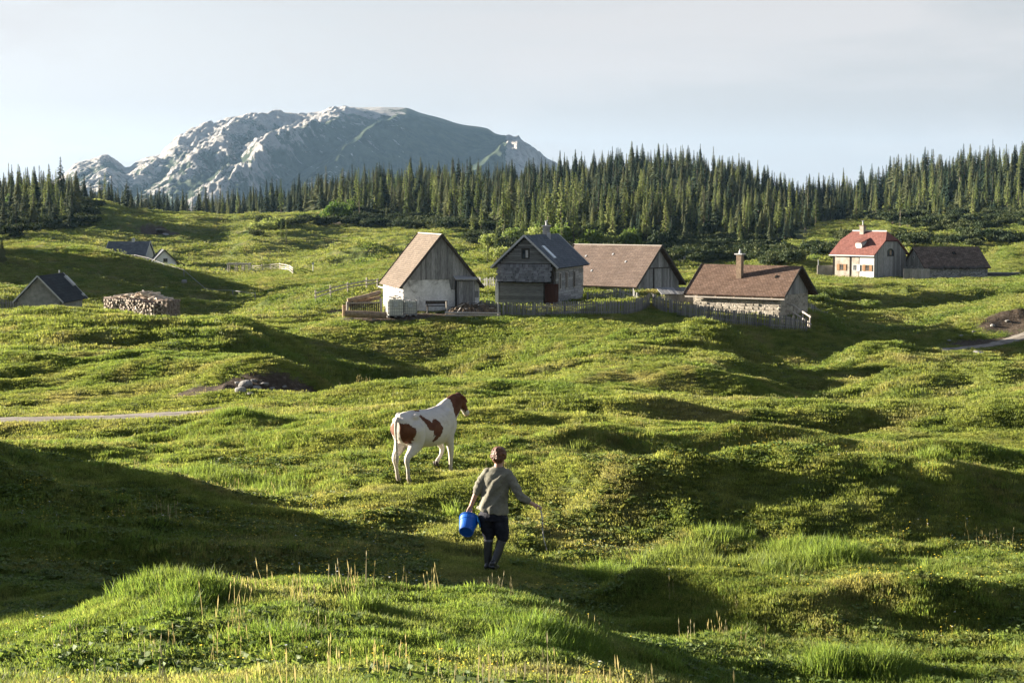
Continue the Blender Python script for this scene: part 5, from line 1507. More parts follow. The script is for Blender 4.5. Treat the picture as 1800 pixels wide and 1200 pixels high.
# single trees one can point at
for px, b_, t_, y0, lab in ((790, 388, 333, 330, 'light green larch standing alone behind the white barn roof'), (813, 356, 320, 380, 'slim light larch right of the lone larch'),
        (870, 385, 337, 300, 'left of two tall light larches above the slate roof'), (891, 402, 330, 300, 'taller light larch of the pair above the slate roof'),
        (908, 414, 360, 290, 'yellowish larch directly above the slate roof ridge'), (702, 359, 322, 400, 'pale larch in the spruce edge above the bright green bush'),
        (730, 355, 313, 400, 'slim pale larch under the mountain in the spruce edge'), (1200, 393, 336, 290, 'tall pale larch in the wood edge above the long pinkish roof'),
        (1057, 424, 366, 270, 'pale green larch rising behind the pinkish roof, left one'), (1015, 422, 374, 270, 'broad pale larch just right of the slate roof'),
        (1285, 402, 364, 290, 'pale larch left of two at the dark wood end'), (1305, 410, 364, 290, 'pale larch right of two at the dark wood end'),
        (1505, 392, 325, 420, 'tall light larch behind the red roof'), (1540, 377, 341, 420, 'bright young larch behind the red roof, left of two'), (1556, 377, 343, 420, 'bright young larch behind the red roof, right of two'),
        (1621, 327, 302, 440, 'bright rounded larch high on the right slope'), (1697, 348, 316, 430, 'light larch in the middle of the right slope'), (1755, 368, 318, 420, 'broad light larch low on the right slope'),
        (1640, 378, 341, 420, 'bright green young larch on the right slope scrub'), (503, 428, 388, 250, 'thin larch with bare lower trunk above the paddock fence'), (495, 424, 388, 250, 'thin larch leaning left of the bare trunked one above the paddock'),
        (857, 462, 424, 180, 'small thin olive larch by the gap fence'), (872, 448, 400, 200, 'olive larch between white barn and slate roof'), (1088, 426, 384, 270, 'olive larch above the middle of the pinkish roof'),
        (1125, 430, 376, 270, 'olive larch above the right end of the pinkish roof')):
    plant_px('larch', LAR, px, b_, t_, y0, lab, 'tree', H0=10, sx=1.15)
plant_px('spruce', SMA, 1478, 417, 397, 280, 'small dark spruce left above the red roof', 'tree', H0=5, sx=1.0)
plant_px('spruce', SMA, 4, 463, 418, 200, 'dark bushy spruce at the left edge on the knoll', 'tree', H0=5, sx=.9)
plant_px('dead_larch', DEAD, 1582, 404, 366, 330, 'bare brownish tree above the red roofed house', 'tree', H0=11)
plant_px('dead_larch', DEAD, 632, 385, 350, 330, 'bare pale trunk beside the bright green bush', 'tree', H0=11)
for i, (px, b_, t_) in enumerate(((1705, 328, 268), (1733, 336, 262), (1772, 318, 262))):
    plant_px('spruce', [SPR[4]], px, b_, t_, 420, ('tall spruce with bare pale trunk on the right slope, left of three', 'tall spruce with bare pale trunk on the right slope, middle of three', 'tall spruce with bare pale trunk on the right slope, right of three')[i], 'tree')

# bushes
for px, b_, w, h, v, y0, lab in ((28, 364, 5.5, 4.6, BRO, 260, 'bright green round bush at the far left above the dark pines'), (70, 356, 4.0, 4.2, OLV, 260, 'olive bush right of the bright one at far left'), (105, 370, 2.0, 1.8, BRO, 260, 'small light bush on the left dark slope'),
        (585, 390, 6.0, 5.0, BRO, 300, 'large bright green bush before the spruces, left of centre'), (608, 388, 4.0, 5.5, BRO, 300, 'bright green bush touching the large one on its right'), (462, 412, 5.0, 3.0, OLV, 260, 'broad olive bush on the sunny knoll above the paddock'), (482, 405, 4.0, 3.2, OLV, 260, 'olive bush beside the thin larches'),
        (450, 418, 3.0, 1.6, PIN, 260, 'low dark bush left on the sunny knoll'), (940, 440, 5, 4.5, OLV, 200, 'olive bush behind the left slope of the slate roof'), (955, 425, 4.5, 4.2, BRO, 220, 'green bush behind the stub chimney'), (985, 436, 5, 4.6, BRO, 210, 'light green bush at the right end of the slate ridge'),
        (1033, 440, 4.5, 3.8, BRO, 210, 'green bush between slate roof and pinkish roof'), (1070, 440, 4, 3.2, OLV, 210, 'olive bush peeping over the pinkish roof, left one'), (1110, 441, 4, 4.0, BRO, 210, 'green bush peeping over the pinkish roof, right one'),
        (880, 460, 3.0, 2.4, OLV, 180, 'olive bush at the slate roof left eave'), (862, 440, 3.0, 3.0, OLV, 200, 'dense olive bush beside the small thin larch'), (902, 432, 4.2, 3.6, OLV, 210, 'olive bush above the left eave of the slate roof'),
        (1440, 536, 1.8, 1.3, OLV, 140, 'low olive bush right of the shaded board fence'), (1475, 528, 2.0, 1.2, OLV, 140, 'low bush on the bank under the red roofed house, left'), (1525, 545, 2.2, 1.0, OLV, 140, 'low bush on the bank under the red roofed house, right'),
        (1390, 468, 3.2, 2.2, PIN, 200, 'dark bush behind the tall chimney house ridge'), (1160, 440, 4.5, 3.2, PIN, 210, 'dark green bush behind the right end of the pinkish roof')):
    p = hit(px, b_, y0); me = rnd.choice(v)
    r = empty('bush', p, rnd.uniform(0, 6), lab, 'bush'); w0, h0 = (3.2, 1.7) if v is PIN else (2.4, 2.5)
    r.scale = (w / w0 * .8, w / w0 * .8, h / h0); link('foliage', me[0], r); link('stem', me[1], r)

# the spruce woods: rows of single trees in front, the mass behind as one object
def in_view_px(x, y): return x / y * F + 900
cand = []
rf = np.random.default_rng(77)
N = 7000
Yc = rf.uniform(300, 900, N); pxs = rf.uniform(-260, 2060, N)
Xc = (pxs - 900) / F * Yc
fmv = forest_mask(Xc, Yc)
zc = H(Xc, Yc)
keep = []
cell = {}
for i in np.argsort(Yc):
    if fmv[i] < .5: continue
    if Yc[i] > 760 and rf.random() < .5: continue
    pxi = pxs[i]
    if 860 < pxi < 1430 and Yc[i] < 345 and rf.random() < .75: continue
    key = (int(Xc[i] // 5.0), int(Yc[i] // 7.0))
    if key in cell: continue
    cell[key] = 1
    keep.append(i)
def vis(i):
    """is the upper third of the tree above the ground in front"""
    ys = np.linspace(60, Yc[i] - 12, 60); xs = Xc[i] / Yc[i] * ys
    t = (Hbase(xs, ys) - CZ) / ys
    return (zc[i] + 9 - CZ) / Yc[i] > t.max()
keep = [i for i in keep if vis(i)]
def tree_h(px, Y, r):
    base = np.interp(px, [-200, 0, 60, 130, 300, 600, 700, 1000, 1200, 1400, 1500, 1700, 1900], [8.0, 8.0, 8.5, 9, 9.3, 9.4, 9.4, 8.4, 8.6, 9.0, 9.6, 10.4, 10.6])
    if Y < 360: base *= .72
    return base * r
front = []; back = []
keepv = [i for i in keep if -20 < pxs[i] < 1820]
def depth_in(i):
    p = pxs[i]
    return Yc[i]
# nearest trees of each stretch first
bins = {}
for i in sorted(keepv, key=lambda i: Yc[i]):
    b_ = int(pxs[i] // 60); bins.setdefault(b_, []).append(i)
nb = len(bins); per = int(math.ceil(268 / nb)) + 0
sel = set(); rowcut = {}
for b_, L_ in bins.items():
    for i in L_[:per]: sel.add(i)
    rowcut[b_] = Yc[L_[min(len(L_) - 1, per // 2)]]
print('trees', len(keep), 'single', len(sel))
LM = [(-20, 'at the far left picture edge'), (45, 'above the bright green bush at far left'), (100, 'beside the left foot of the mountain'), (150, 'under the small left peak'), (215, 'under the notch right of the small peak'), (280, 'above the little white cottage'),
      (350, 'below the long rock ridge, left part'), (420, 'above the open shelter and paddock'), (490, 'above the thin bare trunked larches'), (560, 'behind the large bright green bush'), (630, 'under the highest part of the mountain'),
      (700, 'above the white barn roof'), (770, 'behind the lone light larch'), (840, 'above the pair of tall larches'), (910, 'under the right end of the mountain'), (980, 'above the slate roof chimney'), (1050, 'above the pinkish roof, left part'),
      (1120, 'above the right part of the pinkish roof'), (1190, 'behind the solitary tall pale larch'), (1260, 'above the tall chimney'), (1330, 'on the falling edge of the wooded hill'), (1400, 'in the dip left of red roof'),
      (1470, 'right above the red roof'), (1540, 'above the two bright young larches'), (1610, 'around the bright rounded larch'), (1680, 'near the three tall pale trunks'), (1750, 'at the right picture edge')]
def landmark(p): return [t for x_, t in LM if x_ <= max(p, -20)][-1]
SZ = ('short', 'middle sized', 'tall')
def spawn(i):
    r = float(np.clip(rf.normal(.92, .26), .35, 1.42))
    p = pxs[i]; s = tree_h(p, Yc[i], r) / 12
    light = rf.random() < (.26 if i in sel else (.15 if Yc[i] < 600 else .06))
    return p, s, light, r
pts, scl, idx_, rotv = [], [], [], []
for i in keep:
    p, s, light, r = spawn(i)
    v = int(rf.choice(7, p=[.2, .2, .14, .16, .1, .1, .1]))
    if i in sel:
        lm = landmark(p); row = 'front row' if Yc[i] <= rowcut[int(pxs[i] // 60)] else 'second row'; grp = 'spruces ' + lm; lab = 'spruce in the ' + row + ' ' + lm
        sz = SZ[0 if r < .84 else (1 if r < 1.03 else 2)]
        if light:
            plant('larch', LAR[v % 4], (Xc[i], Yc[i], zc[i]), s * 1.1, sz + ' pale ' + lab.replace('spruce', 'larch'), 'tree', 'pale larches ' + lm, 1.0)
        else:
            plant('spruce', SPR[v], (Xc[i], Yc[i], zc[i]), s, sz + ' ' + lab, 'tree', grp, rf.uniform(1.15, 2.1))
    else:
        pts.append((Xc[i], Yc[i], zc[i])); w_ = s * rf.uniform(1.15, 2.1); scl.append((w_, w_, s)); idx_.append(7 + v % 4 if light else v); rotv.append(rf.uniform(0, 6.28))

def scatter(name, meshes, P, S_, I, R, label=None, cat=None, kind='stuff', tilt=None):
    """one object whose points carry copies of a few meshes"""
    col = bpy.data.collections.new(name + '_kinds')
    srcs = []
    for k, ms in enumerate(meshes):
        # join parts of one plant into a single mesh
        if isinstance(ms, tuple):
            bm = bmesh.new(); mats = []
            me = bpy.data.meshes.new('%s_kind' % name)
            for q, m_ in enumerate(ms):
                n0 = len(bm.faces); bm.from_mesh(m_); bm.faces.ensure_lookup_table()
                for f in list(bm.faces)[n0:]: f.material_index = q
                mats.append(m_.materials[0])
            bm.to_mesh(me); bm.free()
            for m_ in mats: me.materials.append(m_)
        else: me = ms
        o = bpy.data.objects.new('%s_kind_%02d' % (name, k), me); col.objects.link(o); srcs.append(o)
    me = bpy.data.meshes.new(name)
    P = np.asarray(P, np.float32); me.vertices.add(len(P)); me.vertices.foreach_set('co', P.ravel())
    for an_, ty, arr in (('scl', 'FLOAT_VECTOR', S_), ('idx', 'INT', I), ('rot', 'FLOAT_VECTOR', R)):
        a = me.attributes.new(an_, ty, 'POINT')
        if ty == 'FLOAT_VECTOR':
            arr = np.asarray(arr, np.float32)
            if arr.ndim == 1:
                arr = np.stack([arr, arr, arr], 1) if an_ == 'scl' else np.stack([arr * 0, arr * 0, arr], 1)
            a.data.foreach_set('vector', arr.ravel())
        else: a.data.foreach_set('value', np.asarray(arr, np.int32))
    me.update()
    o = link(name, me); tag(o, label, cat, None, kind)
    ng = bpy.data.node_groups.new(name, 'GeometryNodeTree')
    ng.interface.new_socket('Geometry', in_out='INPUT', socket_type='NodeSocketGeometry')
    ng.interface.new_socket('Geometry', in_out='OUTPUT', socket_type='NodeSocketGeometry')
    gi = ng.nodes.new('NodeGroupInput'); go = ng.nodes.new('NodeGroupOutput')
    ip = ng.nodes.new('GeometryNodeInstanceOnPoints'); ip.inputs['Pick Instance'].default_value = True
    ci = ng.nodes.new('GeometryNodeCollectionInfo'); ci.inputs['Collection'].default_value = col
    ci.inputs['Separate Children'].default_value = True; ci.inputs['Reset Children'].default_value = True
    def attr(n_, ty):
        a = ng.nodes.new('GeometryNodeInputNamedAttribute'); a.data_type = ty; a.inputs['Name'].default_value = n_; return a.outputs['Attribute']
    ng.links.new(gi.outputs[0], ip.inputs['Points']); ng.links.new(ci.outputs[0], ip.inputs['Instance'])
    ng.links.new(attr('idx', 'INT'), ip.inputs['Instance Index'])
    e2r = ng.nodes.new('FunctionNodeEulerToRotation'); ng.links.new(attr('rot', 'FLOAT_VECTOR'), e2r.inputs[0]); ng.links.new(e2r.outputs[0], ip.inputs['Rotation'])
    ng.links.new(attr('scl', 'FLOAT_VECTOR'), ip.inputs['Scale'])
    ng.links.new(ip.outputs[0], go.inputs[0])
    md = o.modifiers.new('scatter', 'NODES'); md.node_group = ng
    return o
for _ in range(170):                      # unseen spruce stands added beyond the left edge to shade the left valley
    if rf.random() < .45: x_, y_ = rf.uniform(-97, -74), rf.uniform(197, 229)
    else: x_, y_ = rf.uniform(-145, -98), rf.uniform(288, 372)
    if x_ / y_ * F + 900 > -40: continue
    pts.append((x_, y_, Hz(x_, y_))); s_ = rf.uniform(.8, 1.15); scl.append((s_ * 1.5, s_ * 1.5, s_)); idx_.append(int(rf.integers(0, 7))); rotv.append(rf.uniform(0, 6.28))
scatter('spruce_wood', SPR + LAR, pts, scl, idx_, rotv)

# dwarf pine scrub: patches (px, py, half width, half height in the picture, count, nearest distance)
def scrub(name, patches, meshes, smin, smax, seed, squash=1.0):
    rs = np.random.default_rng(seed); P, Sc, I, R = [], [], [], []
    for px, py, rx, ry, n, y0 in patches:
        for _ in range(n):
            q = rs.normal(0, .5, 2); p = hit(px + q[0] * rx, py + q[1] * ry, y0, n=500)
            P.append(p); Sc.append(rs.uniform(smin, smax)); I.append(rs.integers(0, len(meshes))); R.append(rs.uniform(0, 6.28))
    return scatter(name, meshes, [tuple(p) for p in P], Sc, I, R)
scrub('dwarf_pine_scrub', [(40, 378, 80, 12, 90, 290), (60, 398, 70, 8, 60, 270), (110, 392, 50, 5, 30, 280), (10, 408, 40, 8, 30, 260), (150, 368, 30, 12, 25, 300),
        (640, 392, 50, 10, 60, 320), (700, 380, 90, 14, 120, 320), (720, 395, 60, 10, 70, 320), (560, 395, 40, 5, 18, 320), (800, 398, 90, 8, 60, 310), (470, 400, 22, 6, 14, 280),
        (950, 400, 90, 20, 150, 260), (1060, 400, 100, 22, 170, 250), (1160, 405, 80, 26, 190, 240), (1240, 415, 80, 34, 230, 230), (1310, 430, 60, 28, 160, 230), (1360, 455, 40, 12, 60, 230), (1200, 450, 90, 14, 90, 220),
        (930, 445, 60, 14, 50, 200), (860, 425, 40, 12, 24, 220), (1620, 360, 90, 18, 130, 400), (1720, 360, 90, 22, 160, 400), (1790, 380, 40, 10, 50, 380), (1560, 385, 60, 7, 40, 380), (1660, 395, 70, 5, 26, 340), (1760, 425, 60, 9, 16, 260), (1620, 430, 80, 10, 16, 260),
        (1700, 400, 120, 10, 40, 300), (1510, 425, 50, 8, 14, 260), (1450, 445, 30, 7, 14, 240)],
      PIN, .55, 1.15, 5)
scrub('young_larch_thicket', [(1490, 378, 40, 6, 22, 400), (1590, 375, 80, 10, 30, 400), (1180, 385, 70, 14, 34, 260), (1000, 395, 80, 14, 34, 260), (930, 420, 60, 14, 22, 220), (1060, 415, 60, 12, 22, 220), (690, 365, 80, 8, 24, 360), (1320, 395, 60, 10, 14, 260), (1080, 380, 90, 16, 20, 280), (1750, 355, 60, 15, 16, 400), (70, 352, 60, 4, 14, 300)],
      LAR + OLV[:1], .3, .72, 6)

scrub('young_spruce_growth', [(1000, 392, 110, 14, 40, 250), (1120, 392, 90, 18, 40, 250), (1240, 400, 80, 20, 40, 240), (1330, 415, 50, 20, 26, 240), (900, 410, 60, 18, 22, 220), (700, 375, 100, 10, 26, 320), (1600, 365, 120, 16, 40, 400), (1740, 365, 70, 18, 26, 400), (60, 372, 70, 12, 16, 290), (960, 430, 60, 10, 12, 210), (1090, 425, 70, 8, 14, 220)],
      SMA + LAR[:2], .5, 1.25, 9)
# ------------------------------------------------------------------ bodies: overlapping closed forms fused into one skin
def ell_loft(bm_verts, faces, rings, n=20):
    """rings: (centre, axis_u, axis_v) ; closed ends"""
    k = len(bm_verts)
    for c, u, v in rings:
        for j in range(n):
            t = 2 * math.pi * j / n
            bm_verts.append(Vector(c) + Vector(u) * math.cos(t) + Vector(v) * math.sin(t))
    for i in range(len(rings) - 1):
        for j in range(n):
            a = k + i * n + j; b_ = k + i * n + (j + 1) % n
            faces.append((a, b_, b_ + n, a + n))
    faces.append(tuple(k + j for j in reversed(range(n)))); faces.append(tuple(k + (len(rings) - 1) * n + j for j in range(n)))

class Skin:
    def __init__(s): s.v = []; s.f = []
    def limb(s, pts, rad, n=14, flat=1.0):
        """tapered tube with rounded ends and round joints"""
        pts = [Vector(p) for p in pts]
        P, R = [], []
        d0 = (pts[1] - pts[0]).normalized(); d1 = (pts[-1] - pts[-2]).normalized()
        for k, q in ((.95, .3), (.7, .72), (.35, .93)): P.append(pts[0] - d0 * rad[0] * k); R.append(rad[0] * q)
        # smooth the chain
        m = len(pts)
        for i in range(m - 1):
            for t in (0, .25, .5, .75) if i < m - 2 else (0, .25, .5, .75, 1):
                a = pts[max(i - 1, 0)]; b_ = pts[i]; c = pts[i + 1]; d = pts[min(i + 2, m - 1)]
                q = 0.5 * ((2 * b_) + (c - a) * t + (2 * a - 5 * b_ + 4 * c - d) * t * t + (3 * b_ - a - 3 * c + d) * t ** 3)
                P.append(q); R.append(rad[i] * (1 - t) + rad[i + 1] * t)
        for k, q in ((.35, .93), (.7, .72), (.95, .3)): P.append(pts[-1] + d1 * rad[-1] * k); R.append(rad[-1] * q)
        ref = None; rings = []
        for i, p in enumerate(P):
            d = (P[min(i + 1, len(P) - 1)] - P[max(i - 1, 0)]).normalized()
            if ref is None: ref = d.orthogonal().normalized()
            ref = (ref - d * ref.dot(d)).normalized(); bi = d.cross(ref)
            rings.append((p, ref * R[i], bi * R[i] * flat))
        ell_loft(s.v, s.f, rings, n); return s
    def loft(s, rings, n=20):
        """horizontal ellipses: (x, y, z, rx, ry) or (centre, u, v)"""
        ell_loft(s.v, s.f, [((r[0], r[1], r[2]), (r[3], 0, 0), (0, r[4], 0)) if len(r) == 5 else r for r in rings], n); return s
    def blob(s, c, r, n=12):
        c = Vector(c); rings = []
        for i in range(1, n):
            t = math.pi * i / n
            rings.append((c + Vector((0, 0, -math.cos(t) * r[2])), (r[0] * math.sin(t), 0, 0), (0, r[1] * math.sin(t), 0)))
        ell_loft(s.v, s.f, rings, 14); return s
    def build(s, name, voxel, smooth, mats, parent=None, fn=None, attr=None):
        me = bpy.data.meshes.new(name); me.from_pydata([tuple(v) for v in s.v], [], s.f)
        o = bpy.data.objects.new(name, me); COL.objects.link(o)
        r = o.modifiers.new('r', 'REMESH'); r.mode = 'VOXEL'; r.voxel_size = voxel
        m = o.modifiers.new('s', 'SMOOTH'); m.iterations = smooth; m.factor = .5
        dg = bpy.context.evaluated_depsgraph_get(); dg.update()
        me2 = bpy.data.meshes.new_from_object(o.evaluated_get(dg))
        o.modifiers.clear(); o.data = me2; me2.name = name; bpy.data.meshes.remove(me)
        co = np.empty(len(me2.vertices) * 3, np.float32); me2.vertices.foreach_get('co', co); co = co.reshape(-1, 3)
        if fn is not None:
            nn = np.empty_like(co).ravel(); me2.vertices.foreach_get('normal', nn) if hasattr(me2.vertices[0], 'normal') else None
            nn = nn.reshape(-1, 3)
            co = fn(co, nn); me2.vertices.foreach_set('co', co.astype(np.float32).ravel())
        if attr is not None:
            a = me2.attributes.new('coat', 'FLOAT', 'POINT'); a.data.foreach_set('value', attr(co).astype(np.float32))
        me2.polygons.foreach_set('use_smooth', [True] * len(me2.polygons))
        me2.materials.clear()
        for m_ in mats: me2.materials.append(m_)
        me2.update()
        if parent is not None: o.parent = parent
        return o

def sstep(a, b_, x):
    t = np.clip((x - a) / (b_ - a), 0, 1); return t * t * (3 - 2 * t)

M_SKIN = simple_mat('skin', (0.36, 0.20, 0.145), (0.50, 0.30, 0.225), 9.0, 0.55, 0.3, bmp=0.1, bdist=.003)
M_HAIR = simple_mat('reddish_brown_hair', (0.045, 0.016, 0.008), (0.20, 0.075, 0.034), 60.0, 0.5, 0.4, bmp=1.0, bdist=.012)
def shirt_mat():
    m, nt, b = new_mat('faded_olive_grey_shirt', 0.9, 0.1)
    f = noise_node(nt, 7.0, 6, 0.6); g = noise_node(nt, 34.0, 4, 0.7)
    c = ramp(nt, f, [(0.35, (0.145, 0.140, 0.112)), (0.6, (0.215, 0.205, 0.162))])
    c = mixc(nt, maprange(nt, g, .58, .66, 0, .55), c, (0.06, 0.065, 0.055))
    nt.links.new(c, b.inputs['Base Color']); bump(nt, b, f, .5, .02); return m
M_SHIRT = shirt_mat()
M_TROUSERS = simple_mat('dark_navy_breeches', (0.012, 0.013, 0.020), (0.030, 0.031, 0.042), 14.0, 0.85, 0.15, bmp=.4, bdist=.01)
M_BOOT = simple_mat('black_rubber_boot', (0.016, 0.017, 0.018), (0.035, 0.036, 0.036), 8.0, 0.38, 0.5, bmp=.15, bdist=.01)
M_SOCK = simple_mat('grey_sock', (0.13, 0.13, 0.14), (0.2, 0.2, 0.21), 20.0, 0.9, 0.1, bmp=.3, bdist=.004)
M_BUCKET = simple_mat('blue_plastic', (0.006, 0.085, 0.42), (0.012, 0.125, 0.55), 5.0, 0.35, 0.4, bmp=.05)
M_BUCKET_LIT = simple_mat('sunlit_blue_plastic', (0.02, 0.22, 0.62), (0.03, 0.27, 0.70), 5.0, 0.35, 0.4, bmp=.05)  # lit copy of the bucket blue, for the sunlit lip

TURN = math.radians(-17)
RT = Matrix.Rotation(TURN, 3, 'Z')
def person():
    gx = apx(866, 23.3)
    gz = Hz(gx, 23.3)
    r = empty('person', (gx, 23.3, gz), TURN, 'person seen from behind in faded shirt, dark breeches and rubber boots carrying a bucket', 'person')
    S_ = 1.0
    # --- skin: head, neck, arms with hands, torso core
    b = Skin()
    hd = (.085, .02, 1.585)
    b.loft([((.085, .03, 1.455), (.045, 0, 0), (0, .05, 0)), ((.085, .03, 1.475), (.058, 0, 0), (0, .068, 0)), ((.085, .025, 1.51), (.068, 0, 0), (0, .085, 0)), ((.085, .02, 1.56), (.076, 0, 0), (0, .096, 0)), ((.085, .015, 1.61), (.079, 0, 0), (0, .10, 0)),
            ((.085, .01, 1.65), (.072, 0, 0), (0, .092, 0)), ((.085, .01, 1.68), (.055, 0, 0), (0, .07, 0)), ((.085, .01, 1.70), (.03, 0, 0), (0, .035, 0))], 20)
    b.limb([(.085, .125, 1.565), (.085, .135, 1.545)], [.014, .016], 8)          # nose
    b.limb([(.055, .10, 1.512), (.115, .10, 1.512)], [.012, .012], 8)               # lips and chin
    b.limb([(.085, .095, 1.475), (.085, .09, 1.468)], [.022, .02], 8)
    for s in (-1, 1): b.limb([(.085 + s * .082, .0, 1.60), (.085 + s * .086, -.004, 1.565)], [.013, .011], 8, .6)   # ears
    b.limb([(.08, .0, 1.36), (.083, .008, 1.50)], [.068, .056], 14)                  # neck
    b.loft([(.06, 0, .95, .13, .09), (.06, 0, 1.1, .13, .09), (.06, 0, 1.3, .15, .08), (.07, 0, 1.4, .10, .06)])
    # left arm hangs with the bucket
    b.limb([(-.09, .0, 1.345), (-.215, -.03, 1.10), (-.315, -.01, .875)], [.052, .041, .027])
    b.limb([(-.315, -.01, .875), (-.345, -.01, .82)], [.030, .033], 12, .6)
    for k, (dx, L) in enumerate(((-.034, .07), (-.012, .078), (.010, .074), (.030, .058))):
        p0 = Vector((-.345 + dx * .8, -.025 + k * .004, .80)); b.limb([p0, p0 + Vector((-.004, -.018, -L * .5)), p0 + Vector((0, .004, -L * .8)), p0 + Vector((0, .024, -L * .72))], [.0095, .0088, .008, .007], 8)
    b.limb([(-.318, .0, .845), (-.305, .018, .81), (-.318, .028, .785)], [.012, .010, .009], 8)
    # right arm reaches out, holding the stick
    b.limb([(.235, .0, 1.345), (.40, -.02, 1.055), (.55, .05, .945)], [.052, .042, .027])
    b.limb([(.55, .05, .945), (.605, .07, .915)], [.030, .031], 12, .65)
    for k in range(4):
        p0 = Vector((.618 + .004 * k, .050 + .019 * k, .918 - .004 * k)); b.limb([p0, p0 + Vector((.034, 0, -.010)), p0 + Vector((.043, -.002, -.035)), p0 + Vector((.022, 0, -.046))], [.0095, .009, .008, .0075], 8)
    b.limb([(.590, .05, .905), (.615, .042, .882), (.640, .05, .874)], [.012, .010, .009], 8)
    # thighs and shins inside the clothes, so the body is one figure
    b.limb([(-.05, 0, .86), (-.07, .03, .46), (-.075, .01, .12)], [.08, .045, .028])
    b.limb([(.10, 0, .86), (.125, .05, .47), (.045, -.08, .13)], [.08, .045, .028])
    b.build('body', .0075, 3, [M_SKIN], r)
    # --- hair: short curly cap
    h = Skin()
    h.loft([((.085, -.045, 1.50), (.05, 0, 0), (0, .03, 0)), ((.085, -.035, 1.53), (.075, 0, 0), (0, .062, 0)), ((.085, -.02, 1.58), (.098, 0, 0), (0, .096, 0)), ((.085, -.008, 1.63), (.102, 0, 0), (0, .110, 0)), ((.085, .0, 1.67), (.094, 0, 0), (0, .104, 0)), ((.085, .005, 1.705), (.07, 0, 0), (0, .08, 0)), ((.085, .005, 1.722), (.03, 0, 0), (0, .04, 0))], 20)
    rr = random.Random(4)
    for i in range(70):
        a = rr.uniform(0, 6.28); t = rr.uniform(0, 1)
        z = 1.53 + .18 * t; rad = (.097 * math.sin(math.acos(max(-1, min(1, (t - .45) / .62)))))
        h.blob((.085 + math.cos(a) * rad, -.008 + math.sin(a) * rad * 1.02 - .012 * (1 - t), z), (.019, .019, .019), 6) if math.sin(a) < .45 or t > .6 else None
    h.build('hair', .006, 2, [M_HAIR], r)
    # --- shirt
    s = Skin()
    s.loft([((-.005, .0, .815), (.218, 0, -.042), (0, .166, 0)), ((.0, .0, .85), (.218, 0, -.035), (0, .164, 0)), ((.005, .005, .93), (.205, 0, .02), (0, .148, 0)), ((.03, .005, 1.05), (.190, 0, 0), (0, .135, 0)), ((.055, .0, 1.17), (.188, 0, 0), (0, .135, 0)), ((.065, -.005, 1.27), (.205, 0, 0), (0, .135, 0)),
            ((.07, -.005, 1.34), (.205, 0, -.005), (0, .115, 0)), ((.075, .0, 1.395), (.160, 0, 0), (0, .088, 0)), ((.08, .0, 1.43), (.095, 0, 0), (0, .072, 0)), ((.08, .0, 1.445), (.07, 0, 0), (0, .06, 0))], 26)
    s.limb([(-.065, 0, 1.345), (-.165, -.02, 1.215), (-.215, -.03, 1.10)], [.083, .072, .062])
    s.limb([(.205, 0, 1.34), (.31, -.01, 1.20), (.405, -.02, 1.055), (.50, .025, .985)], [.083, .07, .060, .046])
    def folds(co, nn):
        x, y, z = co[:, 0], co[:, 1], co[:, 2]
        back = sstep(.04, -.05, y) * sstep(.86, .95, z) * sstep(1.42, 1.33, z) * sstep(.22, .14, np.abs(x - .05))
        u = (z - 1.12) - 1.5 * (x - .05)                      # folds climb from lower left to upper right
        ph = u * 26 + 2.2 * fbm(x * 6, z * 6, 2, 7)
        d = np.sin(ph) * .019 * (1 - .4 * np.abs(np.sin(ph))) * back * sstep(.30, .08, np.abs(u + .02))
        hem = .007 * np.sin(x * 55 + 3 * fbm(x * 8, z * 8, 2, 8)) * sstep(1.0, .85, z)
        arm = .005 * np.sin(z * 75 + x * 35) * sstep(.20, .27, np.abs(x - .06))
        d = d + hem + arm + .004 * fbm(x * 18, z * 18 + y * 9, 3, 3)
        return co + nn * d[:, None]
    s.build('shirt', .0085, 3, [M_SHIRT], r, folds)
    # --- breeches
    t = Skin()
    t.loft([((.0, .0, .86), (.165, 0, .02), (0, .115, 0)), ((.0, .0, .81), (.188, 0, .02), (0, .138, 0)), ((.0, .0, .76), (.198, 0, .01), (0, .150, 0)), ((.005, .0, .70), (.19, 0, 0), (0, .14, 0))], 24)
    t.limb([(-.09, 0, .76), (-.085, .02, .60), (-.065, .03, .475)], [.112, .10, .082], 16)
    t.limb([(.10, 0, .76), (.118, .03, .60), (.125, .05, .465)], [.112, .105, .088], 16)
    t.build('breeches', .010, 3, [M_TROUSERS], r, lambda co, nn: co + nn * (.008 * fbm(co[:, 0] * 9, co[:, 2] * 14, 3, 5) + .004 * np.sin(co[:, 2] * 40 + co[:, 0] * 20))[:, None])
    # --- socks rolled over the boot tops, boots
    for pts, rad in (([(-.07, .03, .47), (-.072, .03, .40)], [.064, .066]), ([(.122, .05, .46), (.112, .04, .40)], [.064, .066])):
        Skin().limb(pts, rad).build('sock', .009, 2, [M_SOCK], r)
    L_ = Skin()
    L_.limb([(-.072, .03, .41), (-.074, .02, .27), (-.072, .0, .10)], [.064, .062, .050], 16)
    L_.limb([(-.072, -.045, .055), (-.074, .06, .05), (-.08, .165, .045)], [.047, .046, .042], 14, .85)
    L_.build('boot', .009, 2, [M_BOOT], r)
    R_ = Skin()
    R_.limb([(.112, .04, .41), (.085, .0, .28), (.045, -.07, .135)], [.065, .062, .050], 16)
    R_.limb([(.035, -.125, .115), (.04, -.05, .06), (.045, .05, .03)], [.047, .046, .038], 14, .85)
    R_.build('boot', .009, 2, [M_BOOT], r)
    for pts in ([(-.072, -.055, .018), (-.08, .18, .012)], [(.032, -.165, .085), (.045, .06, -.012)]):
        m_ = MB(); m_.bar(pts[0], pts[1], .085, .022); m_.build('sole', M_BOOT, r)
    return r, Vector((gx, 23.3, gz))
PERSON, PO = person()

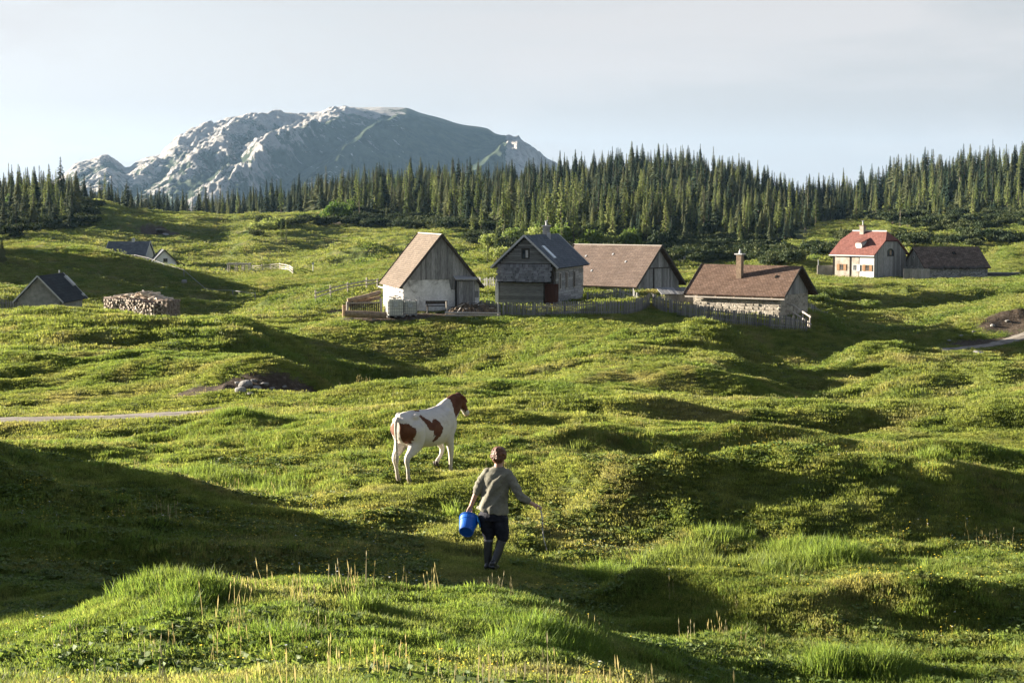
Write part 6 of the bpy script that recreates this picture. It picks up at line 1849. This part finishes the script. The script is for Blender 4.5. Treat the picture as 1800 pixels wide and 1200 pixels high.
def bucket():
    a = (Vector((.08, -.80, -.60))).normalized()                      # from rim to bottom
    top = PO + RT @ Vector((-.335, -.02, .70))
    r = empty('bucket', top, TURN, 'blue plastic bucket tipped towards the viewer in the left hand', 'bucket')
    u = a.orthogonal().normalized(); v = a.cross(u)
    def ringp(d, R, n=28):
        d, R = d * .9, R * .9
        return [a * d + (u * math.cos(2 * math.pi * i / n) + v * math.sin(2 * math.pi * i / n)) * R for i in range(n)]
    prof = [(0.0, .150), (.03, .147), (.15, .130), (.27, .112), (.278, .106), (.270, .09), (.270, .0)]
    inner = [(0.0, .143), (.15, .124), (.262, .104), (.264, .0)]
    mb = MB()
    def lathe(pr):
        k = len(mb.v); n = 28
        for d, R in pr: mb.v += [tuple(q) for q in ringp(d, max(R, 1e-4), n)]
        for i in range(len(pr) - 1):
            for j in range(n): mb.f.append((k + i * n + j, k + i * n + (j + 1) % n, k + (i + 1) * n + (j + 1) % n, k + (i + 1) * n + j))
    lathe(prof); lathe(inner)
    mb.build('body', M_BUCKET, r, smooth=False)
    m_ = MB(); m_.tube(ringp(.005, .152, 30) + [ringp(.005, .152, 30)[0]], .008, 6, False); m_.build('rim', M_BUCKET, r)
    m_ = MB(); m_.tube(ringp(.09, .140, 30) + [ringp(.09, .140, 30)[0]], .004, 6, False); m_.build('ridge', M_BUCKET, r)
    # pouring lip on the right, its sunlight put in as lighter blue
    side = Vector((1, 0, 0)); side = (side - a * side.dot(a)).normalized()
    m_ = MB(); 
    for t in (-.5, -.25, 0, .25):
        p = a * .015 + (side * math.cos(t) + a.cross(side) * math.sin(t)) * .137; q = a * .015 + (side * math.cos(t + .25) + a.cross(side) * math.sin(t + .25)) * .137
        m_.add([p, q, q + side * .03 + a * .10, p + side * .03 + a * .10, p + side * .014, q + side * .014, q + side * .042 + a * .10, p + side * .042 + a * .10], [(0, 1, 2, 3), (4, 7, 6, 5), (0, 4, 5, 1), (3, 2, 6, 7), (0, 3, 7, 4), (1, 5, 6, 2)])
    m_.build('lip', M_BUCKET_LIT, r)
    # wire handle with grip under the fingers
    pts = [(u * 0 + side * .135 * math.cos(t) + Vector((0, 0, 1)) * .085 * math.sin(t)) for t in [math.pi * i / 14 for i in range(15)]]
    m_ = MB(); m_.tube(pts, .004, 6, False); m_.build('handle', M_METAL, r)
bucket()

def stick():
    p = Vector((.645, .085, .885))
    r = empty('stick', PO + RT @ (p + Vector((.095, .0, -.58))), TURN, 'thin mottled stick held out in the right hand', 'stick')
    O = p + Vector((.095, .0, -.58))
    rr = random.Random(3); pts = []
    for i in range(12):
        t = i / 11; pts.append(p + Vector((.098 * t + .012 * math.sin(t * 7), rr.uniform(-.004, .004), .04 - .62 * t)) - O)
    m, nt, b = new_mat('peeled_twig', .8, .2)
    f = noise_node(nt, 30, 2, .5, stretch=(.2, .2, 1.0))
    nt.links.new(ramp(nt, f, [(.42, (.10, .08, .06)), (.5, (.55, .52, .46))]), b.inputs['Base Color'])
    m_ = MB(); m_.tube(pts, [.009, .009, .009, .008, .009, .0085, .008, .008, .007, .007, .006, .004], 7); m_.build('shaft', m, r)
    for i, s in ((3, 1), (6, -1), (8, 1)):
        m_ = MB(); m_.tube([pts[i], pts[i] + Vector((s * .025, 0, .01))], [.006, .003], 5); m_.build('knot', m, r)
stick()

# ------------------------------------------------------------------ the cow
def poly_sd(x, z, poly):
    """signed distance to a polygon, negative inside"""
    d = np.full(x.shape, 1e9); ins = np.zeros(x.shape, bool)
    n = len(poly)
    for i in range(n):
        x0, z0 = poly[i]; x1, z1 = poly[(i + 1) % n]
        dx, dz = x1 - x0, z1 - z0
        t = np.clip(((x - x0) * dx + (z - z0) * dz) / (dx * dx + dz * dz), 0, 1)
        d = np.minimum(d, np.hypot(x - x0 - t * dx, z - z0 - t * dz))
        c = ((z0 > z) != (z1 > z)) & (x < (x1 - x0) * (z - z0) / (z1 - z0 + 1e-12) + x0)
        ins ^= c
    return np.where(ins, -d, d)

def coat(co):
    x, y, z = co[:, 0], co[:, 1], co[:, 2]
    f1 = poly_sd(x, z, [(-.50, 1.29), (-.42, 1.28), (-.27, 1.18), (-.21, 1.13), (-.17, 1.17), (-.08, 1.18), (.01, 1.10), (.07, .99), (.04, .88), (-.06, .78), (-.13, .73), (-.17, .77), (-.11, .87), (-.18, .87), (-.20, .97), (-.31, .99), (-.37, 1.10)])
    f1 = np.where(y < -.02, f1, 1.0)
    f1b = np.where(y > .02, np.hypot((x - .05) / 1.2, z - 1.1) - .22, 1.0)
    f2 = poly_sd(x, z, [(-1.1, 1.18), (-.80, 1.17), (-.72, 1.06), (-.73, .92), (-.70, .80), (-.77, .70), (-1.1, .76)])
    f2 = np.where(np.abs(y) > .045, f2, 1.0)
    # neck and head brown, throat and face stripe white
    f3 = .60 - x + .25 * np.maximum(0, 1.22 - z)
    throat = z - (1.13 + .50 * (x - .74))
    f3 = np.maximum(f3, -throat + 0.0)
    stripe = .035 - np.abs(y)
    face = np.maximum(.02 - (z - 1.16), stripe); face = np.where((x > 1.12) & (z < 1.30) & (z < 1.16 + .2), face, np.maximum(-.03, stripe)); f3 = np.where(x > .985, face, f3)
    f4 = np.hypot((x + .35) / 1.5, (z - 1.40) * 1.0) - .07       # saddle spot on the spine
    f = np.minimum.reduce([f1, f1b, f2, f3, f4])
    return f
def cow_mat():
    m, nt, b = new_mat('red_pied_coat', .75, .2)
    a = nt.nodes.new('ShaderNodeAttribute'); a.attribute_name = 'coat'
    n = noise_node(nt, 22, 4, .6); g = noise_node(nt, 6, 5, .6)
    f = mathn(nt, 'ADD', a.outputs['Fac'], mathn(nt, 'MULTIPLY', mathn(nt, 'SUBTRACT', n, .5), .085))
    f = maprange(nt, f, -.004, .006)
    br = ramp(nt, g, [(.3, (.070, .024, .012)), (.7, (.140, .052, .025))])
    wh = ramp(nt, g, [(.3, (.46, .42, .37)), (.6, (.62, .58, .53))])
    wh = mixc(nt, maprange(nt, noise_node(nt, 3.0, 6, .7), .52, .72, 0, .55), wh, (.36, .29, .21))
    tc_ = nt.nodes.new('ShaderNodeTexCoord'); sx_ = nt.nodes.new('ShaderNodeSeparateXYZ'); nt.links.new(tc_.outputs['Object'], sx_.inputs[0])
    mud = mathn(nt, 'ADD', maprange(nt, sx_.outputs['Z'], .05, .55, .75, 0), mathn(nt, 'MULTIPLY', mathn(nt, 'SUBTRACT', g, .5), 1.1), True)
    nt.links.new(mixc(nt, mathn(nt, 'MULTIPLY', mud, .75), mixc(nt, f, br, wh), (.16, .11, .07)), b.inputs['Base Color']); bump(nt, b, n, .3, .01)
    return m
def cow():
    head_deg = 36
    rear = Vector((apx(706, 31.4), 31.4, 0))
    fwd = Vector((math.sin(math.radians(head_deg)), math.cos(math.radians(head_deg)), 0))
    o = rear + fwd * .78
    zr = Hz(rear.x, rear.y); fr = o + fwd * .55; zf = Hz(fr.x, fr.y)
    o.z = zr + (zf - zr) * (.78 / 1.33)
    pitch = math.atan2(zf - zr, 1.33)
    r = empty('cow', o, 0, 'white cow with red-brown neck and patches walking uphill away', 'cow')
    r.rotation_mode = 'XYZ'; r.rotation_euler = (0, -pitch * .8, math.radians(90 - head_deg))
    o.z += .01
    s = Skin()
    def ring(x, zc, rz, ry, tilt=0.0):
        return ((x, 0, zc), (rz * math.sin(tilt), 0, rz * math.cos(tilt)), (0, ry, 0))
    s.loft([ring(-.90, 1.09, .10, .08), ring(-.875, 1.08, .19, .15), ring(-.80, 1.06, .265, .215), ring(-.66, 1.045, .315, .262), ring(-.48, 1.01, .335, .275), ring(-.25, .985, .345, .292), ring(0, .97, .36, .315), ring(.22, .98, .37, .305),
            ring(.40, 1.00, .375, .270), ring(.54, 1.01, .35, .235), ring(.66, 1.0, .27, .185), ring(.73, .99, .16, .12)], 26)
    s.limb([(-.80, 0, 1.31), (-.5, 0, 1.335), (0, 0, 1.31), (.35, 0, 1.345), (.5, 0, 1.33)], [.035, .035, .03, .035, .03], 10)   # spine
    for q in (-1, 1):
        s.blob((-.60, q * .20, 1.27), (.09, .055, .06), 8)                           # hip bones
        s.blob((-.84, q * .10, 1.22), (.05, .05, .05), 8)
        s.blob((.42, q * .185, 1.06), (.15, .10, .25), 10)                              # shoulder
    # neck and head
    s.loft([((.45, 0, 1.12), (-.10, 0, .26), (0, .20, 0)), ((.60, 0, 1.20), (-.14, 0, .235), (0, .165, 0)), ((.75, 0, 1.30), (-.15, 0, .185), (0, .125, 0)), ((.88, 0, 1.395), (-.12, 0, .14), (0, .10, 0)), ((.97, 0, 1.45), (-.07, 0, .09), (0, .075, 0))], 20)
    hx = Vector((.265, 0, -.375)).normalized(); hu = Vector((hx.z * -1, 0, hx.x))
    c0 = Vector((.955, 0, 1.495))
    hr_ = [(0.0, .055, .060), (.035, .10, .095), (.11, .118, .108), (.20, .105, .088), (.29, .082, .066), (.37, .068, .060), (.43, .066, .066), (.465, .050, .055), (.48, .02, .025)]
    s.loft([(c0 + hx * d - hu * .02, hu * a_, (0, b_, 0)) for d, a_, b_ in hr_], 18)
    s.blob(c0 + Vector((-.01, 0, .015)), (.055, .07, .045), 8)                           # poll
    # legs: hind
    for q, dx in ((-1, .0), (1, .06)):
        s.limb([(-.60, q * .165, 1.02), (-.56, q * .175, .80), (-.70 - dx * .2, q * .155, .60)], [.20, .150, .082], 16)
        s.limb([(-.70 - dx * .2, q * .155, .62), (-.80 - dx * .3, q * .14, .50), (-.775 - dx * .2, q * .135, .34), (-.755, q * .13, .14)], [.078, .058, .038, .036], 14)
        s.limb([(-.755, q * .13, .14), (-.72, q * .13, .075)], [.043, .040], 12)
    # fore: right planted, left lifted
    s.limb([(.43, -.155, .95), (.44, -.165, .72), (.50, -.150, .46), (.495, -.145, .26), (.49, -.145, .13)], [.135, .090, .056, .037, .036], 14)
    s.limb([(.49, -.145, .13), (.52, -.145, .075)], [.042, .040], 12)
    s.limb([(.43, .155, .95), (.46, .165, .72), (.60, .145, .52), (.56, .14, .38), (.47, .14, .30)], [.135, .088, .056, .037, .036], 14)
    s.limb([(.47, .14, .30), (.42, .14, .25)], [.042, .038], 12)
    s.blob((-.28, 0, .66), (.13, .06, .06), 8); s.limb([(-.25, 0, .66), (-.20, 0, .585)], [.035, .014], 8)
    s.blob((-.55, 0, .74), (.12, .10, .07), 8)
    s.build('body', .016, 4, [cow_mat()], r, None, coat)
    M_HOOF = simple_mat('hoof_horn', (.03, .025, .02), (.07, .055, .045), 8, .6, .3)
    M_TAIL = simple_mat('pale_tail_hair', (.40, .33, .25), (.62, .56, .47), 30, .8, .2)
    M_BROWN = simple_mat('red_brown_hair', (.12, .036, .016), (.22, .08, .034), 20, .75, .2)
    M_PINK = simple_mat('pink_muzzle', (.45, .27, .22), (.58, .38, .32), 12, .5, .3)
    for x, y, z in ((-.705, -.13, .0), (-.705, .13, .0), (.54, -.145, .0), (.395, .14, .20)):
        for e in (-.022, .022):
            m_ = MB(); m_.tube([(x - .015, y + e, z + .07), (x, y + e, z + .035), (x + .025, y + e * 1.1, z - .005)], [.026, .030, .033], 10); m_.build('hoof', M_HOOF, r, smooth=True)
    t = MB(); t.tube([(-.87, 0, 1.27), (-.935, 0, 1.20), (-.955, -.005, 1.05), (-.955, -.015, .85), (-.95, -.02, .70), (-.945, -.02, .58)], [.035, .030, .024, .020, .03, .024], 10); tl = t.build('tail', M_TAIL, r, smooth=True)
    t = MB()
    for i in range(10):
        a = i * .63; t.tube([(-.95 + .012 * math.cos(a), -.02 + .012 * math.sin(a), .68), (-.95 + .03 * math.cos(a), -.02 + .03 * math.sin(a), .52), (-.95 + .018 * math.cos(a), -.02 + .018 * math.sin(a), .40)], [.012, .012, .003], 5)
    t.build('tail_tuft', M_TAIL, tl)
    for q in (-1, 1):
        # drooping ears, thin leaf shapes
        e = Skin(); b0 = Vector((.955, q * .085, 1.475))
        e.loft([(b0, (.02, 0, 0), (0, 0, .022)), (b0 + Vector((-.015, q * .05, -.012)), (.012, 0, .01), (-.005, 0, .042)), (b0 + Vector((-.03, q * .11, -.045)), (.010, 0, .01), (-.008, 0, .045)), (b0 + Vector((-.04, q * .16, -.085)), (.007, 0, 0), (0, 0, .022)), (b0 + Vector((-.042, q * .175, -.10)), (.003, 0, 0), (0, 0, .005))], 12)
        e.build('ear', .008, 2, [M_BROWN], r)
        ey = MB(); p = c0 + hx * .15 + Vector((.03, q * .096, .03)); ey.tube([p + Vector((0, -q * .01, 0)), p + Vector((0, q * .008, 0))], [.016, .010], 10); ey.build('eye', M_HOOF, r)
    p = c0 + hx * .455 - hu * .02
    mz = Skin(); mz.blob(p, (.055, .062, .055), 10); mz.build('muzzle', .01, 2, [M_PINK], r)
cow()
# ------------------------------------------------------------------ meadow growth
def blade_mat(name, dark, dry=False, tint=None, trans=.42, fine=True):
    m = bpy.data.materials.new(name); m.use_nodes = True
    nt = m.node_tree; b = nt.nodes['Principled BSDF']; out = nt.nodes['Material Output']
    b.inputs['Roughness'].default_value = .6; b.inputs['Specular IOR Level'].default_value = .12
    geo = nt.nodes.new('ShaderNodeNewGeometry')
    oi = nt.nodes.new('ShaderNodeObjectInfo')
    if dry: c = ramp(nt, oi.outputs['Random'], [(0, (.30, .25, .13)), (1, (.46, .40, .24))])
    else:
        c = grass_color(nt, geo.outputs['Position'], dark)
        if tint: c = mixc(nt, .6, c, tint)
        c = mixc(nt, 1.0, c, maprange(nt, oi.outputs['Random'], 0, 1, .72, 1.30), 'MULTIPLY')
        if not fine: hf = None
        else: hf = noise_node(nt, 55, 1, .5, geo.outputs['Position'])
        if fine: c = mixc(nt, maprange(nt, hf, .58, .72, 0, .6), c, (.26, .24, .09))
        if fine: c = mixc(nt, 1.0, c, maprange(nt, hf, .25, .6, .62, 1.2), 'MULTIPLY')
    nt.links.new(c, b.inputs['Base Color'])
    t = nt.nodes.new('ShaderNodeBsdfTranslucent'); nt.links.new(mixc(nt, 1.0, c, (1.35, 1.28, .9), 'MULTIPLY'), t.inputs['Color'])
    mx = nt.nodes.new('ShaderNodeMixShader'); mx.inputs[0].default_value = trans
    nt.links.new(b.outputs[0], mx.inputs[1]); nt.links.new(t.outputs[0], mx.inputs[2]); nt.links.new(mx.outputs[0], out.inputs['Surface'])
    return m
M_BLADE = blade_mat('grass_blades', 1.4, trans=.5)
M_FARB = blade_mat('distant_grass_blades', 1.2, trans=.4, fine=False)
M_MIDB = blade_mat('hillside_grass_blades', 1.32, trans=.45, fine=False)
M_LUSH = blade_mat('lush_grass_blades', 1.2, tint=(.125, .21, .04), trans=.5)
M_DRY = blade_mat('dry_stalks', 1, True, trans=.3)
M_HERB = blade_mat('herb_leaves', 1.1, tint=(.09, .15, .04))
M_FLOW = simple_mat('yellow_petals', (.62, .45, .03), (.75, .58, .06), 5, .6, .2, bmp=0)
M_FLOWW = simple_mat('white_petals', (.6, .6, .58), (.75, .75, .72), 5, .6, .2, bmp=0)

def tuft(seed, n, rad, h0, h1, w, mat, lean=.5, segs=2, curve=.5, name='tuft'):
    rr = np.random.default_rng(seed); V, Fq = [], []
    for i in range(n):
        a = rr.uniform(0, 6.28); q = rad * math.sqrt(rr.random())
        bx, by = q * math.cos(a), q * math.sin(a)
        h = rr.uniform(h0, h1) * (1 - .35 * (q / rad) ** 2)
        da = a + rr.normal(0, .9); L = lean * h * rr.uniform(.2, 1.2)
        dx, dy = math.cos(da), math.sin(da); sx, sy = -dy, dx
        ww = w * rr.uniform(.7, 1.3) / 2
        k = len(V)
        tw = rr.uniform(-.6, .6); sx, sy = sx * math.cos(tw) + dx * math.sin(tw), sy * math.cos(tw) + dy * math.sin(tw)
        V += [(bx - sx * ww, by - sy * ww, -.02), (bx + sx * ww, by + sy * ww, -.02)]
        mx_, my_ = bx + dx * L * .35, by + dy * L * .35
        V += [(mx_ + sx * ww * .8, my_ + sy * ww * .8, h * .6), (mx_ - sx * ww * .8, my_ - sy * ww * .8, h * .6)]
        V += [(bx + dx * L, by + dy * L, h * (1 - curve * .25 * lean))]
        Fq += [(k, k + 1, k + 2, k + 3), (k + 3, k + 2, k + 4)]
    me = bpy.data.meshes.new(name); me.from_pydata(V, [], Fq); me.materials.append(mat); return me
def stalks(seed, n, rad, h0, h1, mat, head=True):
    rr = np.random.default_rng(seed); mb = MB()
    for i in range(n):
        x, y = rr.normal(0, rad, 2); h = rr.uniform(h0, h1); dx, dy = rr.normal(0, .13 * h, 2)
        k = len(mb.v); w = .0022
        mb.v += [(x - w, y, 0), (x + w, y, 0), (x + dx * .5 + w, y + dy * .5, h * .6), (x + dx * .5 - w, y + dy * .5, h * .6), (x + dx, y + dy, h)]
        mb.f += [(k, k + 1, k + 2, k + 3), (k + 3, k + 2, k + 4)]
        if head:
            k = len(mb.v); hh = .05 * rr.uniform(.6, 1.3); ww = .0045
            mb.v += [(x + dx * .92, y + dy * .92, h * .97 - hh * .3), (x + dx - ww, y + dy, h + hh * .3), (x + dx + dx * .1, y + dy + dy * .1, h + hh), (x + dx + ww, y + dy, h + hh * .3)]
            mb.f += [(k, k + 1, k + 2, k + 3)]
    return mb.mesh('stalks', mat)
def flowers(seed, mat, n=4):
    rr = np.random.default_rng(seed); mb = MB()
    for i in range(n):
        x, y = rr.normal(0, .12, 2); h = rr.uniform(.05, .13); k = len(mb.v)
        for j in range(6):
            a = 2 * math.pi * j / 6; mb.v.append((x + .013 * math.cos(a), y + .013 * math.sin(a), h + .004 * (j % 2)))
        mb.v.append((x, y, h + .006)); mb.f += [(k + j, k + (j + 1) % 6, k + 6) for j in range(6)]
        k = len(mb.v); mb.v += [(x - .0015, y, 0), (x + .0015, y, 0), (x, y, h)]; mb.f.append((k, k + 1, k + 2))
    return mb.mesh('flowers', mat)
def herb(seed):
    rr = np.random.default_rng(seed); mb = MB()
    for i in range(12):
        a = rr.uniform(0, 6.28); L = rr.uniform(.05, .11); z = rr.uniform(.02, .07); d = Vector((math.cos(a), math.sin(a), 0)); s = Vector((-d.y, d.x, 0)) * L * .28
        k = len(mb.v); b0 = d * .01
        mb.v += [tuple(b0), tuple(d * L * .55 + s + Vector((0, 0, z))), tuple(d * L + Vector((0, 0, z * .8))), tuple(d * L * .55 - s + Vector((0, 0, z)))]; mb.f.append((k, k + 1, k + 2, k + 3))
    return mb.mesh('herb', M_HERB)

TURF = [tuft(i, 60, .13, .018, .050, .0065, M_BLADE, .7) for i in range(4)]
MED = [tuft(10 + i, 54, .12, .04, .095, .007, M_BLADE if i % 2 else M_LUSH, .6) for i in range(4)]
TALL = [tuft(20 + i, 50, .11, .09, .22, .008, M_LUSH, .45) for i in range(3)]
DRY = [stalks(30 + i, 5, .09, .08, .24, M_DRY) for i in range(3)]
HRB = [herb(40 + i) for i in range(2)]
FLO = [flowers(50, M_FLOW), flowers(51, M_FLOW), flowers(53, M_FLOW), flowers(54, M_FLOW), flowers(52, M_FLOWW, 1)]
MID = [tuft(60 + i, 80, .30, .025, .085, .016, M_MIDB, .6) for i in range(5)]
FARG = [tuft(70 + i, 80, .75, .03, .11, .045, M_FARB, .6) for i in range(3)]

gr = np.random.default_rng(2024)
def sample(n, Ya, Yb, pxa=-260, pxb=2060):
    n = int(n * 1.16)
    """uniform over ground area inside the seen wedge"""
    Y = np.sqrt(gr.uniform(Ya * Ya, Yb * Yb, n)); px = gr.uniform(pxa, pxb, n)
    return (px - 900) / F * Y, Y
def clean(X, Y, thr=.35):
    m = dirt_mask(X, Y) * (.6 + .8 * gr.random(len(X)))
    rd_ = road_dist(X, Y); ok = (m < thr) & ((rd_ > .95 + .35 * gr.random(len(X))) | (rd_ < .22 * gr.random(len(X))))
    for a, b_, r0, r1, _ in PADS: ok &= np.hypot(X - a, Y - b_) > r0 * .62
    if len(X) and Y.max() > 290: ok &= forest_mask(X, Y) < .3
    return ok
def lushness(X, Y): return fbm(X / 5.5, Y / 4.0, 3, 200) + .35 * fbm(X / 1.6, Y / 1.3, 2, 205)
EXTRA = []   # explicit tall patches: (px, Y, radius, amount)
for px, Y, r_, a_ in ((270, 16.6, .35, .7), (350, 15.9, .3, .6), (310, 15.2, .25, .5), (150, 18.6, .5, .7), (60, 17.6, .3, .6), (640, 15.2, .3, .6), (900, 14.2, .3, .5), (480, 14.0, .3, .5), (800, 28.5, .18, 2.0), (1430, 25.2, .55, 1.6), (1480, 24.9, .25, 1.8), (1280, 26.5, .5, 1.0), (1560, 17.2, .22, 2.0), (1470, 17.2, .2, 1.3), (1200, 25.5, .6, .9), (620, 36, .5, 1.0),
                      (1090, 23.6, .5, .9), (1590, 31, .5, 1.0), (1640, 29.5, .3, 1.0), (700, 38, .5, .8), (1000, 14.6, .5, .6), (200, 13.5, .5, .5), (90, 21, .8, .6)):
    EXTRA.append((apx(px, Y), Y, r_, a_))
# the trodden line of person and animal stays short
def trodden(X, Y):
    return np.maximum(np.exp(-((X - apx(866, 23)) / 1.0) ** 2 - ((Y - 22.8) / 1.2) ** 2), np.maximum(np.exp(-((X - apx(740, 30)) / 1.3) ** 2 - ((Y - 30) / 2.0) ** 2), np.exp(-((X - apx(830, 26)) / .8) ** 2 - ((Y - 26) / 3.0) ** 2)))
def grass_layer(name, n, Ya, Yb, sets, smin, smax, hboost=0.0):
    X, Y = sample(n, Ya, Yb); ok = clean(X, Y); X, Y = X[ok], Y[ok]
    Z = H(X, Y); L = lushness(X, Y); n = len(X)
    for ex, ey, er, ea in EXTRA: L = L + ea * np.exp(-((X - ex) / er) ** 2 - ((Y - ey) / er) ** 2)
    L = L - 1.2 * trodden(X, Y) - .25 * smooth01((26 - Y) / 6) * 1.4
    u = gr.random(n)
    meshes = []; offs = []
    for s in sets: offs.append((len(meshes), len(s))); meshes += s
    idx = np.empty(n, int)
    k0, k1, k2 = (offs + [offs[-1]] * 3)[:3]
    cls = np.where(L > .52 + .25 * (u - .5), 2, np.where(L > .05 + .5 * (u - .5), 1, 0))
    for c_, (o_, m_) in enumerate((k0, k1, k2)): 
        q = cls == c_; idx[q] = o_ + gr.integers(0, m_, q.sum())
    s = gr.uniform(smin, smax, n); sz = s * (1 + hboost * np.clip(L, -.5, 1.2)) * np.clip(.85 + .5 * L, .55, 1.7)
    R = np.stack([gr.normal(0, .12, n), gr.normal(0, .12, n), gr.uniform(0, 6.28, n)], 1)
    return scatter(name, meshes, np.stack([X, Y, Z - .005], 1), np.stack([s, s, sz], 1), idx, R)
grass_layer('near_grass', 75000, 7.2, 24, [TURF, MED, TALL], .8, 1.3)
grass_layer('meadow_grass', 62000, 24, 42, [TURF, MED, TALL], 1.0, 1.7)
grass_layer('middle_grass', 62000, 42, 72, [MID, MID, MID], .8, 1.25, .2)
grass_layer('hillside_grass', 60000, 72, 125, [MID, MID, MID], 1.3, 2.1, .2)
grass_layer('far_grass', 60000, 125, 240, [FARG, FARG, FARG], .9, 1.7, .1)
grass_layer('distant_grass', 36000, 240, 480, [FARG, FARG, FARG], 1.6, 3.0, .1)
# dry stalks, herbs, flowers
def accents(name, meshes, n, Ya, Yb, thr, seed, smin=.8, smax=1.4, extra=()):
    X, Y = sample(n, Ya, Yb); d = fbm(X / 2.6, Y / 2.0, 3, seed)
    for px, Yc, r_, a_ in extra: d = d + a_ * np.exp(-((X - apx(px, Yc)) / r_) ** 2 - ((Y - Yc) / r_) ** 2)
    ok = clean(X, Y) & (d > thr + .2 * (gr.random(len(X)) - .5)) & (trodden(X, Y) < .4); X, Y = X[ok], Y[ok]; n = len(X); s = gr.uniform(smin, smax, n)
    scatter(name, meshes, np.stack([X, Y, H(X, Y)], 1), s, gr.integers(0, len(meshes), n), gr.uniform(0, 6.28, n))
accents('dry_grass_stalks', DRY, 3000, 8, 60, .42, 300, extra=[(p_, y_, r_, .8) for p_, y_, r_ in ((560, 16.6, .5), (700, 16.6, .5), (1040, 15.8, .4), (860, 16.6, .4), (260, 28.6, .5), (1150, 15.2, .6), (640, 16.4, .3))])
accents('meadow_herbs', HRB, 24000, 7.5, 36, -.05, 310)
accents('meadow_flowers', FLO, 5000, 8, 40, .15, 320, .7, 1.2)
# ------------------------------------------------------------------ air
def build_haze():
    zmin = -60.0
    mb = MB(); mb.box(-9000, -60, zmin, 9000, 9900, 420)
    m = bpy.data.materials.new('haze'); m.use_nodes = True
    nt = m.node_tree; nt.nodes.clear()
    o_ = nt.nodes.new('ShaderNodeOutputMaterial'); v = nt.nodes.new('ShaderNodeVolumePrincipled')
    v.inputs['Color'].default_value = (0.42, 0.68, 1.0, 1)
    v.inputs['Density'].default_value = 0.000025
    v.inputs['Anisotropy'].default_value = 0.1
    nt.links.new(v.outputs['Volume'], o_.inputs['Volume'])
    tag(mb.build('haze', m), kind='stuff')
build_haze()
